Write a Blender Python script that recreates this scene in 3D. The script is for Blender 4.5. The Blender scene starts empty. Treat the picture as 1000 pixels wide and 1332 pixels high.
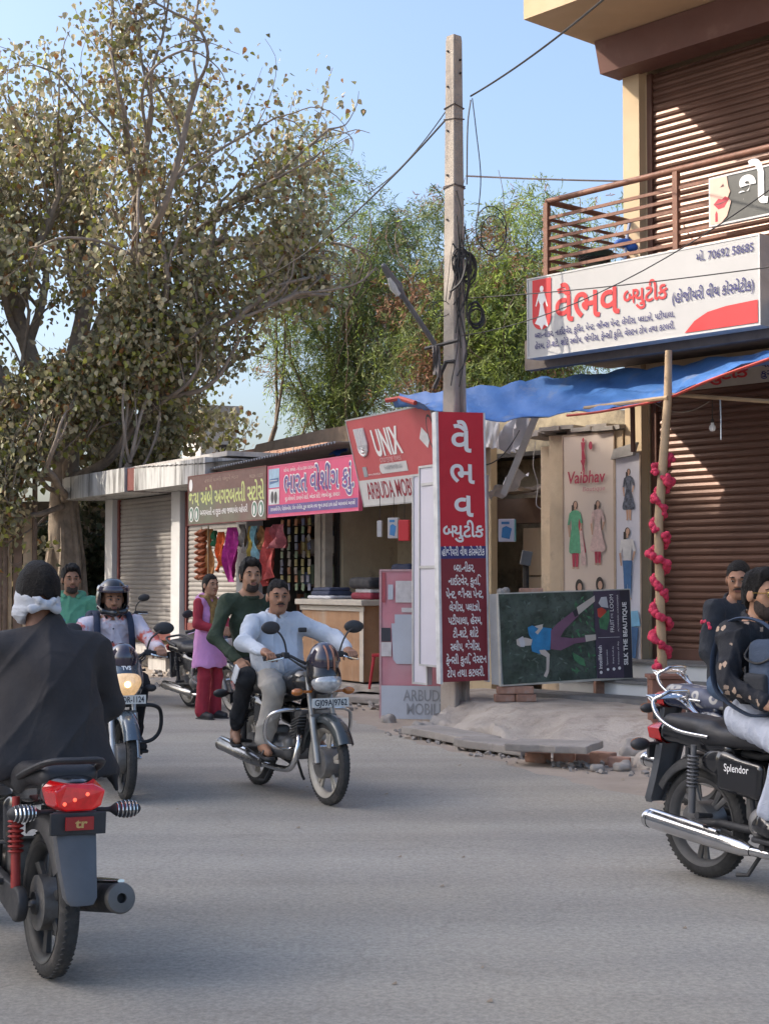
import bpy, bmesh, math, random
import numpy as np
from mathutils import Vector, Matrix
SC = bpy.context.scene
COL = SC.collection
random.seed(7); RNG = np.random.default_rng(7)
R = math.radians
# ---------------------------------------------------------------- camera, sky, sun, exposure
F, CH, PITCH = 2000.0, 1.6, math.atan(89/2000)
cd = bpy.data.cameras.new('camera'); cam = bpy.data.objects.new('camera', cd); COL.objects.link(cam)
cam.location = (0, 0, CH); cam.rotation_euler = (math.pi/2+PITCH, 0, 0)
cd.sensor_fit = 'VERTICAL'; cd.sensor_height = 24; cd.lens = F/1332*24; cd.clip_end = 3000; cd.clip_start = .1
SC.camera = cam
wd = bpy.data.worlds.new('World'); SC.world = wd; wd.use_nodes = True
SUN_EL, SUN_DIR = R(35), Vector((-.998, .05, 0))
nt = wd.node_tree; sky = nt.nodes.new('ShaderNodeTexSky'); sky.sky_type = 'NISHITA'; sky.sun_disc = False
sky.sun_elevation = SUN_EL; sky.sun_rotation = math.atan2(SUN_DIR.x, SUN_DIR.y); sky.air_density = 1.0; sky.dust_density = 5.0; sky.ozone_density = 3.0
nt.links.new(sky.outputs[0], nt.nodes['Background'].inputs[0]); nt.nodes['Background'].inputs[1].default_value = .15
ld = bpy.data.lights.new('sun', 'SUN'); ld.energy = 2.1; ld.angle = R(.6); ld.color = (1, .9, .76)
lo = bpy.data.objects.new('sun', ld); COL.objects.link(lo); lo.location = (-20, 0, 30)
ts = Vector((SUN_DIR.x*math.cos(SUN_EL), SUN_DIR.y*math.cos(SUN_EL), math.sin(SUN_EL)))
lo.rotation_euler = (-ts).to_track_quat('-Z', 'Y').to_euler()
vs = SC.view_settings; vs.view_transform = 'Standard'; vs.look = 'None'; vs.exposure = 1.24; vs.gamma = 1
SC.cycles.max_bounces = 6; SC.cycles.transparent_max_bounces = 6; SC.cycles.use_denoising = True

# ---------------------------------------------------------------- helpers
def P(u, v, d):                      # point seen at photo pixel (u,v), at distance d ahead
    x, y = (u-500)/F, (666-v)/F
    Y = math.cos(PITCH)-math.sin(PITCH)*y; Z = math.sin(PITCH)+math.cos(PITCH)*y
    return Vector((x*d/Y, d, CH+Z*d/Y))
def G(u, v, z=0.0):                  # point of the level z seen at (u,v)
    a = P(u, v, 1); k = (z-CH)/(a.z-CH); return Vector((a.x*k, k, z))

def tag(o, label=None, cat=None, group=None, kind=None):
    if label: o['label'] = label
    if cat: o['category'] = cat
    if group: o['group'] = group
    if kind: o['kind'] = kind
    return o
def thing(name, label, cat, loc=(0, 0, 0), rz=0.0, group=None, rot=None):
    o = bpy.data.objects.new(name, None); COL.objects.link(o); o.empty_display_size = .1
    o.location = loc; o.rotation_euler = rot if rot else (0, 0, rz)
    return tag(o, label, cat, group)
def copy_tree(o, parent=None):
    c = o.copy(); COL.objects.link(c)
    if parent: c.parent = parent
    for ch in list(o.children): copy_tree(ch, c)
    return c

def frame_of(t):
    t = t.normalized(); a = Vector((0, 0, 1)) if abs(t.z) < .95 else Vector((1, 0, 0))
    n = t.cross(a).normalized(); return n, t.cross(n).normalized()

class MB:
    def __init__(s): s.v = []; s.f = []; s.m = []; s.cur = 0
    def add(s, vs, fs):
        o = len(s.v); s.v += [tuple(x) for x in vs]; s.f += [tuple(i+o for i in f) for f in fs]; s.m += [s.cur]*len(fs); return s
    def mat(s, i): s.cur = i; return s
    def box(s, c, size, rot=None):
        c = Vector(c); h = [x/2 for x in size]
        vs = [Vector((sx*h[0], sy*h[1], sz*h[2])) for sx in (-1, 1) for sy in (-1, 1) for sz in (-1, 1)]
        if rot is not None: vs = [rot @ q for q in vs]
        return s.add([c+q for q in vs], [(0, 1, 3, 2), (4, 6, 7, 5), (0, 4, 5, 1), (2, 3, 7, 6), (0, 2, 6, 4), (1, 5, 7, 3)])
    def bb(s, lo, hi): return s.box([(a+b)/2 for a, b in zip(lo, hi)], [abs(b-a) for a, b in zip(lo, hi)])
    def tube(s, pts, r, n=8, cap=True, flat=1.0):
        pts = [Vector(q) for q in pts]; k = len(pts)
        rs = list(r) if hasattr(r, '__len__') else [r]*k
        N = None; vs = []; fs = []
        for i in range(k):
            t = (pts[min(i+1, k-1)]-pts[max(i-1, 0)])
            if t.length < 1e-9: t = Vector((0, 0, 1))
            t.normalize()
            if N is None: N = frame_of(t)[0]
            N = (N-t*N.dot(t))
            N = N.normalized() if N.length > 1e-6 else frame_of(t)[0]
            B = t.cross(N)
            for j in range(n):
                a = 2*math.pi*j/n; vs.append(pts[i]+N*(rs[i]*math.cos(a))+B*(rs[i]*flat*math.sin(a)))
        for i in range(k-1):
            for j in range(n):
                a, b = i*n+j, i*n+(j+1) % n; fs.append((a, b, b+n, a+n))
        if cap: fs += [tuple(range(n-1, -1, -1)), tuple(range((k-1)*n, k*n))]
        return s.add(vs, fs)
    def lathe(s, prof, c=(0, 0, 0), ax=(0, 0, 1), n=24, close=False, arc=None):   # prof: (radius, height along ax)
        c = Vector(c); ax = Vector(ax).normalized(); N, B = frame_of(ax); k = len(prof); vs = []; fs = []
        for (r, h) in prof:
            for j in range(n):
                a = 2*math.pi*j/n; vs.append(c+ax*h+(N*math.cos(a)+B*math.sin(a))*r)
        for i in range(k if close else k-1):
            for j in range(n):
                a, b = i*n+j, i*n+(j+1) % n; a2, b2 = ((i+1) % k)*n+j, ((i+1) % k)*n+(j+1) % n
                fs.append((a, b, b2, a2))
        return s.add(vs, fs)
    def prism(s, poly, o, ux, uz, th):            # polygon in plane (ux,uz) at o, thickness vector th
        o, ux, uz, th = map(Vector, (o, ux, uz, th)); n = len(poly)
        a = [o+ux*p[0]+uz*p[1] for p in poly]; b = [q+th for q in a]
        return s.add(a+b, [tuple(range(n)), tuple(range(2*n-1, n-1, -1))]+[(i, i+n, (i+1) % n+n, (i+1) % n) for i in range(n)])
    def grid(s, pts):                              # rows of points
        m = len(pts[0]); return s.add([q for r in pts for q in r], [(i*m+j, i*m+j+1, (i+1)*m+j+1, (i+1)*m+j) for i in range(len(pts)-1) for j in range(m-1)])
    def build(s, name, mat, parent=None, smooth=False, bevel=0.0, auto=None):
        me = bpy.data.meshes.new(name); me.from_pydata(s.v, [], s.f)
        for m in (mat if isinstance(mat, (list, tuple)) else [mat]): me.materials.append(m)
        if len(set(s.m)) > 1: me.polygons.foreach_set('material_index', s.m)
        bm = bmesh.new(); bm.from_mesh(me); bmesh.ops.recalc_face_normals(bm, faces=bm.faces)
        if bevel:
            es = [e for e in bm.edges if len(e.link_faces) == 2 and e.calc_face_angle(0) > .6]
            bmesh.ops.bevel(bm, geom=es, offset=bevel, segments=2, profile=.6, affect='EDGES', clamp_overlap=True)
        bm.to_mesh(me); bm.free()
        if smooth:
            me.polygons.foreach_set('use_smooth', [True]*len(me.polygons))
            me.set_sharp_from_angle(angle=R(auto or 50))
        o = bpy.data.objects.new(name, me); COL.objects.link(o)
        if parent: o.parent = parent
        return o
def mesh_np(name, verts, faces, mats, midx=None, parent=None, smooth=False):
    verts = np.asarray(verts, np.float32); faces = np.asarray(faces, np.int32); n, k = faces.shape
    me = bpy.data.meshes.new(name); me.vertices.add(len(verts)); me.vertices.foreach_set('co', verts.ravel())
    me.loops.add(n*k); me.loops.foreach_set('vertex_index', faces.ravel()); me.polygons.add(n)
    me.polygons.foreach_set('loop_start', np.arange(n, dtype=np.int32)*k)
    for m in (mats if isinstance(mats, (list, tuple)) else [mats]): me.materials.append(m)
    if midx is not None: me.polygons.foreach_set('material_index', np.asarray(midx, np.int32))
    me.update(calc_edges=True); me.validate()
    if smooth: me.polygons.foreach_set('use_smooth', [True]*len(me.polygons))
    o = bpy.data.objects.new(name, me); COL.objects.link(o)
    if parent: o.parent = parent
    return o
def curve_pts(pts, n=8):                           # catmull-rom through points
    pts = [Vector(q) for q in pts]; q = [pts[0]*2-pts[1]]+pts+[pts[-1]*2-pts[-2]]; out = []
    for i in range(1, len(q)-2):
        for j in range(n):
            t = j/n; a, b, c, d = q[i-1:i+3]
            out.append(.5*((2*b)+(c-a)*t+(2*a-5*b+4*c-d)*t*t+(3*b-a-3*c+d)*t**3))
    return out+[pts[-1]]
def sag(a, b, drop, n=14):
    a, b = Vector(a), Vector(b); return [a.lerp(b, i/n)-Vector((0, 0, drop*4*(i/n)*(1-i/n))) for i in range(n+1)]

# ---------------------------------------------------------------- materials
MATS = {}
def M(name, col, rough=.6, metal=0.0, var=.2, scale=6.0, bump=.0, bscale=60.0, dirt=None, streak=None, coat=0.0, trans=0.0, emit=None, spec=.5, tint=None):
    if name in MATS: return MATS[name]
    m = bpy.data.materials.new(name); m.use_nodes = True; t = m.node_tree; L = t.links; b = t.nodes['Principled BSDF']
    def N(k, **kw):
        x = t.nodes.new(k)
        for a, c in kw.items(): setattr(x, a, c)
        return x
    co = N('ShaderNodeTexCoord')
    def noise(sc, det=5, rg=.6, vec=None):
        x = N('ShaderNodeTexNoise'); x.inputs['Scale'].default_value = sc; x.inputs['Detail'].default_value = det; x.inputs['Roughness'].default_value = rg
        L.new(vec if vec else co.outputs['Object'], x.inputs['Vector']); return x.outputs['Fac']
    def ramp(fac, a, bb, ca=(0, 0, 0, 1), cb=(1, 1, 1, 1)):
        x = N('ShaderNodeValToRGB'); x.color_ramp.elements[0].position = a; x.color_ramp.elements[1].position = bb
        x.color_ramp.elements[0].color = ca; x.color_ramp.elements[1].color = cb; L.new(fac, x.inputs[0]); return x.outputs[0]
    def mix(fac, a, c):
        x = N('ShaderNodeMix', data_type='RGBA')
        if hasattr(fac, 'is_output'): L.new(fac, x.inputs[0])
        else: x.inputs[0].default_value = fac
        for s, i in ((a, 6), (c, 7)):
            if hasattr(s, 'is_output'): L.new(s, x.inputs[i])
            else: x.inputs[i].default_value = (*s, 1)
        return x.outputs[2]
    lo_ = tuple(c*(1-var) for c in col); hi_ = tuple(min(1, c*(1+var)) for c in col)
    c = mix(ramp(noise(scale), .3, .7), lo_, hi_)
    if tint: c = mix(ramp(noise(scale*.35, 3), .45, .65), c, tint)
    if streak:                                     # rain streaks / dirt running down
        mp = N('ShaderNodeMapping'); mp.inputs['Scale'].default_value = (1, 1, .08); L.new(co.outputs['Object'], mp.inputs[0])
        c = mix(ramp(noise(streak[2], 6, .7, mp.outputs[0]), 1-streak[1], 1-streak[1]+.22), c, streak[0])
    if dirt: c = mix(ramp(noise(dirt[2], 8, .7), 1-dirt[1], 1-dirt[1]+.2), c, dirt[0])
    L.new(c, b.inputs['Base Color'])
    rr = ramp(noise(scale*2.3, 4), .25, .75, (max(.02, rough*.8),)*3+(1,), (min(1, rough*1.2),)*3+(1,)); L.new(rr, b.inputs['Roughness'])
    b.inputs['Metallic'].default_value = metal; b.inputs['Specular IOR Level'].default_value = spec
    if coat: b.inputs['Coat Weight'].default_value = coat; b.inputs['Coat Roughness'].default_value = .08
    if trans: b.inputs['Transmission Weight'].default_value = trans
    if emit: b.inputs['Emission Color'].default_value = (*emit[0], 1); b.inputs['Emission Strength'].default_value = emit[1]
    if bump:
        x = N('ShaderNodeBump'); x.inputs['Strength'].default_value = bump; x.inputs['Distance'].default_value = .02
        L.new(noise(bscale, 6, .65), x.inputs['Height']); L.new(x.outputs[0], b.inputs['Normal'])
    m['_c'] = 0; MATS[name] = m; return m
def nodes_of(m): t = m.node_tree; return t, t.links, t.nodes['Principled BSDF']

# ---------------------------------------------------------------- lettering (text turned into mesh; '~' after a consonant = its half form)
def run_mesh(s, bold):
    c = bpy.data.curves.new('tmp', 'FONT'); c.body = s; c.offset = bold; c.resolution_u = 3
    o = bpy.data.objects.new('tmp', c); COL.objects.link(o); dg = bpy.context.evaluated_depsgraph_get()
    me = bpy.data.meshes.new_from_object(o.evaluated_get(dg)); v = np.zeros(len(me.vertices)*3, np.float32); me.vertices.foreach_get('co', v)
    v = v.reshape(-1, 3); f = [tuple(p.vertices) for p in me.polygons]
    bpy.data.objects.remove(o); bpy.data.curves.remove(c); bpy.data.meshes.remove(me); return v, f
_RC = {}
def text2d(s, bold=.0):
    key = (s, bold)
    if key in _RC: return _RC[key]
    V = []; Fs = []; x = 0.0; parts = s.split('~')
    for i, part in enumerate(parts):
        v, f = run_mesh(part, bold); vb, _ = run_mesh(part+'|', bold); v0, _ = run_mesh('|', bold)
        adv = vb[:, 0].max()-v0[:, 0].max() if len(vb) else 0
        if i < len(parts)-1 and len(v):            # clip the stem off the last consonant
            xc = v[:, 0].max()-.115
            bm = bmesh.new(); bv = [bm.verts.new(q) for q in v]
            for q in f:
                try: bm.faces.new([bv[j] for j in q])
                except ValueError: pass
            bmesh.ops.bisect_plane(bm, geom=bm.verts[:]+bm.edges[:]+bm.faces[:], plane_co=(xc, 0, 0), plane_no=(1, 0, 0), clear_outer=True)
            bm.verts.index_update(); v = np.array([q.co for q in bm.verts], np.float32).reshape(-1, 3); f = [tuple(w.index for w in q.verts) for q in bm.faces]; bm.free()
            adv = xc+.0
            # a tiny overlap so the half form touches the next letter
            adv -= .03
        if len(v):
            o = len(V); V += [(q[0]+x, q[1]) for q in v]; Fs += [tuple(j+o for j in q) for q in f]
        x += adv
    V = np.array(V, np.float32).reshape(-1, 2); _RC[key] = (V, Fs); return V, Fs
def lettering(parent, s, x0, x1, z, h, mat, y=-.004, bold=.0, align='fit', rot=0, name='lettering', shear=0.0):
    """letters of text s on plane y of parent's frame, from x0 to x1, base line z, letter height h"""
    V, Fs = text2d(s, bold)
    if not len(V): return None
    V = V.copy(); w = V[:, 0].max()-V[:, 0].min(); V[:, 0] -= V[:, 0].min(); V[:, 1] *= h/.62
    sx = (x1-x0)/w; V[:, 0] = V[:, 0]*sx+shear*V[:, 1]
    if rot == 90: pts = [(z-q[1], y, x0+q[0]) for q in V]      # reads upwards: x0,x1 are then heights and z the base x
    else: pts = [(x0+q[0], y, z+q[1]) for q in V]
    b = MB(); b.add(pts, Fs)
    me = bpy.data.meshes.new(name); me.from_pydata(b.v, [], b.f); me.materials.append(mat)
    o = bpy.data.objects.new(name, me); COL.objects.link(o); o.parent = parent; return o
def poly(parent, name, pts, mat, y=-.003, lift=None):
    b = MB(); b.add([(q[0], y, q[1]) for q in pts], [tuple(range(len(pts)))])
    me = bpy.data.meshes.new(name); me.from_pydata(b.v, [], b.f); me.materials.append(mat)
    o = bpy.data.objects.new(name, me); COL.objects.link(o); o.parent = parent; return o
def multi(parent, name, polys, mats, y=-.003):      # several flat shapes (pts, matindex) in one printed part, each a hair above the last
    b = MB()
    for i, (pts, k) in enumerate(polys):
        b.mat(k); b.add([(q[0], y-.0006*i, q[1]) for q in pts], [tuple(range(len(pts)))])
    return b.build(name, mats, parent)
def rect(x0, z0, x1, z1): return [(x0, z0), (x1, z0), (x1, z1), (x0, z1)]
def oval(cx, cz, rx, rz, n=20, a0=0, a1=360): return [(cx+rx*math.cos(R(a0+(a1-a0)*i/n)), cz+rz*math.sin(R(a0+(a1-a0)*i/n))) for i in range(n+(0 if a1-a0 == 360 else 1))]
def limb2(a, b, ra, rb):                            # tapered 2-D stroke
    a, b = Vector(a), Vector(b); t = (b-a).normalized(); n = Vector((-t.y, t.x)); return [tuple(a+n*ra), tuple(a-n*ra), tuple(b-n*rb), tuple(b+n*rb)]
# ---------------------------------------------------------------- smooth solid modelling on a voxel field (bodies, clothes, tanks, seats)
def V3(*a): return np.array(a if len(a) > 1 else a[0], np.float64)
def rotm(fwd, up=(0, 0, 1)):
    f = V3(fwd); f = f/np.linalg.norm(f); u = V3(up); l = np.cross(u, f); l /= np.linalg.norm(l); return np.stack([f, l, np.cross(f, l)], 1)
class SDF:
    def __init__(s, h=.008): s.h = h; s.ops = []; s.wr = None; s.off = 0.0
    def _p(s, kind, prm, lo, hi, k, op): s.ops.append((kind, prm, np.minimum(lo, hi), np.maximum(lo, hi), k, op)); return s
    def cap(s, a, b, ra, rb=None, k=.02, op='u'):
        a, b = V3(a), V3(b); rb = ra if rb is None else rb; r = max(ra, rb)
        return s._p('cap', (a, b, ra, rb), np.minimum(a, b)-r, np.maximum(a, b)+r, k, op)
    def chain(s, pts, rs, k=.015, op='u'):
        for i in range(len(pts)-1): s.cap(pts[i], pts[i+1], rs[i], rs[i+1], k, op)
        return s
    def ell(s, c, r, rot=None, k=.02, op='u'):
        c, r = V3(c), V3(r); m = r.max(); return s._p('ell', (c, r, rot), c-m, c+m, k, op)
    def rbox(s, c, half, r=.01, rot=None, k=.01, op='u'):
        c, hf = V3(c), V3(half); m = np.linalg.norm(hf)+r if rot is not None else hf+r; return s._p('box', (c, hf, r, rot), c-m, c+m, k, op)
    def cut(s, fn, k=.008): return s._p('cut', fn, V3(9, 9, 9), V3(-9, -9, -9), k, 'c')
    def wrinkle(s, amp, freq, seed=1, stretch=(1, 1, 1)): s.wr = (amp, freq, seed, stretch); return s
    def field(s):
        us = [o for o in s.ops if o[5] == 'u']; pad = .03+s.h*2
        lo = np.min([o[2] for o in us], 0)-pad; hi = np.max([o[3] for o in us], 0)+pad
        n = np.ceil((hi-lo)/s.h).astype(int)+1; ax = [lo[i]+s.h*np.arange(n[i]) for i in range(3)]
        D = np.full(n, .5, np.float32)
        for kind, prm, l, u, k, op in s.ops:
            if op == 'c': i0, i1 = np.zeros(3, int), n
            else:
                e = k+s.h*3; i0 = np.maximum(0, np.floor((l-e-lo)/s.h).astype(int)); i1 = np.minimum(n, np.ceil((u+e-lo)/s.h).astype(int)+1)
            if (i1 <= i0).any(): continue
            sl = tuple(slice(a, b) for a, b in zip(i0, i1))
            X = ax[0][sl[0]][:, None, None]; Y = ax[1][sl[1]][None, :, None]; Z = ax[2][sl[2]][None, None, :]
            if kind == 'cut':
                d = prm(X, Y, Z)+0*X+0*Y+0*Z; D[sl] = np.maximum(D[sl], d.astype(np.float32)); continue
            if kind == 'cap':
                a, b, ra, rb = prm; ab = b-a; L2 = max(ab@ab, 1e-9)
                t = np.clip(((X-a[0])*ab[0]+(Y-a[1])*ab[1]+(Z-a[2])*ab[2])/L2, 0, 1)
                d = np.sqrt((X-a[0]-t*ab[0])**2+(Y-a[1]-t*ab[1])**2+(Z-a[2]-t*ab[2])**2)-(ra+t*(rb-ra))
            else:
                c = prm[0]; rot = prm[-1]; x, y, z = X-c[0], Y-c[1], Z-c[2]
                if rot is not None: x, y, z = [x*rot[0, i]+y*rot[1, i]+z*rot[2, i] for i in range(3)]
                if kind == 'ell':
                    r = prm[1]; k0 = np.sqrt((x/r[0])**2+(y/r[1])**2+(z/r[2])**2); k1 = np.sqrt((x/r[0]**2)**2+(y/r[1]**2)**2+(z/r[2]**2)**2)
                    d = k0*(k0-1)/np.maximum(k1, 1e-6)
                else:
                    hf, r = prm[1], prm[2]; q = [np.abs(w)-(hf[i]-r) for i, w in enumerate((x, y, z))]
                    d = np.sqrt(sum(np.maximum(w, 0)**2 for w in q))+np.minimum(np.maximum(np.maximum(q[0], q[1]), q[2]), 0)-r
            A = D[sl]; d = d.astype(np.float32)
            if op == 'u': h = np.maximum(k-np.abs(A-d), 0)/k; D[sl] = np.minimum(A, d)-h*h*k*.25
            elif op == 's': h = np.maximum(k-np.abs(A+d), 0)/k; D[sl] = np.maximum(A, -d)+h*h*k*.25
            elif op == 'i': pass
        if s.wr:
            amp, fr, seed, st = s.wr; rg = np.random.default_rng(seed); X = ax[0][:, None, None]*st[0]; Y = ax[1][None, :, None]*st[1]; Z = ax[2][None, None, :]*st[2]
            W = np.zeros_like(D)
            for i in range(6):
                kx = rg.normal(size=3); kx /= np.linalg.norm(kx); ff = fr*(.6+1.2*rg.random()); ph = rg.random()*6.28
                w2 = .9*np.sin((X*kx[1]-Y*kx[0]+Z*.3)*ff*.35+ph*2); u_ = X*kx[0]+Y*kx[1]+Z*kx[2]
                mask = .5+.5*np.sin((X*kx[2]+Y*kx[0]-Z*kx[1])*ff*.22+ph*3)
                W -= (((1-np.abs(np.sin(u_*ff*.5+ph+w2)))**2.5-.28)*mask).astype(np.float32)
            D = D+amp*.55*W
        D -= s.off
        return D, lo
    def mesh(s):
        D, lo = s.field(); ins = D < 0; n = np.array(D.shape)
        c = ins[:-1, :-1, :-1].astype(np.int8)
        for dx in (0, 1):
            for dy in (0, 1):
                for dz in (0, 1):
                    if dx+dy+dz: c = c+ins[dx:n[0]-1+dx, dy:n[1]-1+dy, dz:n[2]-1+dz]
        idx = np.argwhere((c > 0) & (c < 8)); ID = np.full(n-1, -1, np.int32); ID[tuple(idx.T)] = np.arange(len(idx))
        acc = np.zeros((len(idx), 3)); cnt = np.zeros(len(idx))
        corners = [(a, b, d) for a in (0, 1) for b in (0, 1) for d in (0, 1)]
        val = {q: D[idx[:, 0]+q[0], idx[:, 1]+q[1], idx[:, 2]+q[2]] for q in corners}
        for q in corners:
            for a in range(3):
                if q[a] == 0:
                    p = list(q); p[a] = 1; p = tuple(p); va, vb = val[q], val[p]; m = (va < 0) != (vb < 0)
                    t = np.where(m, va/np.where(va-vb == 0, 1, va-vb), 0); pt = np.repeat(np.array([q], float), len(idx), 0); pt[:, a] = t
                    acc += pt*m[:, None]; cnt += m
        verts = (idx+acc/np.maximum(cnt, 1)[:, None])*s.h+lo
        faces = []
        for a in range(3):
            b, d = (a+1) % 3, (a+2) % 3
            sA = [slice(0, -1)]*3; sB = [slice(0, -1)]*3
            A = np.take(ins, range(n[a]-1), axis=a); B = np.take(ins, range(1, n[a]), axis=a)
            e = np.argwhere(A != B); e = e[(e[:, b] > 0) & (e[:, d] > 0) & (e[:, b] < n[b]-1) & (e[:, d] < n[d]-1)]
            flip = A[tuple(e.T)]
            def cid(db, dd):
                w = e.copy(); w[:, b] += db; w[:, d] += dd; return ID[tuple(w.T)]
            f = np.stack([cid(-1, -1), cid(0, -1), cid(0, 0), cid(-1, 0)], 1); f[~flip] = f[~flip][:, ::-1]; faces.append(f)
        f = np.concatenate(faces); f = f[(f >= 0).all(1)]
        return verts, f
    def build(s, name, mat, parent=None):
        v, f = s.mesh(); return mesh_np(name, v, f, mat, None, parent, True)
# ---------------------------------------------------------------- the setting: ground, road, slabs
CREAM = M('cream_plaster', (.55, .42, .27), .85, var=.10, scale=1.3, bump=.12, bscale=25, streak=((.32, .24, .17), .34, 2.2))
OLDPL = M('old_plaster', (.50, .40, .28), .9, var=.16, scale=2, bump=.3, bscale=18, dirt=((.20, .17, .14), .45, 2.0), streak=((.16, .13, .11), .45, 3))
STAIN = M('stained_wall', (.40, .33, .22), .9, var=.25, scale=3, bump=.3, bscale=20, dirt=((.07, .06, .05), .54, 1.7))
CONC = M('weathered_concrete', (.40, .38, .36), .9, var=.15, scale=3, bump=.25, bscale=30, streak=((.07, .065, .06), .47, 5))
SLAB = M('stone_slab', (.30, .27, .24), .9, var=.2, scale=4, bump=.5, bscale=22, dirt=((.19, .15, .12), .4, 3))
BRICK = M('brick', (.36, .20, .14), .9, var=.25, scale=7, bump=.4, bscale=40, dirt=((.34, .30, .27), .45, 6))
WHITEP = M('white_paint', (.62, .62, .60), .7, var=.06, scale=2, bump=.08, streak=((.35, .33, .30), .33, 4))
BROWNM = M('brown_metal', (.115, .052, .036), .5, var=.2, scale=3, bump=.05, dirt=((.22, .16, .12), .3, 5))
RUST = M('rusty_rail', (.20, .085, .05), .6, var=.25, scale=10, bump=.1, dirt=((.30, .19, .13), .35, 14))
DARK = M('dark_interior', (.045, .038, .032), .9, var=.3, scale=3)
DIRTM = M('dusty_ground', (.33, .27, .215), .95, var=.2, scale=1.5, bump=.6, bscale=14, dirt=((.22, .185, .15), .45, 3))
MUD = M('packed_concrete_mound', (.36, .315, .27), .95, var=.2, scale=3, bump=.9, bscale=26, dirt=((.20, .165, .135), .47, 3.2), tint=(.42, .37, .32))
def asphalt():
    m = M('asphalt', (.335, .310, .268), .8, var=.10, scale=.7, tint=(.37, .335, .275)); t, L, b = nodes_of(m)
    co = t.nodes.new('ShaderNodeTexCoord'); src = b.inputs['Base Color'].links[0].from_socket
    v = t.nodes.new('ShaderNodeTexVoronoi'); v.inputs['Scale'].default_value = 95; L.new(co.outputs['Object'], v.inputs['Vector'])
    n2 = t.nodes.new('ShaderNodeTexNoise'); n2.inputs['Scale'].default_value = 38; n2.inputs['Detail'].default_value = 8; n2.inputs['Roughness'].default_value = .85; L.new(co.outputs['Object'], n2.inputs['Vector'])
    r = t.nodes.new('ShaderNodeValToRGB'); r.color_ramp.elements[0].position = .36; r.color_ramp.elements[1].position = .66; r.color_ramp.elements[0].color = (.62, .62, .625, 1); r.color_ramp.elements[1].color = (1.26, 1.25, 1.235, 1); L.new(n2.outputs['Fac'], r.inputs[0])
    mx = t.nodes.new('ShaderNodeMix'); mx.data_type = 'RGBA'; mx.blend_type = 'MULTIPLY'; mx.inputs[0].default_value = 1; L.new(src, mx.inputs[6]); L.new(r.outputs[0], mx.inputs[7])
    # tan dust drifted on to the tarmac, in streaks along the street
    mp = t.nodes.new('ShaderNodeMapping'); mp.inputs['Rotation'].default_value = (0, 0, R(-58)); mp.inputs['Scale'].default_value = (.5, 2.2, 1); L.new(co.outputs['Object'], mp.inputs[0])
    n3 = t.nodes.new('ShaderNodeTexNoise'); n3.inputs['Scale'].default_value = .8; n3.inputs['Detail'].default_value = 9; n3.inputs['Roughness'].default_value = .72; L.new(mp.outputs[0], n3.inputs['Vector'])
    r3 = t.nodes.new('ShaderNodeValToRGB'); r3.color_ramp.elements[0].position = .56; r3.color_ramp.elements[1].position = .78; r3.color_ramp.elements[1].color = (.55, .55, .55, 1); L.new(n3.outputs['Fac'], r3.inputs[0])
    m3 = t.nodes.new('ShaderNodeMix'); m3.data_type = 'RGBA'; L.new(r3.outputs[0], m3.inputs[0]); L.new(mx.outputs[2], m3.inputs[6]); m3.inputs[7].default_value = (.36, .31, .255, 1)
    L.new(m3.outputs[2], b.inputs['Base Color'])
    # worn wheel tracks, old patches and fine cracks of the surfacing itself
    mp2 = t.nodes.new('ShaderNodeMapping'); mp2.inputs['Rotation'].default_value = (0, 0, R(-57)); mp2.inputs['Scale'].default_value = (.045, .75, 1); L.new(co.outputs['Object'], mp2.inputs[0])
    n4 = t.nodes.new('ShaderNodeTexNoise'); n4.inputs['Scale'].default_value = 1.6; n4.inputs['Detail'].default_value = 5; L.new(mp2.outputs[0], n4.inputs['Vector'])
    r4 = t.nodes.new('ShaderNodeValToRGB'); r4.color_ramp.elements[0].position = .36; r4.color_ramp.elements[1].position = .64; r4.color_ramp.elements[0].color = (.83, .83, .83, 1); r4.color_ramp.elements[1].color = (1.1, 1.1, 1.09, 1); L.new(n4.outputs['Fac'], r4.inputs[0])
    m4 = t.nodes.new('ShaderNodeMix'); m4.data_type = 'RGBA'; m4.blend_type = 'MULTIPLY'; m4.inputs[0].default_value = 1; L.new(m3.outputs[2], m4.inputs[6]); L.new(r4.outputs[0], m4.inputs[7])
    nd = t.nodes.new('ShaderNodeTexNoise'); nd.inputs['Scale'].default_value = 1.3; nd.inputs['Detail'].default_value = 6; L.new(co.outputs['Object'], nd.inputs['Vector']); va = t.nodes.new('ShaderNodeVectorMath'); va.operation = 'MULTIPLY_ADD'; va.inputs[1].default_value = (.9, .9, .9); L.new(nd.outputs['Color'], va.inputs[0]); L.new(co.outputs['Object'], va.inputs[2])
    vc = t.nodes.new('ShaderNodeTexVoronoi'); vc.feature = 'DISTANCE_TO_EDGE'; vc.inputs['Scale'].default_value = .42; L.new(va.outputs[0], vc.inputs['Vector'])
    r5 = t.nodes.new('ShaderNodeValToRGB'); r5.color_ramp.elements[0].position = .0; r5.color_ramp.elements[1].position = .007; r5.color_ramp.elements[0].color = (.62, .60, .58, 1); L.new(vc.outputs['Distance'], r5.inputs[0])
    m5 = t.nodes.new('ShaderNodeMix'); m5.data_type = 'RGBA'; m5.blend_type = 'MULTIPLY'; m5.inputs[0].default_value = .28; L.new(m4.outputs[2], m5.inputs[6]); L.new(r5.outputs[0], m5.inputs[7])
    L.new(m5.outputs[2], b.inputs['Base Color'])
    bp = t.nodes.new('ShaderNodeBump'); bp.inputs['Strength'].default_value = .4; bp.inputs['Distance'].default_value = .012; L.new(n2.outputs['Fac'], bp.inputs['Height'])
    L.new(bp.outputs[0], b.inputs['Normal']); return m
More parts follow.
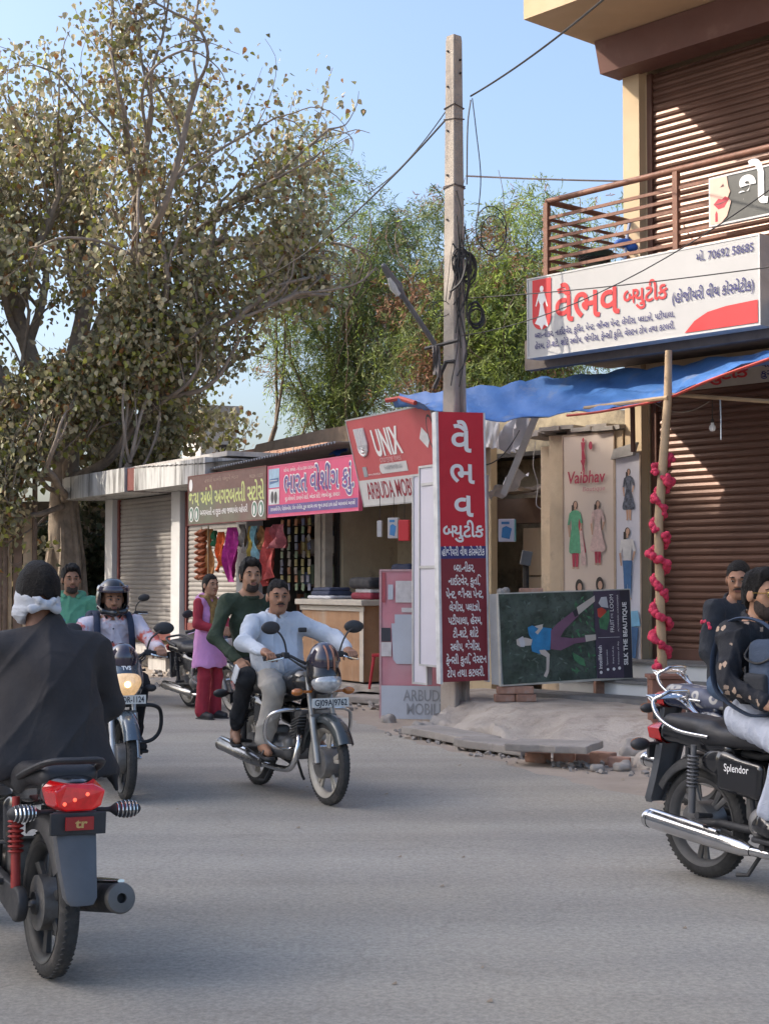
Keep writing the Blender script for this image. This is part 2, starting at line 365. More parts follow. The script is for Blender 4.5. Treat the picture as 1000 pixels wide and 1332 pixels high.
g = MB(); g.add([(-1500, -1500, 0), (1500, -1500, 0), (1500, 1500, 0), (-1500, 1500, 0)], [(0, 1, 2, 3)])
tag(g.build('ground', DIRTM), kind='structure')
edge = [(9.5, -8), (6.2, -1), (3.9, 5), (2.75, 9), (1.96, 11.2), (1.45, 12.4), (1.0, 13.6), (.45, 14.9), (.1, 16), (-.25, 17.3), (-.75, 18.8), (-1.5, 20.6), (-2.6, 22.6), (-3.6, 24.6), (-5, 28), (-8, 34), (-14, 44)]
epts = [(q.x+.05*math.sin(i*2.3)+.035*math.sin(i*5.1), q.y) for i, q in enumerate(curve_pts([(a, b, 0) for a, b in edge], 6))]
left = [(-26, 44), (-14, 30), (-9.5, 20), (-7.6, 8), (-7.2, -8)]
g = MB(); g.grid([[(a-(a+7+.2*max(b-14, 0)*1.2)*j/6-(0), b, .004) for j in range(7)] for a, b in epts])
tag(g.build('road', asphalt()), kind='structure')

TS = Vector((-.55, .835, 0)).normalized()
def rnd_slab(name, cx, cy, z, sx, sy, th, ang, mat, label, cat, group, seed, tilt=(0, 0)):
    rg = random.Random(seed); b = MB(); n = 14; out = []
    cs = [(sx/2*a*rg.uniform(.9, 1.05), sy/2*c*rg.uniform(.85, 1.08)) for a, c in ((-1, -1), (1, -1), (1, 1), (-1, 1))]
    for i in range(4):
        p0, p1 = cs[i], cs[(i+1) % 4]; k = 5 if sx > .5 else 2
        for j in range(k): t = j/k; e = rg.gauss(0, .012 if sx > .5 else .003); out.append((p0[0]+(p1[0]-p0[0])*t+e, p0[1]+(p1[1]-p0[1])*t+e*rg.choice((-1, 1))))
    b.prism(out, (0, 0, 0), (1, 0, 0), (0, 1, 0), (0, 0, th)); o = b.build(name, mat, None, bevel=.012)
    o.location = (cx, cy, z); o.rotation_euler = (tilt[0], tilt[1], ang); return tag(o, label, cat, group)
def rock(name, c, r, mat, label, group, seed):
    rg = np.random.default_rng(seed); s = SDF(max(r)*.16)
    s.rbox((0, 0, 0), [q*.85 for q in r], max(r)*.3, rotm((1, rg.normal()*.4, 0)))
    for i in range(4): s.rbox(rg.normal(size=3)*np.array(r)*.35, np.array(r)*.6, max(r)*.15, rotm(rg.normal(size=3)), k=.02)
    s.wrinkle(max(r)*.06, 40, seed); o = s.build(name, mat); o.location = c; return tag(o, label, 'stone', group)

# the apron of worn concrete rising from the road to the shop steps
low = [(.55, 16.75), (.62, 16.35), (1.02, 15.3), (1.43, 14.35), (1.9, 13.7), (2.3, 13.0), (3.1, 11.9), (4.6, 9.6), (6, 7.2)]
mid = [(.75, 17.35), (1.0, 16.9), (1.36, 16.1), (1.8, 15.3), (2.3, 14.65), (2.85, 14.0), (3.6, 13.0), (5.1, 10.8), (6.6, 8.4)]
bck = [(.9, 18.6), (1.5, 18.5), (2.2, 18.3), (3.0, 17.6), (3.6, 16.9), (4.2, 16.2), (4.9, 15.3), (6.2, 13.6), (8, 11.4)]
lw, md, bk = [curve_pts([(a, b, 0) for a, b in q], 8) for q in (low, mid, bck)]
rows = []
for i in range(len(lw)):
    wob = .05*math.sin(i*.9)+.04*math.sin(i*2.1+1); a = lw[i]+Vector((wob, wob*.4, 0)); row = []
    hz = .12+.05*math.sin(i*.5); row.append(Vector((a.x-.015, a.y-.02, -.02))); row.append(Vector((a.x, a.y, hz*.75)))
    for j in range(1, 13):
        t = j/12; q = a.lerp(md[i], t); z = hz+(.30-hz)*(t*t*(3-2*t)); q.z = z+.006*math.sin(i*1.7+j*1.1)+.006*math.sin(i*.6-j*2.3); row.append(q)
    for j in range(1, 5): q = md[i].lerp(bk[i], j/4); q.z = .30+.006*math.sin(i+j); row.append(q)
    rows.append(row)
g = MB(); g.grid(rows); tag(g.build('pavement', MUD, smooth=True, auto=60), kind='structure')
# broken slabs and bricks lying along its edge
ang = math.atan2(-.835, .55)
for i, (u, v, sx, sy, lab) in enumerate([(588, 957, 1.3, .42, 'long grey stone slab lying at the road edge, the one nearest the pole'), (650, 971, .95, .42, 'grey stone slab at the road edge between the long slab and the raised one')]):
    p = G(u, v, .06); rnd_slab('paving_slab', p.x, p.y, .03, sx, sy, .075, ang+.12*i, SLAB, lab, 'paving slab', 'broken slabs along the road edge', 3+i, (0, .02))
p = G(722, 966, .2); rnd_slab('paving_slab', p.x, p.y, .14, .8, .42, .065, ang+.5, SLAB, 'raised stone slab propped on bricks at the road edge', 'paving slab', 'broken slabs along the road edge', 9, (.03, -.02))
for i, (u, v, lab) in enumerate([(700, 984, 'reddish brick under the raised stone slab, left end'), (735, 984, 'pinkish brick under the raised stone slab, right end'), (762, 985, 'dusty brick in the kerb beside the raised slab'), (785, 987, 'dusty brick in the middle of the broken kerb'), (806, 990, 'dusty brick in the broken kerb, nearest the big stone')]):
    p = G(u, v, .05); rnd_slab('brick', p.x, p.y+.04*(i % 2), .0, .2, .12, .085+.02*(i % 2), ang+.3+.35*(i % 3), BRICK, lab, 'brick', 'bricks along the road edge', 20+i)
p = G(834, 985, .05); rock('kerb_stone', p, (.19, .14, .1), SLAB, 'largest rounded stone at the end of the broken kerb', 'stones by the kerb', 5)
for i, (u, v, r, lab) in enumerate([(808, 998, .06, 'small stone lying in front of the broken kerb, by the big stone'), (776, 999, .05, 'small stone lying in front of the dusty bricks'), (505, 936, .07, 'small brown stone beside the standing board'), (553, 948, .1, 'flat pale stone at the foot of the utility pole'), (850, 990, .09, 'stone half hidden behind the silver racked motorcycle')]):
    rock('kerb_stone', G(u, v, .03), (r*1.4, r, r*.7), SLAB, lab, 'stones by the kerb', 30+i)
# ground slabs and rubble before the old shops
for i, (u, v, sx, sy) in enumerate([(235, 885, 1.0, .8), (262, 880, 1.0, .7), (470, 905, 2.2, .9), (520, 903, 1.2, .8), (445, 897, 1.6, .7)]):
    p = G(u, v, .08); rnd_slab('paving_slab', p.x, p.y, .02, sx, sy, .08, R(-59)+.2*i, SLAB, ['cracked slab beyond the helmeted rider, by the shutters', 'cracked slab by the woman in the pink vest', 'wide slab in front of the wooden counter', 'slab behind the standing board', 'slab behind the front wheel of the loaded motorcycle'][i], 'paving slab', 'slabs before the old shops', 50+i)
rb = []; rg = random.Random(4)
b = MB()
for i in range(260):
    u = rg.uniform(195, 560); v = 905-(u < 330)*rg.uniform(8, 35)+(u > 330)*rg.uniform(-12, 18); p = G(u, v, .02); r = rg.uniform(.015, .05)
    b.box((p.x, p.y, r*.4+.01), (r*2, r*1.5, r), Matrix.Rotation(rg.uniform(0, 3), 3, Vector((rg.random(), rg.random(), 1))))
for i in range(240):
    q = lw[rg.randrange(4, 40)]; r = rg.uniform(.008, .03); b.box((q.x-rg.uniform(.0, .55), q.y-rg.uniform(0, .5), r*.4), (r*2, r*1.5, r), Matrix.Rotation(rg.uniform(0, 3), 3, Vector((rg.random(), rg.random(), 1))))
tag(b.build('rubble', SLAB), 'loose rubble and grit strewn along the road edge', 'rubble', kind='stuff')
litter = M('litter_paper', (.55, .5, .45), .8)
b = MB()
for i in range(16):
    u, v = rg.uniform(170, 980), rg.uniform(925, 1320); p = G(u, v, .006); r = rg.uniform(.006, .018)
    b.add([(p.x-r, p.y-r*.5, .007), (p.x+r, p.y-r, .009), (p.x+r*.8, p.y+r, .016), (p.x-r*.6, p.y+r*.7, .008)], [(0, 1, 2, 3)])
tag(b.build('dry_leaves', M('dry_leaf', (.26, .2, .14), .8)), 'dry leaves and scraps scattered on the tarmac', 'litter', kind='stuff')

# ---------------------------------------------------------------- frames of the two facades
def fr(o, ang): c, s_ = math.cos(ang), math.sin(ang); return (Vector((o[0], o[1], 0)), ang, Vector((c, s_, 0)), Vector((-s_, c, 0)))
RB = fr((3.04, 18.0), math.atan2(-.743, .669)); LR = fr((-4.57, 29.0), math.atan2(-.857, .514))
def fp(f, x, q, z=0): return f[0]+f[2]*x+f[3]*q+Vector((0, 0, z))
def fx(f, u, q):                      # x along the facade seen at pixel column u, at depth q
    t = (u-500)/F; a = f[0]+f[3]*q; return (t*a.y-a.x)/(f[2].x-t*f[2].y)
def fz(f, x, q, v): return P(0, v, fp(f, x, q).y).z
def shutter(parent, x0, x1, z0, z1, y, pitch, mat, framemat, depth=.018):
    b = MB(); prof = []; n = int((z1-z0-.12)/pitch)
    for i in range(n+1):
        zb = z0+.12+i*pitch
        for a, d in ((0, .0), (.12, -.75), (.45, -1), (.8, -.55), (.9, .12)):
            z = zb+a*pitch
            if z < z1: prof.append((z, y+d*depth))
    b.grid([[(x0, q[1], q[0]), ((x0+x1)/2, q[1], q[0]), (x1, q[1], q[0])] for q in prof]); o = b.build('shutter', mat, parent)
    b = MB(); b.bb((x0+.01, y-.03, z0), (x1-.01, y+.01, z0+.13)); b.build('bottom_rail', framemat, o, bevel=.006)
    for q in (x0, x1):
        b = MB(); b.bb((q-.035, y-.05, z0), (q+.035, y+.03, z1)); b.build('guide_rail', framemat, o)
    return o
# ---------------------------------------------------------------- right-hand shop building
SHB = M('brown_shutter', (.135, .068, .046), .38, metal=.25, var=.18, scale=1.5, bump=.05, bscale=30, streak=((.30, .21, .15), .3, 6), dirt=((.36, .30, .25), .27, 9))
SHT = M('tan_shutter', (.33, .19, .11), .42, metal=.2, var=.15, scale=1.5, bump=.05, dirt=((.5, .42, .34), .32, 8))
TAN = M('tan_paint', (.56, .40, .24), .8, var=.08, scale=1.5, bump=.08, streak=((.36, .26, .18), .25, 3))
rbd = thing('shop_building', 'two storey cream shop building with brown rolling shutters and railed balcony', 'building', RB[0], RB[1])
b = MB(); b.bb((-.28, .12, .0), (0, 9, 8.0)); b.bb((4.2, .12, 0), (9, 9, 8.0)); b.bb((0, .35, 0), (4.2, 9, 8)); b.bb((-.279, .0, 0), (-.035, .12, 8.0)); b.bb((4.2, 0, 0), (9, .12, 8)); b.bb((0, .05, 4.0), (4.2, .35, 4.4)); b.build('wall', CREAM, rbd)
b = MB(); b.bb((-.45, -1.55, 8.0), (9, 9.3, 8.28)); b.bb((-.45, -1.55, 8.28), (-.3, 9.3, 9.0)); b.bb((-.3, -1.55, 8.28), (9, -1.4, 9.0)); b.build('roof', TAN, rbd)
b = MB(); b.prism([(0, 7.62), (-.36, 7.62), (-.46, 7.99), (0, 7.99)], (-.36, .04, 0), (0, 1, 0), (0, 0, 1), (9, 0, 0)); b.build('shutter_box', M('brown_beam', (.15, .07, .055), .6, var=.1, scale=2, bump=.06, dirt=((.22, .13, .1), .4, 2)), rbd)
shutter(rbd, .03, 4.2, 4.4, 7.62, .16, .088, SHB, BROWNM, .02)
shutter(rbd, .06, 4.2, .68, 4.0, .16, .084, SHB, BROWNM, .018)
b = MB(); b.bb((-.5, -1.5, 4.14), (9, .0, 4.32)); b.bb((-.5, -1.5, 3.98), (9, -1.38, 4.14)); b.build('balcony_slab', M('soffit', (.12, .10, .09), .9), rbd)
rl = MB(); rl.tube([(-.2, -1.45, 5.87), (9, -1.45, 5.87)], .035, 8); rl.tube([(-.2, -1.45, 5.87), (-.2, 0, 5.87)], .035, 8); rail = rl.build('railing', RUST, rbd, smooth=True)
rl = MB()
for i in range(9):
    z = 4.74+i*.117; rl.box((4.36, -1.45, z), (9.25, .024, .034)); rl.box((-.2, -.71, z-.004), (.024, 1.42, .034))
rl.build('rail_bar', RUST, rail)
for x in (-.2, 1.6, 3.2, 5.0): q = MB(); q.bb((x-.03, -1.48, 4.32), (x+.03, -1.42, 5.85)); q.build('post', RUST, rail)
b = MB(); b.bb((-.3, -.5, .0), (8, .12, .66)); b.bb((-.45, -1.0, .0), (8, -.5, .47)); b.build('step', WHITEP, rbd)
b = MB(); b.bb((-.32, -.53, .66), (8, .13, .685)); b.bb((-.47, -1.03, .47), (8, -.5, .5)); b.bb((-.9, -1.5, .28), (8, -1.03, .345)); b.build('tread', M('grey_stone', (.16, .155, .15), .75, var=.2, scale=5, bump=.2), rbd)
b = MB(); b.bb((.0, -.32, 3.98), (4.2, -.02, 4.0)); b.bb((.0, -.34, 3.72), (4.2, -.32, 4.0)); vl = b.build('signboard', M('grey_banner', (.42, .36, .30), .8, var=.1), rbd)
RED = M('sign_red', (.55, .025, .03), .5, var=.08, scale=2); NAVY = M('sign_navy', (.03, .03, .14), .5); WHITE = M('sign_white', (.44, .43, .42), .5, var=.05, scale=2, dirt=((.5, .47, .43), .3, 3)); LWHITE = M('letter_white', (.78, .76, .74), .5, var=.03); BLACK = M('letter_black', (.03, .03, .04), .6)
lettering(vl, 'બ્~યુટીક'.replace('્~', '~'), 1.0, 1.7, 3.80, .12, RED, -.345, .02)
lettering(vl, 'પટીયાલા, હેરમ,', 1.85, 2.6, 3.88, .06, NAVY, -.345, .02); lettering(vl, 'કુર્તિ, વેસ~ટર્ન', 1.85, 2.6, 3.78, .06, NAVY, -.345, .02)

# ---------------------------------------------------------------- ruined shop between, with the doorway
old = thing('ruined_shop', 'old plastered shop with a broken roof edge and brown wooden door', 'building', RB[0], RB[1])
xa, xb = fx(RB, 733, .06), fx(RB, 705, .06)
b = MB(); b.bb((-1.5, .02, 0), (-.30, .6, 3.40)); b.bb((-1.85, .25, 0), (-1.5, 1.1, 3.3)); b.bb((-2.35, 1.1, 0), (-1.5, 1.3, 2.75)); b.build('wall', OLDPL, old)
b = MB(); b.bb((-.5, -.02, .3), (-.3, .02, 3.38)); b.build('pilaster', CREAM, old)
b = MB(); b.bb((-4.2, 1.12, 2.38), (-2.2, 1.3, 2.72)); b.build('lintel', M('brown_lintel', (.22, .15, .11), .9, var=.15, scale=3, bump=.2), old)
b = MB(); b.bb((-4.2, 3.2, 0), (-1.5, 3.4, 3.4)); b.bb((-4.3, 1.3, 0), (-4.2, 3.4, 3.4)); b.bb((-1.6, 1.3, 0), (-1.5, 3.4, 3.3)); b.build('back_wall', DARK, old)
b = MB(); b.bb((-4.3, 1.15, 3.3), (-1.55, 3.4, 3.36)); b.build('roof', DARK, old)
WOOD = M('door_wood', (.22, .095, .045), .6, var=.2, scale=5, bump=.1)
b = MB(); b.bb((-2.52, 1.1, .3), (-2.44, 1.2, 2.38)); b.bb((-2.10, 1.1, .3), (-2.04, 1.2, 2.38)); b.bb((-2.52, 1.09, 2.30), (-2.04, 1.2, 2.385)); dr = b.build('door', WOOD, old)
b = MB(); b.bb((-2.42, 1.14, .3), (-2.12, 1.17, 2.3)); b.build('door_leaf', M('beige_board', (.50, .41, .29), .8, var=.08, scale=3), dr)
b = MB()
for i in range(3): b.bb((-2.98, 1.13, .35+.66*i), (-2.53, 1.16, .99+.66*i))
b.build('panel', M('beige_panel', (.55, .44, .30), .7, var=.08, scale=2), old, bevel=.006)
b = MB(); rg = random.Random(3)
for i in range(9): x = -1.75+.17*i; b.box((x, .12+rg.uniform(0, .2), 3.42+.02*i % .07), (.3, .5, .05), Matrix.Rotation(rg.uniform(-.2, .2), 3, 'Z') @ Matrix.Rotation(rg.uniform(-.1, .1), 3, 'X'))
b.build('broken_slab', SLAB, old)
b = MB()
for i in range(16): b.box((rg.uniform(-2.75, -1.6), rg.uniform(.5, 1.15), 2.76+rg.uniform(0, .1)), (rg.uniform(.2, .5), .3, .04), Matrix.Rotation(rg.uniform(-.5, .5), 3, Vector((.4, .3, 1))))
b.build('loose_tile', M('dusty_tile', (.25, .21, .17), .9, var=.3), old)
# stained compound wall above and behind it
b = MB(); p0, p1 = P(600, 600, 22.4), P(840, 600, 20.2)
w = thing('compound_wall', 'stained old wall above the ruined shop, yellow and black with damp', 'wall', (0, 0, 0)); dv = (p1-p0).normalized(); ww = Vector((dv.y, -dv.x, 0))
b.prism([(0, 0), (3.3, 0), (3.3, 4.0), (2.4, 4.05), (1.6, 3.98), (.8, 4.02), (0, 3.95)], (p0.x, p0.y, 0), dv, (0, 0, 1), ww*-.3); b.build('wall', STAIN, w)
# white angle bar and torn sheets hanging off the ruined awning
ALU = M('pale_paint_metal', (.5, .5, .5), .5, metal=.2, var=.15, scale=5, bump=.1, dirt=((.3, .25, .2), .3, 9))
b = MB(); b.tube([P(697, 540, 18.0), P(655, 642, 18.6)], .055, 4); o = tag(b.build('angle_bar', ALU), 'white metal bar slanting down under the blue tarpaulin', 'metal bar')
SHEET = M('torn_sheet', (.42, .41, .42), .8, var=.2, scale=3, bump=.3, bscale=12, dirt=((.2, .17, .15), .4, 4))
def cloth_quad(name, corners, mat, label, cat, group=None, amp=.05, n=10, seed=0, th=.006):
    a, b_, c, d = map(Vector, corners); rg = random.Random(seed); f1, f2, ph = rg.uniform(4, 9), rg.uniform(4, 9), rg.uniform(0, 6); rows = []
    nn = ((b_-a).cross(d-a)).normalized()
    for i in range(n+1):
        t = i/n; rows.append([a.lerp(b_, s/n).lerp(d.lerp(c, s/n), t)+nn*amp*math.sin(f1*s/n+ph+f2*t)*(.3+.7*t)+nn*amp*.5*math.sin(17*s/n+5*t+ph) for s in range(n+1)])
    b = MB(); b.grid(rows); b.grid([[q+nn*th for q in r] for r in rows]); return tag(b.build(name, mat, smooth=True), label, cat, group)
cloth_quad('torn_sheet', [P(668, 520, 18.7), P(695, 520, 18.5), P(683, 590, 18.3), P(645, 583, 18.6)], SHEET, 'torn grey sheet hanging behind the slanting white bar', 'sheet', 'torn awning pieces', .09, seed=1)
cloth_quad('torn_sheet', [P(628, 545, 19.4), P(650, 540, 19.4), P(648, 583, 19.2), P(630, 582, 19.2)], M('pale_sheet', (.55, .54, .52), .8, var=.1), 'pale sheet end beside the tall red sign, under the tarpaulin', 'sheet', 'torn awning pieces', .02, seed=2)
cloth_quad('torn_sheet', [P(632, 642, 18.9), P(672, 612, 18.7), P(690, 618, 19.0), P(640, 650, 19.2)], SHEET, 'crumpled sheet lying on the broken tiles over the doorway', 'sheet', 'torn awning pieces', .06, seed=3)

# ---------------------------------------------------------------- old shop row on the left
SHG = M('grey_shutter', (.25, .235, .225), .5, metal=.25, var=.12, scale=2, bump=.05, streak=((.15, .12, .10), .35, 5), dirt=((.36, .33, .3), .3, 4))
MAROON = M('maroon_metal', (.14, .035, .03), .6, var=.2, scale=4)
COLP = M('pale_column', (.46, .46, .46), .85, var=.08, scale=3, bump=.1, streak=((.25, .24, .22), .33, 6))
row = thing('shuttered_shop', 'low concrete shop with two grey rolling shutters and a stained white lintel', 'building', LR[0], LR[1])
b = MB(); b.bb((-2.0, .12, 0), (-1.42, 5, 3.2)); b.bb((-2, .3, 0), (4.4, 5, 3.2)); b.build('wall', OLDPL, row)
for x in (-1.7, 1.62, 4.35): q = MB(); q.bb((x-.2, -.02, .4), (x+.2, .28, 3.2)); q.build('column', COLP, row, bevel=.015)
shutter(row, -1.42, 1.35, .5, 3.18, .12, .082, SHG, MAROON, .016); shutter(row, 1.88, 4.15, .72, 3.18, .12, .082, SHG, MAROON, .016)
b = MB(); b.bb((-2.35, -.75, 3.2), (1.0, .3, 3.64)); b.bb((1.34, -.7, 3.2), (4.4, .3, 3.60)); b.build('lintel', COLP if False else M('stained_lintel', (.46, .46, .45), .85, var=.1, scale=2, bump=.15, streak=((.05, .045, .04), .54, 6)), row)
b = MB(); b.bb((.98, -.7, 3.22), (1.36, .3, 3.62)); b.build('gap_panel', MAROON, row)
b = MB(); b.bb((-2.2, -.3, 3.64), (4.4, 5, 3.72)); b.build('roof', CONC, row)
b = MB(); b.bb((-2.2, -.45, .28), (4.6, .12, .42)); b.bb((-2.2, -.35, 0), (-.9, .12, .28)); b.bb((1.2, -.35, 0), (2.0, .12, .28)); b.bb((3.0, -.35, 0), (4.6, .12, .28)); b.bb((-2.2, .0, 0), (4.6, .12, .28)); b.build('plinth', CONC, row)
b = MB()
for i in range(9): b.box((1.9+.31*i, 1.6, 3.86), (.29, .22, .16))
for i in range(4): b.box((-1.7+.32*i, .7, 3.76), (.3, .22, .09))
b.build('brick_course', BRICK, row, bevel=.012)
def corrug(parent, name, x0, x1, q0, q1, z00, z01, z10, z11, mat, pitch=.076, amp=.018):   # z at (x0,q0),(x1,q0),(x0,q1),(x1,q1)
    n = int((x1-x0)/pitch*6); rows = []
    for j in range(4):
        t = j/3; rows.append([(x0+(x1-x0)*i/n, q0+(q1-q0)*t, (z00+(z01-z00)*i/n)*(1-t)+(z10+(z11-z10)*i/n)*t+amp*math.cos(i*2*math.pi/6)) for i in range(n+1)])
    b = MB(); b.grid(rows); b.grid([[(q[0], q[1], q[2]-.004) for q in r] for r in rows]); return b.build(name, mat, parent, smooth=True, auto=80)
CORR = M('dusty_tin', (.33, .315, .30), .6, metal=.3, var=.2, scale=3, bump=.1, dirt=((.17, .14, .12), .4, 3))
corrug(row, 'roof_sheet', 1.5, 4.5, -.72, 1.5, 3.62, 3.5, 3.78, 3.74, CORR, .2, .006)
INT = M('shop_interior', (.42, .34, .22), .9, var=.2, scale=1.5, bump=.1, dirt=((.16, .13, .1), .42, 1.5))
sto = thing('open_shop', 'dark open shop hung with cloths, under a rusty tin awning', 'building', LR[0], LR[1])
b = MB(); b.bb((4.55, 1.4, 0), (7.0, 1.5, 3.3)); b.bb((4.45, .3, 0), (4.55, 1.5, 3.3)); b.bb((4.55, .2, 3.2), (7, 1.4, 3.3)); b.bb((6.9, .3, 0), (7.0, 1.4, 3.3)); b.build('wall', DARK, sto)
b = MB(); rg = random.Random(11)
for i in range(5):
    b.bb((4.6, .8, .5+.5*i), (6.85, 1.38, .53+.5*i))
sh_ = b.build('shelf', M('dark_wood', (.06, .04, .03), .8), sto)
GOOD = [M('goods_%s' % n, c, .6, var=.3, scale=9) for n, c in (('rust', (.16, .06, .03)), ('blue', (.05, .07, .13)), ('ochre', (.2, .14, .05)), ('grey', (.14, .13, .12)), ('green', (.05, .08, .05)), ('black', (.03, .03, .035)))]
b = MB()
for i in range(5):
    x = 4.7
    while x < 6.7: w_ = rg.uniform(.08, .22); b.mat(rg.randrange(6)); b.bb((x, .82, .535+.5*i), (x+w_*.9, 1.2, .535+.5*i+rg.uniform(.15, .42))); x += w_
b.build('stock', GOOD, sto)
corrug(sto, 'roof_sheet', 1.95, 8.6, -.62, 1.6, 3.34, 3.52, 3.44, 3.60, CORR, .09, .02)
was = thing('open_shop', 'dim beige open shop behind the wooden counter, under the pink sign', 'building', LR[0], LR[1])
b = MB(); b.bb((7.0, 1.3, 0), (9.5, 1.4, 3.4)); b.bb((9.4, .25, 0), (9.5, 1.3, 3.4)); b.bb((7.0, .35, 0), (7.1, 1.3, 3.4)); b.build('wall', INT, was)
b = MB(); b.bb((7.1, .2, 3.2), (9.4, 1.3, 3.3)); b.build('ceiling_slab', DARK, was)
b = MB(); b.bb((6.75, .05, .2), (6.93, .2, 3.2)); b.bb((6.98, .05, .2), (7.08, .18, 3.2)); b.build('post', M('pale_post', (.34, .30, .24), .8, var=.2, scale=5, dirt=((.15, .12, .1), .4, 5)), was)
b = MB(); b.tube(curve_pts([(7.5, 1.25, 3.1), (7.8, 1.2, 2.5), (8.25, 1.25, 2.25), (8.1, 1.2, 1.9), (7.6, 1.2, 1.5)], 6), .012, 5); b.tube([(8.0, 1.2, 2.6), (8.05, 1.2, 1.9)], .03, 6); b.build('cable', DARK, was)
b = MB(); b.bb((8.35, 1.1, 2.0), (9.3, 1.28, 2.05)); b.bb((8.5, 1.0, 2.05), (8.8, 1.2, 2.3)); b.bb((8.9, 1.05, 2.05), (9.25, 1.2, 2.25)); b.build('shelf', M('dark_goods', (.05, .045, .045), .8, var=.3), was)
mob = thing('open_shop', 'phone shop behind the standing board, mostly hidden by signs', 'building', LR[0], LR[1])
xe, xf = fx(LR, 618, 2.7), fx(LR, 622, .4); b = MB(); b.bb((9.62, .6, 0), (xf, .7, 3.35)); b.bb((9.45, .2, 0), (9.62, .4, 3.3)); b.build('wall', INT, mob)
b = MB(); b.bb((9.5, .1, 3.35), (xf, .7, 3.5)); b.build('roof', CONC, mob)
b = MB(); b.bb((4.5, -.45, 0), (xf, .3, .17)); tag(b.build('plinth_floor', SLAB, None, bevel=.02), 'low dusty platform under the open shops and counter', 'platform'); o = bpy.data.objects['plinth_floor']; o.location = LR[0]; o.rotation_euler.z = LR[1]; o.name = 'shop_platform'
# brown parapet behind the roofs, small pale house beyond, blue sheet scrap
PARA = M('brown_plaster', (.25, .18, .125), .9, var=.25, scale=3, bump=.3, bscale=20, dirt=((.12, .09, .07), .4, 3))
o = thing('parapet_wall', 'brown plastered parapet rising behind the tin roofs, below the feathery tree', 'wall', LR[0], LR[1])
x0, x1 = fx(LR, 330, 3.0), fx(LR, 527, 3.0)
b = MB(); b.prism([(x0, 2.8), (x1, 2.8), (x1, 4.45), (x0+(x1-x0)*.5, 4.47), (x0+.1, 4.40), (x0, 4.3)], (0, 3.0, 0), (1, 0, 0), (0, 0, 1), (0, .3, 0)); b.build('wall', PARA, o)
b = MB(); b.bb((x0-.9, 3.0, 3.0), (x0, 3.4, 4.32)); b.build('brick_pier', BRICK, o)
cloth_quad('plastic_sheet', [P(440, 580, 22.6), P(456, 574, 22.3), P(452, 588, 22.0), P(428, 592, 22.2)], M('tarp_blue', (.03, .14, .50), .5, var=.15, scale=3, bump=.1), 'small scrap of blue plastic on the tin roof beside the phone shop sign', 'plastic sheet', None, .03, 6)
cloth_quad('plastic_sheet', [P(525, 545, 20.8), P(568, 535, 20.3), P(566, 560, 20.4), P(520, 566, 20.6)], M('pale_sheet', (.55, .54, .52), .8), 'white plastic sheet above the phone shop sign, beside the tall red sign', 'plastic sheet', None, .04, 6, 5)
hs = thing('far_house', 'pale house corner seen through the leaves above the shutters', 'house', P(283, 700, 44).to_2d().to_3d(), .3)
b = MB(); b.bb((-.5, 0, 0), (.55, 3, 6.4)); b.build('wall', M('pale_wall', (.50, .49, .47), .9, var=.1, streak=((.3, .28, .26), .4, 3)), hs); b = MB(); b.bb((-.62, -.2, 6.4), (.7, 3.2, 6.6)); b.build('roof', CONC, hs); b = MB(); b.bb((.0, -.03, 4.6), (.4, .02, 5.5)); b.build('window', DARK, hs)
# boundary wall and tin fence far left, under the peepal tree
wl = thing('boundary_wall', 'dark mossy brick wall behind the peepal trunk', 'wall', (-11, 35.5, 0), R(-8)); b = MB(); b.bb((-6, 0, 0), (9.5, .3, 3.4)); b.build('wall', M('mossy_wall', (.12, .10, .075), .95, var=.35, scale=2, bump=.5, bscale=12, dirt=((.05, .045, .035), .5, 1.5)), wl)
tf = thing('tin_fence', 'rusty upright metal sheets and posts at the left edge, under the peepal', 'fence', (-8.5, 29.6, 0), R(8))
for i in range(9):
    b = MB(); x = .19*i; b.bb((x, .03*(i % 2), 0), (x+.17, .03+.03*(i % 2), 3.2+.5*math.sin(i*2.3))); b.build('panel', [M('sunned_tin', (.5, .37, .24), .7, var=.3, scale=3, streak=((.25, .15, .09), .45, 4)), M('brown_tin', (.2, .13, .09), .7, var=.3, scale=3)][i % 2], tf)
for i in range(4): b = MB(); b.tube([(.55*i+.1, -.08, 0), (.55*i+.08, -.06, 5.0)], .05, 8); b.build('post', M('brown_post', (.16, .11, .08), .8, var=.3), tf)
# unseen building added left of the frame to keep the sun off the road
sb = thing('added_shade_building', 'tall plain building across the street, beyond the left edge of the photo', 'building', (0, 0, 0))
b = MB(); b.bb((-40, 3.0, 0), (-30, 14, 26.8)); b.bb((-40, 14, 0), (-30, 27, 26.2)); b.build('wall', M('shade_building_wall', (.55, .48, .4), .9, var=.08), sb)
b = MB()
for f_ in range(7):
    for i in range(7): b.bb((-30.03, 4.5+3*i, 1.2+3.4*f_), (-29.97, 5.9+3*i, 2.6+3.4*f_))
b.build('window', M('dark_glass', (.04, .05, .06), .2), sb)
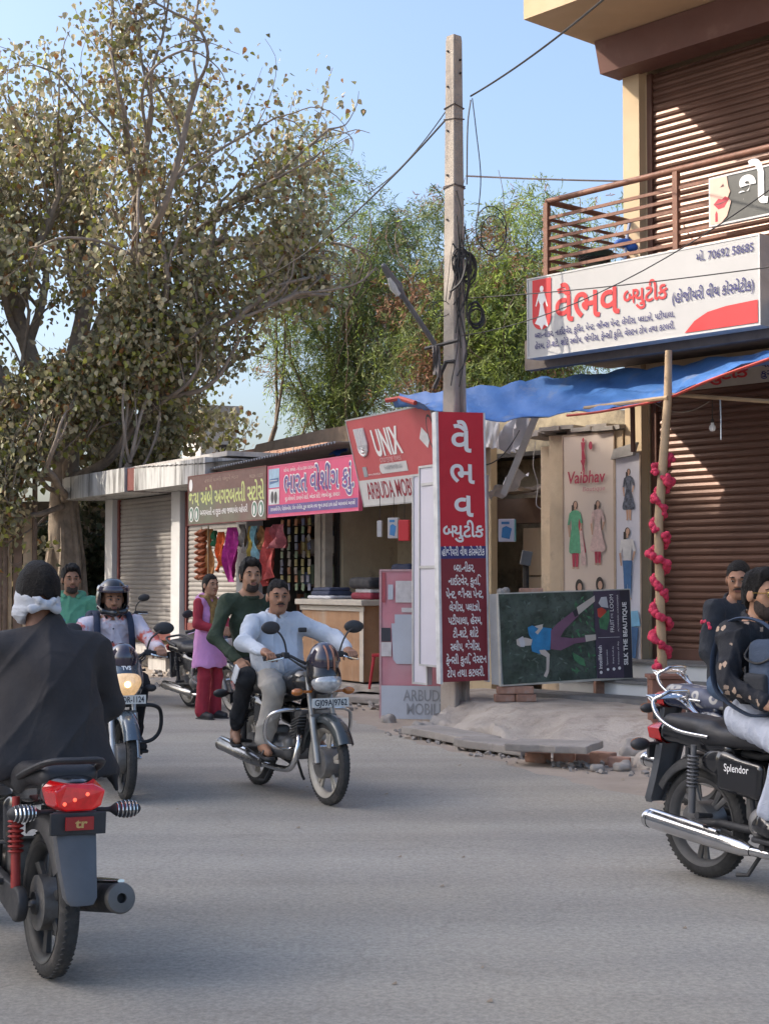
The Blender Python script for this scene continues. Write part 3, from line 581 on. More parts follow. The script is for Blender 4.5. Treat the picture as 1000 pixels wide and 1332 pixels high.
# ---------------------------------------------------------------- signs
def board(name, label, cat, f, x0, x1, q, z0, z1, th, face, side, tilt=0, roll=0, group=None, ang=None):
    o = thing(name, label, cat, fp(f, x0, q, z0), 0, group, (tilt, roll, f[1] if ang is None else ang)); o.rotation_mode = 'XYZ'
    b = MB(); b.bb((0, 0, 0), (x1-x0, th, z1-z0)); b.build('panel', face, o)
    b = MB(); e = .018; w, h = x1-x0, z1-z0
    b.bb((-e, -.006, -e), (w+e, th+.004, 0)); b.bb((-e, -.006, h), (w+e, th+.004, h+e)); b.bb((-e, -.006, 0), (0, th+.004, h)); b.bb((w, -.006, 0), (w+e, th+.004, h)); b.build('frame', side, o)
    return o
GREYM = M('grey_frame', (.45, .45, .45), .5, metal=.4, var=.1)
SQ = -1.74; SX0, SX1 = fx(RB, 688, SQ), fx(RB, 990, SQ)
sg = board('shop_sign', 'big white Gujarati shop sign with red letters hung on the balcony', 'sign', RB, SX0, SX1, SQ, 4.08, 4.94, .2, WHITE, GREYM)
u2 = lambda u: fx(RB, u, SQ)-SX0
x0, x1 = u2(694), u2(718.5); xm = (x0+x1)/2; rr = (x1-x0)/2
em = multi(sg, 'emblem', [([(x0, .845), (x0, .27+rr)]+oval(xm, .27+rr, rr, rr*.9, 14, 180, 360)+[(x1, .845)], 0),
    (oval(xm, .735, .028, .034), 1), ([(xm-.03, .70), (xm+.035, .70), (xm+.05, .6), (xm+.02, .56), (xm+.06, .42), (xm+.095, .30), (xm+.03, .335), (xm, .27), (xm-.03, .33), (xm-.10, .36), (xm-.04, .45), (xm-.02, .56), (xm-.045, .61)], 1),
    (limb2((xm-.03, .69), (xm-.085, .55), .012, .008), 1), (limb2((xm+.03, .69), (xm+.085, .53), .012, .008), 1)], [RED, LWHITE], -.008)
H = lambda s: s.replace('્', '~')
lettering(sg, 'વૈભવ', u2(724), u2(808), .33, .29, RED, -.009, .018)
lettering(sg, H('બ્યુટીક'), u2(813), u2(871), .40, .15, RED, -.009, .02)
lettering(sg, H('(હોજીયરી વીથ કોસ્મેટીક)'), u2(877), u2(984), .335, .095, NAVY, -.009, .012)
lettering(sg, H('બ્રા-નીકર, નાઈટવેર, કુિર્ત, પેન્ટ, જીન્સ પેન્ટ, લેંગીસ, પ્લાઝો, પટીયાલા,').replace('કુિ~ર્ત', 'કુતિ'), u2(697), u2(880), .195, .058, NAVY, -.009, .015)
lettering(sg, H('હેરમ, ટી-શર્ટ, શોર્ટ સ્લીપ, જેગીંસ, ફેન્સી કુિત, વેસ્ટન ટોપ તથા કટલરી.').replace('શર~ટ', 'શટે').replace('શોર~ટ', 'શોટે'), u2(697), u2(880), .075, .058, NAVY, -.009, .015)
lettering(sg, 'મો. 70692 58685', u2(909), u2(984), .715, .075, NAVY, -.009, .01)
a, c = u2(893), SX1-SX0-.01; poly(sg, 'red_swoosh', [(a, .012), (c, .012), (c, .235), (a+.5, .22), (a+.28, .19), (a+.12, .12)], RED, -.008)
# hoarding at the right edge on the railing
hq = -1.62; hx = fx(RB, 928, hq); d0 = fp(RB, hx, hq).y
hd = board('hoarding', 'grey hoarding with red lipsticked mouth fixed on the balcony railing', 'sign', RB, hx, hx+1.6, hq, P(0, 293, d0).z, P(0, 234, d0).z, .06, M('hoarding_grey', (.075, .075, .068), .5), GREYM)
SKIN2 = M('print_skin', (.68, .44, .34), .5, var=.04); hw = P(0, 234, d0).z-P(0, 293, d0).z
LIP = M('print_lip', (.42, .03, .05), .4)
multi(hd, 'printed_face', [([(0, 0), (.13, 0), (.2, .06), (.25, .2), (.21, .24), (.24, .3), (.22, hw*.75), (.2, hw), (0, hw)], 0), ([(.04, .20), (.10, .25), (.14, .235), (.18, .26), (.23, .23), (.17, .15), (.10, .14)], 1), ([(.06, .02), (.09, .02), (.09, .10), (.075, .13), (.06, .10)], 1), ([(.05, .195), (.22, .215), (.12, .19)], 2), ([(.12, .36), (.17, .36), (.16, .39)], 2)], [SKIN2, LIP, M('print_dark', (.12, .05, .05), .5)], -.008)
lettering(hd, 'શ્રે'.replace('્ર', ''), .33, .68, .12, .30, LWHITE, -.009, .03)
lettering(hd, 'ષ~ઠ', .75, 1.3, .12, .26, LWHITE, -.009, .03)
# tall red sign by the pole
q0 = P(569, 545, 16.55); q1 = P(630, 545, 16.75); ang = math.atan2(q1.y-q0.y, q1.x-q0.x); wv = (q1-q0).length
zb = P(0, 887, 16.6).z; zt = 3.42; rs = thing('vertical_sign', 'tall narrow red sign with large white Gujarati letters in front of the utility pole', 'sign', (q0.x+.05, q0.y, zb), 0, None, (0, R(-1.0), ang))
W_, Hh = wv*.96, zt-zb
b = MB(); b.bb((0, 0, 0), (W_, .1, Hh)); b.build('panel', M('sign_red_tall', (.52, .012, .028), .5, var=.05), rs)
b = MB(); b.bb((-.028, -.006, -.02), (0, .104, Hh)); b.bb((W_, -.006, -.02), (W_+.02, .104, Hh)); b.build('frame', M('frame_white', (.6, .6, .6), .4), rs)
zz = lambda v: P(0, v, 16.6).z-zb
MAROONP = M('print_maroon', (.20, .018, .028), .5, var=.05)
poly(rs, 'maroon_field', rect(0, .0, W_, zz(726)), MAROONP, -.003); poly(rs, 'navy_band', rect(0, zz(727), W_, zz(711)), NAVY, -.004)
for s, va, vb, xa, xb in (('વૈ', 588, 560, .28, .72), ('ભ', 629, 604, .24, .78), ('વ', 672, 645, .32, .74)): lettering(rs, s, W_*xa, W_*xb, zz(va), zz(vb)-zz(va), LWHITE, -.006, .02)
lettering(rs, H('બ્યુટીક'), W_*.06, W_*.96, zz(699), .125, LWHITE, -.006, .022)
lettering(rs, H('હોજીયરી વીથ કોસ્મેટીક'), W_*.03, W_*.97, zz(723), .07, LWHITE, -.006, .02)
for i, (s, a, c) in enumerate([('બ્રા-નીકર,', .28, .74), ('નાઈટવેર, કુતિ,', .16, .88), ('પેન્ટ, જીન્સ પેન્ટ,', .1, .92), ('લેંગીસ, પ્લાઝો,', .17, .86), ('પટીયાલા, હેરમ,', .14, .88), ('ટી-શર્ટ, શોર્ટ', .24, .8), ('સ્લીપ, જેગીંસ,', .18, .84), ('ફેન્સી કુતિ, વેસ્ટન', .08, .97), ('ટોપ તથા કટલરી.', .1, .92)]):
    lettering(rs, H(s).replace('શર~ટ', 'શટે').replace('શોર~ટ', 'શોટે'), W_*a, W_*c, zz(744+17.1*i), .075, LWHITE, -.006, .02)
# side-on light boxes beside it
LBX = M('lightbox_white', (.56, .54, .60), .5, var=.05, scale=2, dirt=((.42, .38, .38), .3, 3))
def slab_uv(name, label, cat, ua, da, ub, db, va, vb, th, face, side, group=None, dm=None):
    a, c = P(ua, 700, da), P(ub, 700, db); dd = dm or (da+db)/2; z0, z1 = P(0, vb, dd).z, P(0, va, dd).z; L_ = math.hypot(c.x-a.x, c.y-a.y)
    o = thing(name, label, cat, (a.x, a.y, z0), math.atan2(c.y-a.y, c.x-a.x), group); h = z1-z0
    b = MB(); b.bb((0, 0, 0), (L_, th, h)); b.build('panel', face, o, bevel=.006)
    b = MB(); e = .02; b.bb((-.004, -.012, -.004), (L_+.004, 0, e)); b.bb((-.004, -.012, h-e), (L_+.004, 0, h+.004)); b.bb((-.004, -.012, e), (e, 0, h-e)); b.bb((L_-e, -.012, e), (L_+.004, 0, h-e)); b.build('frame', side, o); o['w'] = L_; o['h'] = h; return o
lb = slab_uv('light_box', 'white light box standing edge-on left of the tall red sign, framed in grey metal', 'light box', 545.5, 17.2, 575, 16.75, 605, 867, .07, LBX, GREYM, 'edge-on light boxes by the pole'); b = MB(); b.bb((.02, -.012, 1.08), (lb['w']-.02, -.002, 1.11)); b.bb((.05, -.012, 2.0), (lb['w']-.1, -.002, 2.03)); b.build('rail', GREYM, lb)
slab_uv('light_box', 'rearmost whitish light box, its dark top cap showing left of its twin', 'light box', 537, 17.45, 556, 17.2, 617, 890, .06, LBX, GREYM, 'edge-on light boxes by the pole')
slab_uv('light_box', 'pale light box peeping out on the right of the tall red sign', 'light box', 612, 17.5, 631, 17.35, 618, 775, .06, M('lightbox_pink', (.52, .45, .47), .5, var=.1), GREYM, 'edge-on light boxes by the pole')
# standing board of the phone shop
PINK = M('faded_pink', (.56, .22, .25), .5, var=.14, scale=3, tint=(.58, .34, .36), dirt=((.62, .5, .5), .3, 5)); PALE = M('faded_blue', (.50, .52, .56), .5, var=.08, scale=3)
ab = slab_uv('standing_board', 'faded pink and white standing board with ARBUDA MOBILE at its foot', 'sign', 494, 17.95, 575, 17.8, 741, 936, .04, PINK, M('frame_pink', (.5, .3, .3), .5)); w, h = ab['w'], ab['h']
PRED = M('print_dull_red', (.36, .07, .08), .5); PGREY = M('print_grey', (.30, .31, .33), .5)
multi(ab, 'print', [(rect(.02, .0, w-.02, h*.225), 1), (rect(.03, h*.78, .07, h*.98), 2), (rect(.10, h*.80, .16, h*.90), 1), ([(.16, h*.40), (.2, h*.37)]+[(.48, h*.37), (.5, h*.42), (.5, h*.64), (.14, h*.64)], 1), (rect(.18, h*.64, .40, h*.70), 1), (rect(.02, h*.52, .13, h*.61), 3), (rect(.02, h*.42, .14, h*.515), 4), (rect(.19, h*.78, .42, h*.925), 4), (rect(.26, h*.715, .45, h*.745), 4)], [PINK, PALE, PRED, M('print_black', (.04, .04, .05), .5), M('print_paper', (.6, .56, .54), .7, var=.15, scale=12)], -.014)
lettering(ab, 'ARBUDA', .28, w+.06, h*.125, .115, PGREY, -.02, .01); lettering(ab, 'MOBILE', .32, w+.02, h*.035, .115, PGREY, -.02, .01)
st = thing('plastic_stool', 'red plastic stool peeping out behind the faded standing board', 'stool', G(500, 895, .17)); RP = M('red_plastic', (.42, .02, .03), .4)
b = MB(); b.bb((-.17, -.17, .42), (.17, .17, .45)); b.build('seat', RP, st, bevel=.01)
for i, (a, c) in enumerate(((-1, -1), (1, -1), (1, 1), (-1, 1))): b = MB(); b.tube([(.14*a, .14*c, .42), (.2*a, .2*c, 0)], [.025, .02], 6); b.build('leg', RP, st)
# pink, green and phone signs on the old row
def row_sign(label, ua, ub, q, z0, z1, face, side, **k):
    xa, xb = fx(LR, ua, q), fx(LR, ub, q); o = board('shop_sign', label, 'sign', LR, xa, xb, q, z0, z1, .05, face, side, **k); return o, xb-xa
OLIVE = M('sign_olive', (.135, .145, .095), .6, var=.12, scale=2, tint=(.17, .10, .085)); YEL = M('letter_yellow', (.52, .56, .20), .5)
js, w = row_sign('faded olive green shop sign with yellow Gujarati letters over hanging cloths', 245, 346, -.72, 2.52, 3.30, OLIVE, MAROON)
poly(js, 'top_band', rect(.01, .52, w-.01, .775), M('sign_brown', (.15, .075, .065), .6, var=.12), -.002)
lettering(js, H('જય અંબે અગરબત્તી સ્ટોસે'), .03, w-.06, .30, .21, YEL, -.004, .02)
lettering(js, H('અગરબત્તી ના છુટક તથા જથ્થાબંધ વહેપારી'), .48, w-.62, .13, .085, LWHITE, -.004, .015)
lettering(js, H('હજારો ધાર્મિક વસ્તુનો ભંડાર'), .65, 1.9, .66, .05, M('letter_tan', (.34, .25, .2), .6), -.004); lettering(js, '98254 10233', 2.3, 2.75, .64, .045, M('letter_tan', (.3, .22, .18), .6), -.004)
rings = []
for x in (.13, .35, w-.38, w-.15): rings += [(oval(x, .16, .1, .125), 0), (oval(x, .16, .082, .105), 1), (oval(x-.01, .15, .03, .07), 2)]
multi(js, 'roundel', rings+[(oval(.12, .64, .07, .1), 0)], [LWHITE, M('print_green', (.12, .22, .16), .6), LWHITE], -.004)
MAG = M('sign_magenta', (.62, .05, .16), .5, var=.06, scale=2); PUR = M('sign_purple', (.10, .06, .24), .5)
bs, w = row_sign('bright pink shop sign with dark blue Gujarati letters and two small pictures', 349, 466, -.72, 2.55, 3.28, MAG, M('frame_pink2', (.6, .1, .2), .5))
poly(bs, 'band', rect(.0, .03, w, .16), PUR, -.003)
s1 = H('ભારત વોશીંગ કાું.')
lettering(bs, s1, .50, w-.09, .32, .255, LWHITE, -.005, .05); lettering(bs, s1, .52, w-.11, .32, .25, PUR, -.008, .015)
lettering(bs, H('શુટ-શેરવાની, દામણની સાડી, બ્લેઝર કોટી, પંજાબી સુટ, કામદાર'), .55, w-.5, .21, .05, LWHITE, -.005, .01); lettering(bs, H('ડ્રાયક્લીનીંગ, પેટ્રોલવોશ, રોલ પોલીશ, ફુલ સ્ટાર્ચ તથા જુના કપડાં ડાઘ કાઢી આપવામાં આવશે'), .08, w-.08, .075, .045, LWHITE, -.005, .01)
lettering(bs, H('પ્રોપ્રા. કલ્પેશ - મો.૯૮૨૪૦ ૨૧૩૦૯'), .5, 1.45, .63, .045, LWHITE, -.005, .005)
multi(bs, 'picture', [(rect(.02, .42, .36, .70), 0), (rect(.02, .17, .36, .40), 1), ([(.05, .47), (.34, .5), (.34, .56), (.05, .55)], 2), (oval(.14, .28, .05, .09), 3), (oval(.25, .27, .05, .09), 3), (rect(.06, .52, .3, .53), 1)], [M('print_sky', (.30, .45, .58), .5), M('print_pale', (.62, .62, .62), .5), M('print_blue', (.06, .13, .28), .5), M('print_black', (.04, .04, .05), .5)], -.004)
UR = M('sign_coral', (.50, .085, .095), .5, var=.05, scale=2, dirt=((.5, .2, .18), .25, 3))
q = -.95; xa, xb = fx(LR, 474, q), fx(LR, 574, q); us = board('shop_sign', 'slanting coral red UNIX phone shop sign with ARBUDA MOBILE on white', 'sign', LR, xa, xb+.3, q, 2.60, 3.72, .06, UR, GREYM, tilt=R(14), ang=LR[1]-.04); w = xb-xa+.3
us.location.z = 2.57
poly(us, 'white_band', rect(.0, .0, w, .33), M('sign_offwhite', (.58, .57, .56), .5, var=.05), -.003)
xu = lambda u: fx(LR, u, q)-xa+.12
lettering(us, 'ARBUDA MOBILE', xu(476), xu(549), .08, .19, M('letter_maroon', (.30, .03, .05), .5), -.006, .012)
lettering(us, 'UNIX', xu(500), xu(537), .62, .29, LWHITE, -.006, .03, shear=-.12)
lettering(us, 'charging lives', xu(503), xu(532), .53, .075, M('letter_pinkish', (.6, .35, .35), .5), -.006)
lettering(us, 'www.unixindia.in', .3, .62, .38, .03, LWHITE, -.006); multi(us, 'code_patch', [(rect(.17, .37, .28, .50), 0)], [PGREY], -.004)
lettering(us, 'HARMANBHAI', xu(507), xu(531), .43, .05, PGREY, -.009); poly(us, 'white_pill', [(xu(500), .42), (xu(502), .385), (xu(538), .385), (xu(538), .51), (xu(502), .51), (xu(500), .48)], M('sign_offwhite', (.58, .57, .56), .5), -.005)
st_ = []
for k in range(3):
    r_ = .05*(k+1)-.02; st_.append(r_)
b = MB(); 
for r_ in (.115, .07, .026): b.tube([(.27-r_+.03, -.012, 1.0+.0), (.27-r_+.05, -.012, .78)]+[(.30+.01-r_*math.cos(R(a)), -.012, .76-r_*math.sin(R(a))) for a in range(0, 181, 30)]+[(.27+r_+.05, -.012, .78), (.27+r_+.03, -.012, 1.0)], .0165, 6)
b.build('emblem', LWHITE, us)
multi(us, 'printed_gadget', [([(1.75, .75), (1.85, .88), (2.0, .75), (1.9, .62)], 0), (oval(2.05, .8, .09, .22), 1), (oval(2.05, .8, .07, .19), 2)], [M('print_pale', (.62, .62, .62), .5), M('print_black', (.04, .04, .05), .5), UR], -.005)
# fashion board lying on its side
fa, fb_ = P(650, 700, 16.5), P(820, 700, 17.1); L_ = math.hypot(fb_.x-fa.x, fb_.y-fa.y); fz0, fz1 = P(0, 891.5, 16.5).z, P(0, 773, 16.5).z; hh = fz1-fz0
fo = thing('advert_board', 'dark advertising light box lying on its side on bricks, printed with a sideways woman', 'sign', (fa.x, fa.y, fz0), 0, None, (0, R(-1.6), math.atan2(fb_.y-fa.y, fb_.x-fa.x)))
b = MB(); b.bb((-.0, 0, 0), (L_, .22, hh)); b.build('panel', M('box_grey', (.42, .44, .44), .6, metal=.3, var=.1, dirt=((.3, .28, .25), .35, 4)), fo)
b = MB(); b.bb((-.004, -.008, -.012), (L_+.01, .03, .014)); b.bb((-.004, -.008, hh-.014), (L_+.01, .03, hh+.012)); b.bb((-.004, -.008, .014), (.014, .03, hh-.014)); b.bb((L_-.006, -.008, .014), (L_+.01, .03, hh-.014)); b.build('frame', M('frame_cream', (.5, .48, .42), .5), fo)
FOL = M('print_foliage', (.028, .05, .036), .5, var=.6, scale=9, tint=(.07, .10, .085), dirt=((.015, .02, .018), .5, 14)); PURD = M('print_purple_dark', (.055, .04, .07), .5); ROB = M('print_teal_shirt', (.02, .20, .42), .5, var=.2, scale=12); LEG = M('print_plum', (.16, .075, .13), .5, var=.15); SKP = M('print_skin_grey', (.50, .45, .40), .5, var=.08); LGR = M('print_leaf', (.05, .17, .08), .5, var=.4, scale=14)
fx_, fz_ = lambda u: (u-24)/(948-24)*L_, lambda v: hh*(1-(v-100)/(700-100.0))+.0
def q2(u, v):                        # pixel of the enlarged photo -> board plane
    t = (u-24)/(945-24); top = 128+(62-128)*t; bot = 745+(650-745)*t; return (t*L_, hh*(bot-v)/(bot-top))
Q = lambda *pts: [q2(a, c) for a, c in pts]
rgf = random.Random(8); lv = []
for i in range(90):
    cx, cy = rgf.uniform(480, 680), rgf.uniform(120, 640); a = rgf.uniform(0, 6.3); l_ = rgf.uniform(12, 30); c_, s_ = math.cos(a)*l_, math.sin(a)*l_
    lv.append((Q((cx-c_, cy-s_), (cx-s_*.35, cy+c_*.35), (cx+c_, cy+s_), (cx+s_*.35, cy-c_*.35)), 5 if rgf.random() < .3 else 8))
for i in range(140):
    cx, cy = rgf.uniform(40, 480), rgf.uniform(120, 700); a = rgf.uniform(0, 6.3); l_ = rgf.uniform(8, 24); c_, s_ = math.cos(a)*l_, math.sin(a)*l_
    lv.append((Q((cx-c_, cy-s_), (cx-s_*.3, cy+c_*.3), (cx+c_, cy+s_), (cx+s_*.3, cy-c_*.3)), rgf.choice([8, 8, 9])))
sh = [(Q((25, 128), (685, 82), (690, 668), (40, 740)), 0)]+lv+[(Q((680, 82), (942, 62), (947, 650), (690, 668)), 1), (Q((870, 68), (942, 62), (947, 650), (884, 655)), 7),
    (Q((215, 345), (245, 330), (262, 335), (380, 345), (365, 490), (330, 495), (290, 520), (240, 505), (235, 470), (245, 430), (222, 395)), 2),
    (Q((375, 360), (420, 310), (530, 225), (575, 210), (572, 250), (470, 350), (440, 400), (520, 405), (615, 395), (620, 425), (540, 440), (440, 490), (370, 485)), 3), (Q((530, 225), (560, 205), (575, 245), (545, 262)), 7), (Q((560, 195), (690, 110), (690, 150), (572, 245)), 4), (Q((612, 380), (690, 372), (690, 408), (618, 425)), 4),
    (Q((262, 335), (320, 318), (318, 345), (282, 390), (265, 375), (290, 350)), 4), (Q((290, 495), (330, 490), (362, 520), (352, 640), (335, 678), (315, 668), (335, 625), (338, 540), (300, 520)), 4), (Q((135, 430), (165, 415), (200, 415), (245, 425), (235, 465), (195, 470), (160, 478), (138, 465)), 4), (Q((150, 425), (180, 405), (195, 440), (190, 478), (165, 478)), 6),
    (Q((520, 510), (525, 500), (600, 540), (610, 590), (570, 580), (530, 548)), 5), (Q((705, 200), (735, 188), (768, 205), (770, 245), (735, 265), (708, 250)), 10), (Q((735, 120), (775, 115), (785, 190), (735, 185), (715, 160)), 6), (Q((715, 270), (790, 200), (790, 270), (770, 340), (720, 330)), 5), (Q((705, 392), (860, 380), (860, 383), (705, 395)), 6)]
for v in (625, 605, 598, 590): pass
multi(fo, 'print', sh, [FOL, PURD, ROB, LEG, SKP, LGR, M('print_silver', (.5, .5, .52), .5), M('print_night', (.022, .02, .032), .5), M('print_moss', (.045, .07, .05), .5), M('print_haze', (.10, .14, .12), .5), M('print_scarlet', (.5, .05, .03), .5)], -.012)
def vtext(s, u, va, vb, h, mat, bold=.0): a, c = q2(u, va), q2(u, vb); lettering(fo, s, a[1], c[1], a[0], h, mat, -.11, bold, rot=90)
for t_ in [('SILK THE BEAUTIQUE', 913, 565, 145, .045, .03), ('FRUIT', 820, 350, 265, .042, .0), ('OF THE', 815, 258, 226, .025, .0), ('LOOM', 820, 210, 98, .042, .0), ('ACTIVEWEAR | LOUNGEWEAR', 856, 345, 98, .016, .0), ('intellifresh', 727, 600, 445, .04, .015), ('Signature cotton', 768, 575, 470, .016, 0), ('Breezy fit soft dry', 812, 560, 445, .016, 0), ('freshness all day', 850, 565, 410, .016, 0)]:
    a, c = q2(t_[1], t_[2]), q2(t_[1], t_[3]); lettering(fo, t_[0], a[1], c[1], a[0], t_[4], LWHITE, -.06, t_[5], rot=90)
for o_ in fo.children:
    if o_.name.startswith('lettering'): o_.location.y = .0; 
for o_ in fo.children:
    if o_.name.startswith('lettering'):
        for v_ in o_.data.vertices: v_.co.y = -.11
for o_ in fo.children:
    if o_.name.startswith('print'):           # keep the printed layers within one centimetre
        for v_ in o_.data.vertices: v_.co.y = -.012+(v_.co.y+.012)*.05
    if o_.name.startswith('lettering'):
        for v_ in o_.data.vertices: v_.co.y = -.024
for x in (768, 810, 850): pass
multi(fo, 'icon', [(oval(*q2(718, 625), .018, .018), 0), (oval(*q2(767, 603), .016, .016), 0), (oval(*q2(810, 598), .018, .018), 0), (oval(*q2(850, 590), .018, .018), 0)], [LWHITE], -.024)
for i, (dx, z, a_) in enumerate(((.0, .30, .05), (.02, .385, -.05), (.22, .30, .1), (.20, .385, 0))):
    rnd_slab('brick', fa.x+.05+dx, fa.y+.1, z, .22, .12, .08, .1+a_, BRICK, ['lower left brick holding up the advertising board', 'upper left brick holding up the advertising board', 'lower right brick holding up the advertising board', 'upper right brick holding up the advertising board'][i], 'brick', 'bricks under the advertising board', 70+i)
rnd_slab('brick', fb_.x-.25, fb_.y+.14, .30, .3, .14, .2, .1, BRICK, 'brick pier under the far end of the advertising board', 'brick', 'bricks under the advertising board', 77)
rnd_slab('brick', P(690, 774, 16.7).x, P(690, 774, 16.7).y+.05, fz1+.015, .26, .12, .05, .1, BRICK, 'flat brick lying on top of the advertising board', 'brick', None, 78)
rock('kerb_stone', P(655, 770, 16.62)+Vector((0, .08, 0)), (.08, .06, .04), SLAB, 'dark stone lying on top of the advertising board', None, 79)
# boutique banners
def figure2(o, x, z, h, dress, bottom, skin, hair, mats, kind):
    s = h; L = []
    L.append((oval(x, z+.90*s, .045*s, .06*s), hair)); L.append((limb2((x-.035*s, z+.9*s), (x-.05*s, z+.70*s), .03*s, .02*s), hair)); L.append((oval(x+.006*s, z+.905*s, .03*s, .045*s), skin)); L.append((limb2((x, z+.87*s), (x, z+.82*s), .015*s, .018*s), skin))
    L.append((limb2((x-.035*s, z+.32*s), (x-.03*s, z+.03*s), .035*s, .022*s), bottom)); L.append((limb2((x+.035*s, z+.32*s), (x+.03*s, z+.03*s), .035*s, .022*s), bottom))
    L.append((oval(x-.035*s, z+.015*s, .025*s, .015*s), skin)); L.append((oval(x+.04*s, z+.015*s, .025*s, .015*s), skin))
    sm = lambda q: [(a.x, a.y) for a in curve_pts([(c[0], c[1], 0) for c in q+q[:1]], 4)[:-1]]
    if kind == 'long': L.append((limb2((x+.05*s, z+.79*s), (x+.15*s, z+.22*s), .022*s, .05*s), bottom))
    if kind == 'long': L.append((sm([(x-.03*s, z+.825*s), (x-.085*s, z+.79*s), (x-.062*s, z+.62*s), (x-.085*s, z+.48*s), (x-.11*s, z+.24*s), (x, z+.225*s), (x+.11*s, z+.24*s), (x+.085*s, z+.48*s), (x+.062*s, z+.62*s), (x+.085*s, z+.79*s), (x+.03*s, z+.825*s)]), dress))
    if kind == 'dress': L.append((sm([(x-.03*s, z+.825*s), (x-.08*s, z+.79*s), (x-.055*s, z+.60*s), (x-.10*s, z+.42*s), (x-.145*s, z+.22*s), (x, z+.20*s), (x+.145*s, z+.22*s), (x+.10*s, z+.42*s), (x+.055*s, z+.60*s), (x+.08*s, z+.79*s), (x+.03*s, z+.825*s)]), dress))
    if kind == 'top': L.append(([(x-.08*s, z+.80*s), (x+.08*s, z+.80*s), (x+.06*s, z+.5*s), (x-.06*s, z+.5*s)], dress)); L.append((limb2((x-.02*s, z+.52*s), (x-.02*s, z+.2*s), .06*s, .035*s), bottom)); L.append((limb2((x+.03*s, z+.52*s), (x+.02*s, z+.2*s), .05*s, .035*s), bottom))
    L.append((limb2((x-.075*s, z+.79*s), (x-.12*s, z+.62*s), .025*s, .02*s), dress)); L.append((limb2((x-.12*s, z+.62*s), (x-.10*s, z+.45*s), .018*s, .012*s), skin))
    L.append((limb2((x+.075*s, z+.79*s), (x+.125*s, z+.64*s), .025*s, .02*s), dress)); L.append((limb2((x+.125*s, z+.64*s), (x+.09*s, z+.52*s), .018*s, .012*s), skin)); return L
BEIGE = M('banner_beige', (.60, .49, .40), .6, var=.05, scale=1.5, tint=(.56, .47, .40)); LILAC = M('banner_lilac', (.56, .54, .58), .6, var=.06, scale=1.5, dirt=((.4, .38, .36), .3, 3))
fm = [M('print_red', (.40, .035, .07), .5), M('print_mint', (.10, .34, .19), .5, var=.2, scale=20), M('print_rose', (.56, .40, .36), .5, var=.2, scale=25), M('print_skin3', (.48, .29, .2), .5), M('print_hair', (.03, .022, .02), .5), M('print_navyfloral', (.09, .10, .13), .5, var=.9, scale=25), M('print_jeans', (.04, .12, .26), .5), M('print_cream', (.6, .57, .54), .5), M('print_sky2', (.18, .42, .60), .5)]
bq = -.04; xa, xb = fx(RB, 733, bq), fx(RB, 798, bq); yb_ = fp(RB, (xa+xb)/2, bq).y; vz = lambda v: P(0, v, yb_).z
bn = board('wall_banner', 'pale beige wall banner with red script and two women in long kurtas', 'banner', RB, xa, xb, bq, vz(800), vz(566), .012, BEIGE, M('banner_edge', (.4, .3, .22), .8)); w = xb-xa; z0 = vz(800)
Z = lambda v: vz(v)-z0
multi(bn, 'print', figure2(bn, w*.24, Z(740), Z(647)-Z(740), 1, 0, 3, 4, None, 'long')+[(limb2((w*.36, Z(690)), (w*.42, Z(735)), .02, .04), 2)]+figure2(bn, w*.70, Z(735), Z(648)-Z(735), 2, 0, 3, 4, None, 'dress')+[(oval(w*.33, Z(763), .06, .09), 4), (oval(w*.34, Z(764), .035, .05), 3), (oval(w*.74, Z(760), .06, .09), 4), (oval(w*.75, Z(761), .035, .05), 3)]
    +[(oval(w*.43, Z(572), .018, .028), 0), (limb2((w*.43, Z(575)), (w*.42, Z(586)), .035, .018), 0), (limb2((w*.42, Z(586)), (w*.44, Z(598)), .018, .032), 0), (limb2((w*.44, Z(598)), (w*.42, Z(613)), .025, .008), 0), (limb2((w*.40, Z(598)), (w*.46, Z(613)), .02, .006), 0), (oval(w*.58, Z(580), .03, .05), 0)], fm, -.004)
lettering(bn, 'Vaibhav', w*.10, w*.86, Z(628), .13, fm[0], -.03, .015, shear=.1); lettering(bn, 'Boutique', w*.42, w*.86, Z(639), .05, M('letter_pink', (.5, .2, .22), .5), -.03, .0, shear=.15)
bq = -.09; xa, xb = fx(RB, 801, bq), fx(RB, 832, bq); yb_ = fp(RB, (xa+xb)/2, bq).y
bn2 = board('wall_banner', 'narrow lilac wall banner beside the brown shutter, with a woman in jeans', 'banner', RB, xa, xb, bq, P(0, 862, yb_).z, P(0, 590, yb_).z, .012, LILAC, M('banner_edge', (.4, .3, .22), .8)); w = xb-xa; z0 = P(0, 862, yb_).z
multi(bn2, 'print', figure2(bn2, w*.55, Z(677), Z(607)-Z(677), 5, 3, 3, 4, None, 'dress')+figure2(bn2, w*.5, Z(780), Z(682)-Z(780), 7, 6, 3, 4, None, 'top')+[(limb2((w*.65, Z(795)), (w*.7, Z(815)), .1, .12), 8), (limb2((w*.7, Z(815)), (w*.6, Z(855)), .09, .08), 6), (limb2((w*.3, Z(800)), (w*.25, Z(850)), .05, .05), 8)], fm, -.004)
b = MB(); b.prism([(-.03, 0), (.3, .03), (.36, .18), (.02, .12)], (0, -.06, P(0, 590, yb_).z-z0-.06), (1, 0, 0), (0, 0, 1), (0, .05, 0)); b.build('peeled_flap', M('flap_grey', (.32, .30, .28), .8), bn2)
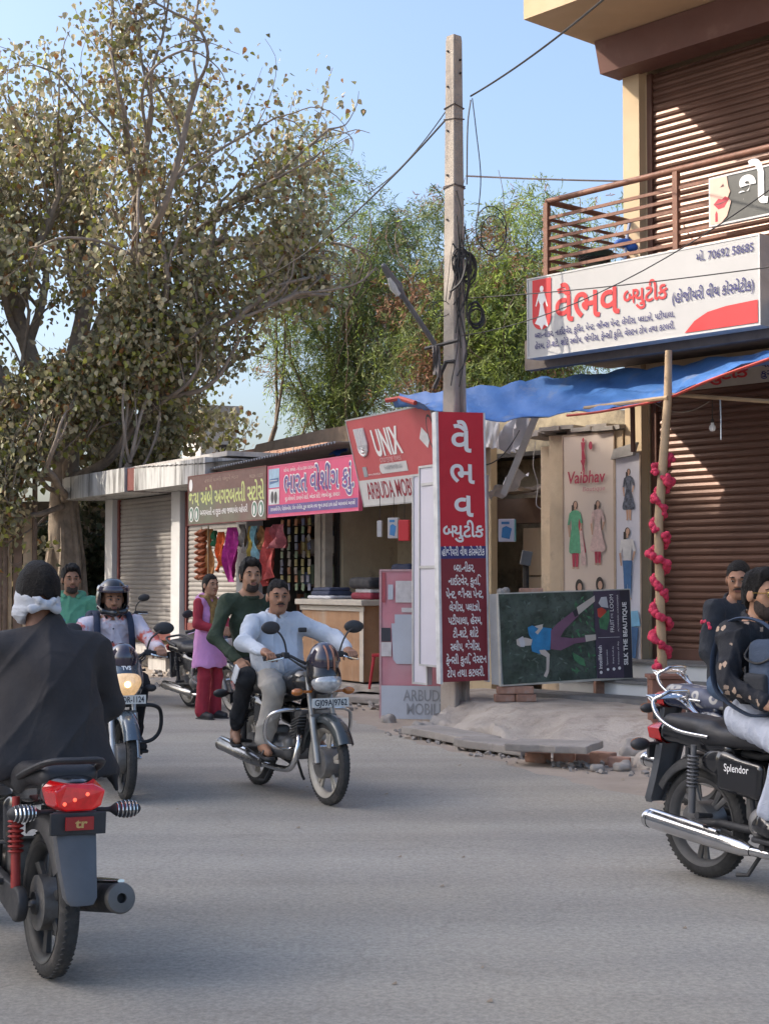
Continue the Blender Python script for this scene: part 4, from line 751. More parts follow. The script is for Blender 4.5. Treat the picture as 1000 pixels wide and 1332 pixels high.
# small electric boxes
for (u, v, d, lab, m_) in [(659, 690, 17.6, 'pale blue printed box fixed beside the brown wooden door', LBX), (512, 687, 18.6, 'white printed gadget box hanging under the phone shop sign', WHITE), (494, 688, 18.9, 'slim white tube lamp box hanging under the phone shop sign', WHITE), (526, 690, 18.3, 'bright red box hanging under the phone shop sign', RED)]:
    p = P(u, v, d); o = thing('wall_box', lab, 'box', p, RB[1]+.5, 'small boxes hanging at the shop fronts'); s_ = (.19, .06, .26) if u == 659 else ((.06, .05, .2) if u == 494 else (.13, .08, .25))
    b = MB(); b.box((0, 0, 0), s_); b.build('case', m_, o, bevel=.008)
    if u in (659, 512): multi(o, 'print', [([(-s_[0]*.3, -.08), (s_[0]*.2, -.10), (s_[0]*.35, .02), (0, .05), (-s_[0]*.25, .03)], 0), (rect(-s_[0]*.3, .07, s_[0]*.2, .10), 0)], [M('print_blue2', (.05, .2, .42), .5)], -s_[1]/2-.002)
    if u != 659: b = MB(); b.tube([(0, 0, s_[2]/2), (0, 0, s_[2]/2+.3)], .004, 5); b.build('cord', DARK, o)
    if u == 659: b = MB(); b.bb((s_[0]/2, -.031, -.125), (s_[0]/2+.004, .03, .125)); b.build('side_stripe', M('print_teal', (.12, .42, .42), .5), o)
o = thing('meter_box', 'small dark meter box on a short post beside the ruined doorway', 'box', P(684, 735, 17.9)); b = MB(); b.tube([(0, .05, -.9), (0, .05, .05)], .04, 6); b.build('post', DARK, o); b = MB(); b.box((0, 0, .08), (.12, .1, .17), Matrix.Rotation(.2, 3, 'Y')); b.build('case', M('grey_box', (.14, .14, .14), .6), o, bevel=.01)

# ---------------------------------------------------------------- utility pole, its wires, the street lamp
POLEC = M('pole_concrete', (.38, .33, .28), .9, var=.2, scale=3, bump=.4, bscale=35, streak=((.15, .13, .12), .47, 9), dirt=((.23, .20, .18), .42, 2.5))
PX, PY = .775, 16.95
pole = thing('utility_pole', 'tall tapering concrete electric pole rising behind the tall red sign', 'utility pole', (PX, PY, 0), RB[1])
b = MB(); vs_ = []; hs_ = [0, 2.6, 3.4, 5.55, 5.7, 7.62, 7.68]
for z in hs_:
    w = (.242-.107*z/7.68)/2*(.9 if z > 7.65 else 1); g_ = w*.5 if z < 5.6 else w*.999; e = w*.88
    vs_ += [(-w, -e, z), (-e, -w, z), (e, -w, z), (w, -e, z), (w, -w*.42, z), (g_, -w*.36, z), (g_, w*.36, z), (w, w*.42, z), (w, e, z), (e, w, z), (-e, w, z), (-w, e, z)]
nn = 12; b.add(vs_, [(i*nn+j, i*nn+(j+1) % nn, (i+1)*nn+(j+1) % nn, (i+1)*nn+j) for i in range(len(hs_)-1) for j in range(nn)]+[tuple(range((len(hs_)-1)*nn, len(hs_)*nn))]); b.build('shaft', POLEC, pole)
b = MB()
for i, z in enumerate((7.5, 7.1, 6.6, 6.1, 5.6)): b.lathe([(0, 0), (.012, 0), (.012, .02), (0, .02)], (-.02, -.075-.011*(7.68-z)*.65-.012, z), (0, 1, 0), 8)
for z in (7.4, 7.25): b.lathe([(0, 0), (.012, 0), (.012, .02), (0, .02)], (.068+.007*(7.68-z), .02, z), (1, 0, 0), 8)
b.build('bolt_hole', DARK, pole)
b = MB()
for z, tz in ((6.86, .03), (6.74, -.02), (5.98, .0), (5.96, .03)):
    w = (.242-.107*z/7.68)/2+.006; b.tube([(-w, -w, z), (w, -w, z+tz), (w, w, z), (-w, w, z-tz), (-w, -w, z)], .008, 5)
b.build('wire_band', M('old_wire', (.12, .10, .09), .7), pole)
b = MB(); b.tube([(-.24, -.22, 4.17), (.2, -.14, 4.22)], .022, 5); b.tube([(-.12, -.2, 3.72), (.02, -.15, 4.0), (.12, -.12, 4.0)], .025, 5); b.build('bracket', M('dark_iron', (.06, .055, .05), .6, metal=.3), pole)
CBL = M('black_cable', (.025, .023, .022), .6)
rgw = random.Random(5)
def coil(c, rx, rz, n, r, label, ax=.3):
    b = MB(); 
    for k in range(n):
        ph, tx, tz = rgw.uniform(0, 6), rgw.uniform(.75, 1.1), rgw.uniform(.75, 1.1); ox, oz, oy = rgw.gauss(0, .025), rgw.gauss(0, .03), rgw.gauss(0, .03)
        b.tube([(c[0]+ox+rx*tx*math.cos(ph+t*.35), c[1]+oy+ax*rx*math.cos(ph+t*.35), c[2]+oz+rz*tz*math.sin(ph+t*.35)) for t in range(19)], r, 5)
    return tag(b.build('cable_coil', CBL, smooth=True), label, 'cable', 'cables on the utility pole')
coil(P(601, 345, 16.72), .10, .16, 9, .008, 'thick tangled coil of black cable hanging on the front of the pole')
coil(P(619, 411, 16.9), .085, .14, 4, .011, 'round loop of black cable hanging at the right of the pole')
coil(P(640, 305, 16.9), .17, .24, 2, .006, 'large loose loop of thin cable standing out to the right of the pole')
coil(P(566, 405, 16.9), .09, .11, 2, .005, 'thin loose wire loop left of the pole above the lamp bracket')
b = MB()
for i in range(16):
    u, v = rgw.uniform(588, 606), rgw.uniform(235, 400); b.tube(curve_pts([P(u, v, 16.7), P(u+rgw.uniform(-8, 14), v+rgw.uniform(20, 60), 16.68), P(u+rgw.uniform(-12, 10), v+rgw.uniform(60, 120), 16.7)], 5), rgw.choice([.004, .006, .009]), 5)
b.tube(curve_pts([P(608, 335, 16.7), P(600, 365, 16.6), P(585, 380, 16.65)], 5), .014, 6)
tag(b.build('wire_tangle', CBL, smooth=True), 'tangle of wires running down the front of the pole', 'cable', 'cables on the utility pole')
def wire(name, pts, r, label, mat=CBL, group='overhead wires'):
    b = MB(); b.tube(pts, r, 5); return tag(b.build(name, mat, smooth=True), label, 'wire', group)
wire('overhead_wire', sag(P(612, 125, 16.9), P(800, -14, 13.0), .05), .011, 'thick black wire rising from the pole to the top right corner')
wire('overhead_wire', sag(P(583, 152, 16.95), P(310, 372, 31), .35), .012, 'wire falling from the pole leftwards into the peepal leaves')
wire('overhead_wire', sag(P(583, 140, 16.95), P(478, 252, 22), .12), .007, 'thin second wire beside the one falling left from the pole')
wire('overhead_wire', sag(P(606, 229, 16.9), P(832, 236, 17.9), .01), .011, 'pale straight rope from the pole to the shop building', M('pale_rope', (.5, .42, .36), .8))
wire('overhead_wire', sag(P(606, 388, 16.9), P(1010, 346, 12.5), .03), .006, 'thin black wire crossing in front of the big white sign, left end on the pole')
wire('overhead_wire', sag(P(600, 437, 16.8), P(1010, 240, 12.5), .22), .006, 'thin black wire rising across the big white sign to the hoarding')
wire('overhead_wire', curve_pts([P(614, 128, 16.85), P(619, 170, 16.8), P(625, 232, 16.85), P(620, 290, 16.8)], 6), .006, 'loose wire dangling beside the pole top')
wire('overhead_wire', curve_pts([P(612, 130, 16.85), P(608, 165, 16.8), P(607, 240, 16.8)], 6), .008, 'short wire hanging straight from the pole knot')
wire('overhead_wire', sag(P(600, 590, 17.2), P(675, 560, 18.2), .25), .008, 'black wire sagging across the ruined awning', CBL)
lp = thing('street_lamp', 'slanting street lamp arm reaching up left from the pole', 'street lamp', P(565, 447, 16.85)); o_ = lp.location.copy(); LG = M('lamp_grey', (.17, .17, .17), .5, metal=.5)
b = MB(); b.tube([(0, 0, 0), P(523, 384, 16.45)-o_], .028, 8); b.build('arm', LG, lp, smooth=True)
s = SDF(.008); a, c = P(523, 385, 16.45)-o_, P(499, 346, 16.2)-o_; s.cap(a, a.lerp(c, .3), .035, .055); s.cap(a.lerp(c, .3), c, .058, .03, .03); s.build('lamp_head', LG, lp)
b = MB(); m_ = a.lerp(c, .45)+Vector((-.01, -.02, -.05)); b.tube([a.lerp(c, .2)+Vector((0, -.015, -.05)), m_, a.lerp(c, .72)+Vector((0, -.01, -.035))], [.03, .045, .02], 8); b.build('lamp_glass', M('lamp_glass', (.55, .55, .52), .25), lp, smooth=True)
cloth_quad('rag', [P(562, 450, 16.8), P(572, 450, 16.8), P(574, 492, 16.8), P(563, 487, 16.8)], M('grey_rag', (.22, .19, .17), .9), 'grey rag hanging from the lamp bracket', 'rag', None, .05, 8, 3)

# ---------------------------------------------------------------- blue tarpaulin, its poles, garland, bulb
frt = [(508, 519, 18.3), (540, 523, 17.9), (580, 536, 17.4), (625, 546, 17.0), (690, 542, 16.6), (760, 536, 16.0), (815, 527, 15.5), (868, 515, 15.15), (925, 491, 14.6), (1008, 461, 13.8)]
bck_ = [(520, 514, 18.4), (560, 509, 18.1), (600, 505, 17.75), (650, 500, 17.55), (690, 494, 17.5), (735, 489, 17.4), (800, 483, 17.0), (860, 476, 16.5), (920, 468, 16.0), (1010, 456, 14.9)]
F_, B_ = curve_pts([P(*q) for q in frt], 6), curve_pts([P(*q) for q in bck_], 6); rows = []
for j in range(11):
    t = j/10; rows.append([a.lerp(c, t)+Vector((0, 0, -.09*math.sin(math.pi*t)*(1+.4*math.sin(i*.35))+.018*math.sin(i*1.15+j*.9)+.006*math.sin(i*2.6-j*.5)+.004*math.sin(i*3.7+j*2.1)*math.sin(math.pi*min(1, t+.15))+.012*math.sin(i*.5-j*1.7))) for i, (a, c) in enumerate(zip(F_, B_))])
TARP = M('tarp_blue2', (.06, .165, .42), .5, var=.2, scale=2.5, bump=.5, bscale=7, dirt=((.24, .27, .34), .45, 2.6), tint=(.07, .19, .48))
tp = thing('tarpaulin', 'blue plastic tarpaulin stretched as an awning in front of the shops', 'tarpaulin', (0, 0, 0)); b = MB(); b.grid(rows); b.grid([[q-Vector((0, 0, .006)) for q in r] for r in rows]); b.build('sheet', TARP, tp, smooth=True, auto=80)
HEM = M('red_hem', (.50, .08, .06), .6); b = MB(); b.tube([q-Vector((0, .01, .02)) for q in F_[28:]], .022, 6, flat=.6); b.build('hem', HEM, tp); b = MB(); b.tube([P(502, 521, 18.3), P(520, 518, 18.2), P(540, 524, 17.9)], .03, 6); b.build('hem', HEM, tp)
BAM = M('bamboo', (.36, .25, .15), .7, var=.2, scale=6, bump=.15, streak=((.18, .12, .08), .4, 8))
pb = G(863, 928, .30); 
o = thing('wooden_pole', 'crooked wooden pole holding up the tarpaulin, wound with a pink garland', 'pole', pb)
b = MB(); pts = [P(869, 456, 15.1), P(868, 520, 15.1), P(862, 600, 15.08), P(856, 680, 15.05), P(858, 780, 15.0), pb]; pts = [q-pb for q in pts]; b.tube(pts, [.034, .042, .045, .046, .046, .05], 8); b.build('shaft', BAM, o, smooth=True)
b = MB(); b.tube([P(760, 531, 16.2), P(868, 517, 15.05)], .022, 6); tag(b.build('bamboo_bar', BAM, smooth=True), 'bamboo bar under the tarpaulin edge, left of the garlanded pole', 'pole', 'bamboo bars under the tarpaulin')
b = MB(); b.tube([P(868, 513, 15.2), P(1010, 523, 14.9)], .022, 6); tag(b.build('bamboo_bar', BAM, smooth=True), 'bamboo bar under the tarpaulin edge, right of the garlanded pole', 'pole', 'bamboo bars under the tarpaulin')
b = MB(); b.tube([P(690, 534, 17.3), P(824, 529, 17.3)], .016, 6); tag(b.build('iron_bar', BROWNM, smooth=True), 'thin dark iron bar under the tarpaulin above the banner', 'bar')
b = MB(); b.tube([P(822, 524, 17.2), P(823, 588, 17.2)], .03, 6); b.tube([P(818, 524, 17.2), P(846, 514, 16.6)], .03, 6); tag(b.build('iron_post', BROWNM), 'short brown iron post above the narrow lilac banner', 'post')
GAR = M('garland_pink', (.55, .035, .085), .8, var=.3, scale=40, bump=.5, bscale=120)
gp = []; rg = random.Random(2)
def at_pole(v): 
    vs2 = [456, 520, 600, 680, 780, 928]
    for i in range(5):
        if vs2[i] <= v <= vs2[i+1]: return (pts[i].lerp(pts[i+1], (v-vs2[i])/(vs2[i+1]-vs2[i])))+pb
b = MB(); V_ = []; v = 596.0; a_ = 0.0
segs = [(596, 622, 0), (640, 700, 1), (706, 722, 0), (728, 800, 1), (806, 870, 1)]
while v < 872:
    c = at_pole(v); a_ += .33; rr = .068+.02*math.sin(a_*.37); q = c+Vector((rr*math.cos(a_), rr*math.sin(a_), 0)); rad = rg.uniform(.036, .056)
    if math.sin(v*.17) > -.93:
        for k in range(3):
            dq = Vector((rg.gauss(0, .012), rg.gauss(0, .012), rg.gauss(0, .012))); rr2 = rad*rg.uniform(.55, .85); b.lathe([(0, -rr2), (rr2*.7, -rr2*.7), (rr2, 0), (rr2*.7, rr2*.7), (0, rr2)], q+dq, (rg.gauss(0, 1), rg.gauss(0, 1), rg.gauss(0, 1)), 7)
    v += 1.9
tag(b.build('garland', GAR, smooth=True), 'bright pink pompom garland spiralling round the wooden pole', 'garland')
bl = thing('light_bulb', 'unlit white bulb hanging under the tarpaulin before the shutter', 'bulb', P(926, 556, 15.6)); b = MB(); b.lathe([(0, -.042), (.025, -.036), (.036, -.01), (.03, .015), (.016, .032), (.016, .05)], (0, 0, 0), (0, 0, 1), 14); b.build('globe', M('bulb_white', (.75, .73, .7), .3), bl, smooth=True); b = MB(); b.lathe([(.018, .048), (.018, .085), (.006, .09), (.005, .28)], (0, 0, 0), (0, 0, 1), 10); b.build('holder', DARK, bl)
wire('hanging_string', [P(936, 520, 15.0), P(937, 545, 15.0), P(937, 572, 15.0)], .007, 'pale string hanging beside the bulb', M('pale_string', (.4, .45, .5), .8), None)
wire('hanging_string', sag(P(845, 520, 15.8), P(922, 522, 15.4), .12), .005, 'thin cable sagging between the bamboo bar and the bulb', M('tan_cable', (.3, .25, .2), .8), None)
wire('hanging_string', curve_pts([P(696, 575, 17.9), P(693, 605, 17.9), P(699, 630, 17.85), P(697, 655, 17.8), P(703, 662, 17.8)], 6), .005, 'pale frayed string hanging on the ruined wall', M('pale_string2', (.6, .55, .5), .8), None)
wb = thing('cable_stub', 'blue and white cable stub sticking up inside the balcony corner', 'cable', P(812, 322, 17.0)); b = MB(); b.tube([(0, 0, -.15), (.03, 0, .15), (.06, 0, .3)], .02, 6); b.build('pipe', M('pale_pipe', (.4, .45, .6), .6), wb); s = SDF(.012); s.ell((0, 0, .05), (.12, .06, .05)).ell((.08, 0, .0), (.07, .05, .05)); s.build('bag', M('bag_blue', (.03, .12, .45), .5), wb)
dv_ = thing('wash_basin', 'round dark green basin with wires standing behind the balcony rails', 'basin', P(773, 345, 17.0)); b = MB(); b.lathe([(0, 0), (.1, 0), (.19, .12), (.21, .13), (.2, .15), (.17, .13), (.09, .03), (0, .02)], (0, 0, 0), (0, 0, 1), 24); b.build('bowl', M('green_bowl', (.05, .09, .075), .5), dv_, smooth=True)
b = MB()
for k in range(5): b.tube([(.17*math.cos(t*.5+k), .15*math.sin(t*.5+k), .08+.03*math.sin(t+k)) for t in range(13)], .012, 5)
b.build('wires', CBL, dv_)
# brown plinth box behind the pole foot
bx = thing('wooden_box', 'brown wooden box standing behind the silver luggage rack, by the garlanded pole', 'box', G(866, 944, .25)); BXM = M('terracotta_box', (.17, .075, .05), .7, var=.2, bump=.1, dirt=((.3, .2, .15), .35, 5)); b = MB(); b.bb((-.15, -.13, 0), (.16, .15, .44)); b.build('case', BXM, bx, bevel=.012); b = MB(); b.bb((-.17, -.15, .44), (.18, .17, .475)); b.build('lid', BXM, bx, bevel=.006)

# ---------------------------------------------------------------- counter and goods
PLY = M('worn_plywood', (.34, .19, .10), .8, var=.2, scale=3, bump=.2, bscale=30, streak=((.42, .35, .27), .47, 2.5), dirt=((.16, .10, .07), .4, 4)); CTOP = M('counter_top', (.48, .43, .36), .7, var=.15, scale=4, dirt=((.25, .2, .16), .35, 5))
cx0, cx1 = fx(LR, 393, -.35), fx(LR, 470, -.35)
ct = thing('shop_counter', 'worn plywood counter with a pale top outside the washing shop', 'counter', fp(LR, cx0, -.35, .17), LR[1]+.02); w = cx1-cx0
b = MB(); b.bb((0, 0, 0.03), (w, .03, 1.08)); b.bb((w-.03, .03, .03), (w, 1.0, 1.08)); b.bb((0, .03, .03), (.03, 1.0, 1.08)); b.build('front_panel', PLY, ct, bevel=.004)
b = MB(); b.bb((-.08, -.08, 1.08), (w+.08, 1.1, 1.16)); b.build('top', CTOP, ct, bevel=.012); b = MB(); b.bb((-.03, -.02, 1.0), (w+.03, 0, 1.07)); b.bb((w-.09, -.012, .03), (w+.012, 0, 1.0)); b.build('batten', CTOP, ct, bevel=.004); b = MB(); b.bb((.05, .05, -.1), (w-.05, .9, .03)); b.build('foot', DARK, ct)
def pile(name, f, k, q, z, layers, label, cat, group=None):
    o = thing(name, label, cat, fp(f, k, q, z), f[1]+.1, group); z_ = 0
    for i, (m_, sx, sy, sz) in enumerate(layers): s = SDF(.014); s.rbox((0, 0, sz/2), (sx/2, sy/2, sz/2), sz*.4); s.wrinkle(.008, 28, i+3); c_ = s.build('fold', m_, o); c_.location.z = z_; c_.rotation_euler.z = .1*math.sin(i*5); z_ += sz*.9
    return o
NV = M('cloth_navy', (.04, .05, .09), .9); WH = M('cloth_white', (.6, .6, .62), .9, var=.1); RD = M('cloth_red', (.2, .02, .04), .9); BK = M('cloth_black', (.03, .03, .035), .9, var=.3)
pile('cloth_pile', LR, cx0+.35, -.05, 1.33, [(WH, .62, .45, .05), (NV, .55, .4, .07), (NV, .5, .36, .06)], 'folded navy and white clothes on the left end of the counter', 'clothes', 'clothes on the counter')
pile('cloth_pile', LR, cx0+1.35, .05, 1.33, [(RD, .5, .4, .1), (WH, .45, .3, .07), (BK, .6, .45, .16)], 'white and dark red clothes heaped in the middle of the counter', 'clothes', 'clothes on the counter')
pile('cloth_pile', LR, cx0+1.75, .45, 1.33, [(BK, .7, .5, .2), (BK, .6, .45, .18), (NV, .5, .4, .16)], 'tall heap of black clothes at the right end of the counter', 'clothes', 'clothes on the counter')
im = thing('clothes_iron', 'dark iron and yellow bottle standing on the counter below the cable', 'iron', fp(LR, cx0+.95, .45, 1.33), LR[1]); s = SDF(.012); s.rbox((0, 0, .05), (.13, .07, .05), .03).chain([(-.1, 0, .1), (-.08, 0, .19), (.08, 0, .19), (.1, 0, .1)], [.02]*4); s.build('body', BK, im); b = MB(); b.lathe([(.05, 0), (.05, .16), (.02, .2), (.02, .24)], (.22, 0, 0), (0, 0, 1), 10); b.build('bottle', M('yellow_bottle', (.25, .19, .05), .4), im)
# cloths hung under the olive sign
def hang(u, v0, v1, wd, col, label, seed, d=25.4, q=-.45, pts=None, sh=0.9, amp=.05, cat='cloth'):
    k = fx(LR, u, q); d_ = fp(LR, k, q).y; za, zb_ = P(0, v0, d_).z, P(0, v1, d_).z; m_ = M('hang_%d' % seed, col, .85, var=.35, scale=14, bump=.2, bscale=70)
    T = LR[2]; w1 = wd; w0 = wd*.45; o_ = fp(LR, k, q)
    return cloth_quad('hanging_cloth', [o_+T*(-w0/2)+Vector((0, 0, za)), o_+T*(w0/2)+Vector((0, 0, za)), o_+T*(w1/2*sh)+Vector((0, 0, zb_)), o_+T*(-w1/2)+Vector((0, 0, zb_+.25*(seed % 3-1)*.6))], m_, label, cat, 'cloths hung under the olive sign', amp, 9, seed)
hang(273, 688, 752, .34, (.42, .19, .06), 'orange gold cloth hanging next to the string of brass lamps', 1)
hang(279, 690, 718, .2, (.03, .16, .07), 'small dark green cloth hanging among the orange ones', 2, q=-.5)
hang(287, 692, 733, .34, (.62, .11, .02), 'bright orange cloth with golden end', 3, q=-.5)
hang(301, 686, 757, .52, (.36, .02, .20), 'large magenta cloth hanging to a point', 4, q=-.55, amp=.07)
hang(316, 682, 722, .3, (.25, .22, .2), 'grey beaded strings hanging beside the magenta cloth', 5)
hang(328, 684, 716, .28, (.38, .27, .05), 'mustard yellow cloth hanging beside the pale blue one', 6)
hang(331, 684, 727, .26, (.22, .40, .44), 'pale blue cloth hanging in the middle of the row', 7, q=-.5)
hang(340, 684, 722, .3, (.27, .14, .05), 'brown and gold cloth hanging beside the red one', 8)
hang(349, 686, 750, .44, (.42, .07, .06), 'red cloth hanging lowest at the right', 9, q=-.5, amp=.08)
hang(362, 682, 713, .62, (.27, .07, .08), 'maroon cloth with golden border spread at the right end', 10, q=-.55, amp=.07)
hang(293, 735, 748, .2, (.42, .30, .08), 'short golden fringe hanging below the bright orange cloth', 11, q=-.48)
PKT = [M('packet_%d' % i, c, .4, var=.3, scale=20) for i, c in enumerate(((.25, .22, .2), (.3, .12, .05), (.1, .12, .2), (.28, .24, .08), (.12, .2, .12)))]
for i, (u, lab) in enumerate([(368, 'string of small packets hanging in the dark doorway, nearest the maroon cloth'), (377, 'string of small packets hanging in the dark doorway, second from the maroon cloth'), (386, 'string of small packets hanging in the middle of the dark doorway'), (395, 'string of small packets hanging in the dark doorway, second from the post'), (403, 'string of small packets hanging in the dark doorway, nearest the post')]):
    k = fx(LR, u, .1); o = thing('packet_string', lab, 'packets', fp(LR, k, .1, 0), LR[1], 'packet strings in the dark doorway'); b = MB(); b.tube([(0, .01, 2.6), (0, .01, 1.3-.1*i % .3)], .004, 5); b.build('cord', DARK, o); b = MB(); rr_ = random.Random(i+20)
    for j in range(9): b.mat(rr_.randrange(5)); b.box((rr_.gauss(0, .012), -.01, 2.5-.125*j), (.085, .012, .105), Matrix.Rotation(rr_.gauss(0, .15), 3, 'Y'))
    b.build('packet', PKT, o); o.children[-1]['kind'] = 'stuff'
k = fx(LR, 262, -.5); o = thing('lamp_string', 'string of rusty clay lamps hanging at the left of the cloths', 'decoration', fp(LR, k, -.5, 0), LR[1]); d_ = fp(LR, k, -.5).y
for i in range(8):
    z = P(0, 693+i*8.2, d_).z
    for sx in (-.09, .08): b = MB(); b.lathe([(0, -.05), (.04, -.045), (.075, 0), (.085, .03), (.05, .035), (0, .03)], (sx, 0, z), (.4*sx, -.5, .8), 10); b.build('clay_lamp', M('clay', (.26, .075, .03), .7, var=.3, scale=20), o, smooth=True)
b = MB(); b.tube([(-.0, 0, P(0, 685, d_).z), (0, 0, P(0, 758, d_).z)], .006, 5); b.build('cord', BAM, o)
b = MB(); k = fx(LR, 271, -.5); b.tube([fp(LR, k, -.5, 2.5), fp(LR, k, -.5, .45)], .012, 6); tag(b.build('bamboo_stick', BAM), 'thin bamboo stick standing beside the clay lamps', 'stick')
# ---------------------------------------------------------------- trees
def leafmat(name, col, rough=.5, trans=.25):
    m = bpy.data.materials.new(name); m.use_nodes = True; t = m.node_tree; L = t.links; b = t.nodes['Principled BSDF']; o = t.nodes['Material Output']
    g_ = t.nodes.new('ShaderNodeNewGeometry'); r = t.nodes.new('ShaderNodeValToRGB'); L.new(g_.outputs['Random Per Island'], r.inputs[0])
    r.color_ramp.elements[0].color = tuple(c*.55 for c in col)+(1,); r.color_ramp.elements[1].color = tuple(min(1, c*1.5) for c in col)+(1,)
    L.new(r.outputs[0], b.inputs['Base Color']); b.inputs['Roughness'].default_value = rough
    tr = t.nodes.new('ShaderNodeBsdfTranslucent'); L.new(r.outputs[0], tr.inputs[0]); mx = t.nodes.new('ShaderNodeMixShader'); mx.inputs[0].default_value = trans
    L.new(b.outputs[0], mx.inputs[1]); L.new(tr.outputs[0], mx.inputs[2]); L.new(mx.outputs[0], o.inputs[0]); return m
BARK = M('peepal_bark', (.24, .195, .155), .9, var=.3, scale=5, bump=.4, bscale=20, dirt=((.15, .125, .10), .45, 4)); BARK2 = M('dark_bark', (.17, .13, .10), .9, var=.3, scale=5, bump=.4)
PLEAF = [leafmat('peepal_leaf', (.255, .25, .135), .4, .3), leafmat('dusty_leaf', (.40, .345, .21), .5, .25), leafmat('yellow_green_leaf', (.31, .32, .07), .5, .4), leafmat('brown_leaf', (.26, .13, .05), .6, .3)]
def grow(start, d, length, r, level, maxlev, rg, env, tips, segs, spread=.6, up=.12, nb=(3, 5), taper=.62, mid=True):
    d = Vector(d).normalized(); n = 5; pts = [Vector(start)]; p = Vector(start); side = Vector((rg.gauss(0, 1), rg.gauss(0, 1), rg.gauss(0, .6))).normalized()
    for i in range(n):
        d = (d+side*.10+Vector((rg.gauss(0, .11), rg.gauss(0, .11), rg.gauss(0, .09)+up*.25))).normalized(); q = p+d*length/n
        if level > 0 and not env(q): d = (d+(env.c-q).normalized()*.45).normalized(); q = p+d*length/n
        p = q; pts.append(Vector(p))
    r1 = r*taper if level < maxlev else r*.35
    segs.append((pts, [r+(r1-r)*i/n for i in range(n+1)], level))
    if level >= maxlev: tips.append(pts); return
    if level >= maxlev-1: tips.append(pts[2:])
    k = rg.randint(*nb)
    for j in range(k):
        i = n if j < 2 else rg.randint(2, n-1); az = rg.uniform(0, 6.283); a, c = frame_of(d); dd = (d+(a*math.cos(az)+c*math.sin(az))*spread*rg.uniform(.6, 1.25)).normalized()
        grow(pts[i], dd, length*rg.uniform(.6, .82), r1*rg.uniform(.55, .8), level+1, maxlev, rg, env, tips, segs, spread, up, nb, taper)
class Env:
    def __init__(s, blobs): s.b = [(Vector(c), Vector(r)) for c, r in blobs]; s.c = sum((c for c, r in s.b), Vector())/len(s.b)
    def __call__(s, q): return any(((q.x-c.x)/r.x)**2+((q.y-c.y)/r.y)**2+((q.z-c.z)/r.z)**2 < 1 for c, r in s.b)
def branches(parent, segs, mat, name='trunk', n=(10, 8, 6, 5, 4, 4, 3)):
    b = MB()
    for pts, rs, lv in segs: b.tube(curve_pts(pts, 2), [rs[min(len(rs)-1, int(i/2))]*(1-(i % 2)*.5)+rs[min(len(rs)-1, int(i/2)+1)]*(i % 2)*.5 for i in range(2*len(pts)-1)], n[min(lv, 6)], cap=False)
    return b.build(name, mat, parent, smooth=True, auto=80)
def heart_leaves(parent, C_, size, mats, probs, rg, droop=.8, name='crown'):
    n = len(C_); C_ = np.asarray(C_); s = size*rg.uniform(.65, 1.25, n)
    ax = rg.normal(size=(n, 3)); ax[:, 2] -= droop*1.6; ax /= np.linalg.norm(ax, axis=1)[:, None]        # stalk to tip, mostly hanging
    w = np.cross(ax, rg.normal(size=(n, 3))); w /= np.linalg.norm(w, axis=1)[:, None]; nn = np.cross(ax, w)
    out = []
    for (a, b, c) in ((0, 0, 0), (.22, .40, .06), (.55, .36, .08), (1.1, 0, -.10), (.55, -.36, .08), (.22, -.40, .06)): out.append(C_+s[:, None]*(ax*a+w*b+nn*c))
    V_ = np.stack(out, 1).reshape(-1, 3); base = np.arange(n)[:, None]*6; f = np.concatenate([base+np.array([[0, 1, 2, 3]]), base+np.array([[0, 3, 4, 5]])], 1).reshape(-1, 4)
    mi = np.repeat(rg.choice(len(mats), n, p=probs), 2); return mesh_np(name, V_, f, mats, mi, parent)
def along(tips, n, rg, jit):
    T_ = [np.array([tuple(q) for q in t]) for t in tips]; L_ = np.array([len(t) for t in T_]); w = L_/L_.sum(); idx = rg.choice(len(T_), n, p=w); out = np.zeros((n, 3))
    for i, k in enumerate(idx): t = T_[k]; j = rg.integers(0, len(t)-1) if len(t) > 1 else 0; f = rg.random(); out[i] = t[j]*(1-f)+t[min(j+1, len(t)-1)]*f
    return out+rg.normal(size=(n, 3))*jit
def build_peepal(name, label, base, blobs, trunk, seed, nleaf, size, lev=4, group=None, probs=(.5, .33, .13, .04), jit=.16, limbs=None):
    t = thing(name, label, 'tree', base, 0, group); rg = random.Random(seed); rn = np.random.default_rng(seed); env = Env([(Vector(c)-Vector(base), r) for c, r in blobs]); tips, segs = [], []
    segs.append(([Vector(q) for q in trunk[0]], trunk[1], 0))
    for (st_, d, ln, r) in limbs: grow(st_, d, ln, r, 1, lev, rg, env, tips, segs)
    tips = [q for q in tips if env(q[-1])] or tips
    branches(t, segs, BARK); C_ = along(tips, nleaf, rn, jit); C_ = np.array([c for c in C_ if env(Vector(c)) or rn.random() < .25])
    heart_leaves(t, C_, size, PLEAF, probs, rn); return t, segs
base = (P(85, 700, 31).x, 31, 0)
bl_ = [(P(80, 180, 31), (5.2, 3.2, 3.9)), (P(300, 110, 31), (2.7, 2.6, 2.5)), (P(345, 255, 31), (1.9, 2.2, 1.9)), (P(250, 330, 31.5), (2.9, 2.4, 2.2)), (P(110, 430, 31), (3.4, 2.6, 2.4)), (P(150, 545, 32), (2.4, 1.4, 1.5)), (P(320, 390, 31.5), (1.8, 2, 1.5)), (P(30, 620, 30.3), (2.1, 1.5, 1.6)), (P(95, 660, 29.9), (1.5, 1.0, 1.0)), (P(10, 420, 31), (2.4, 2.2, 2.6)), (P(200, 20, 31), (3.5, 3, 2.6)), (P(215, 560, 33.2), (1.8, 1.0, 1.0))]
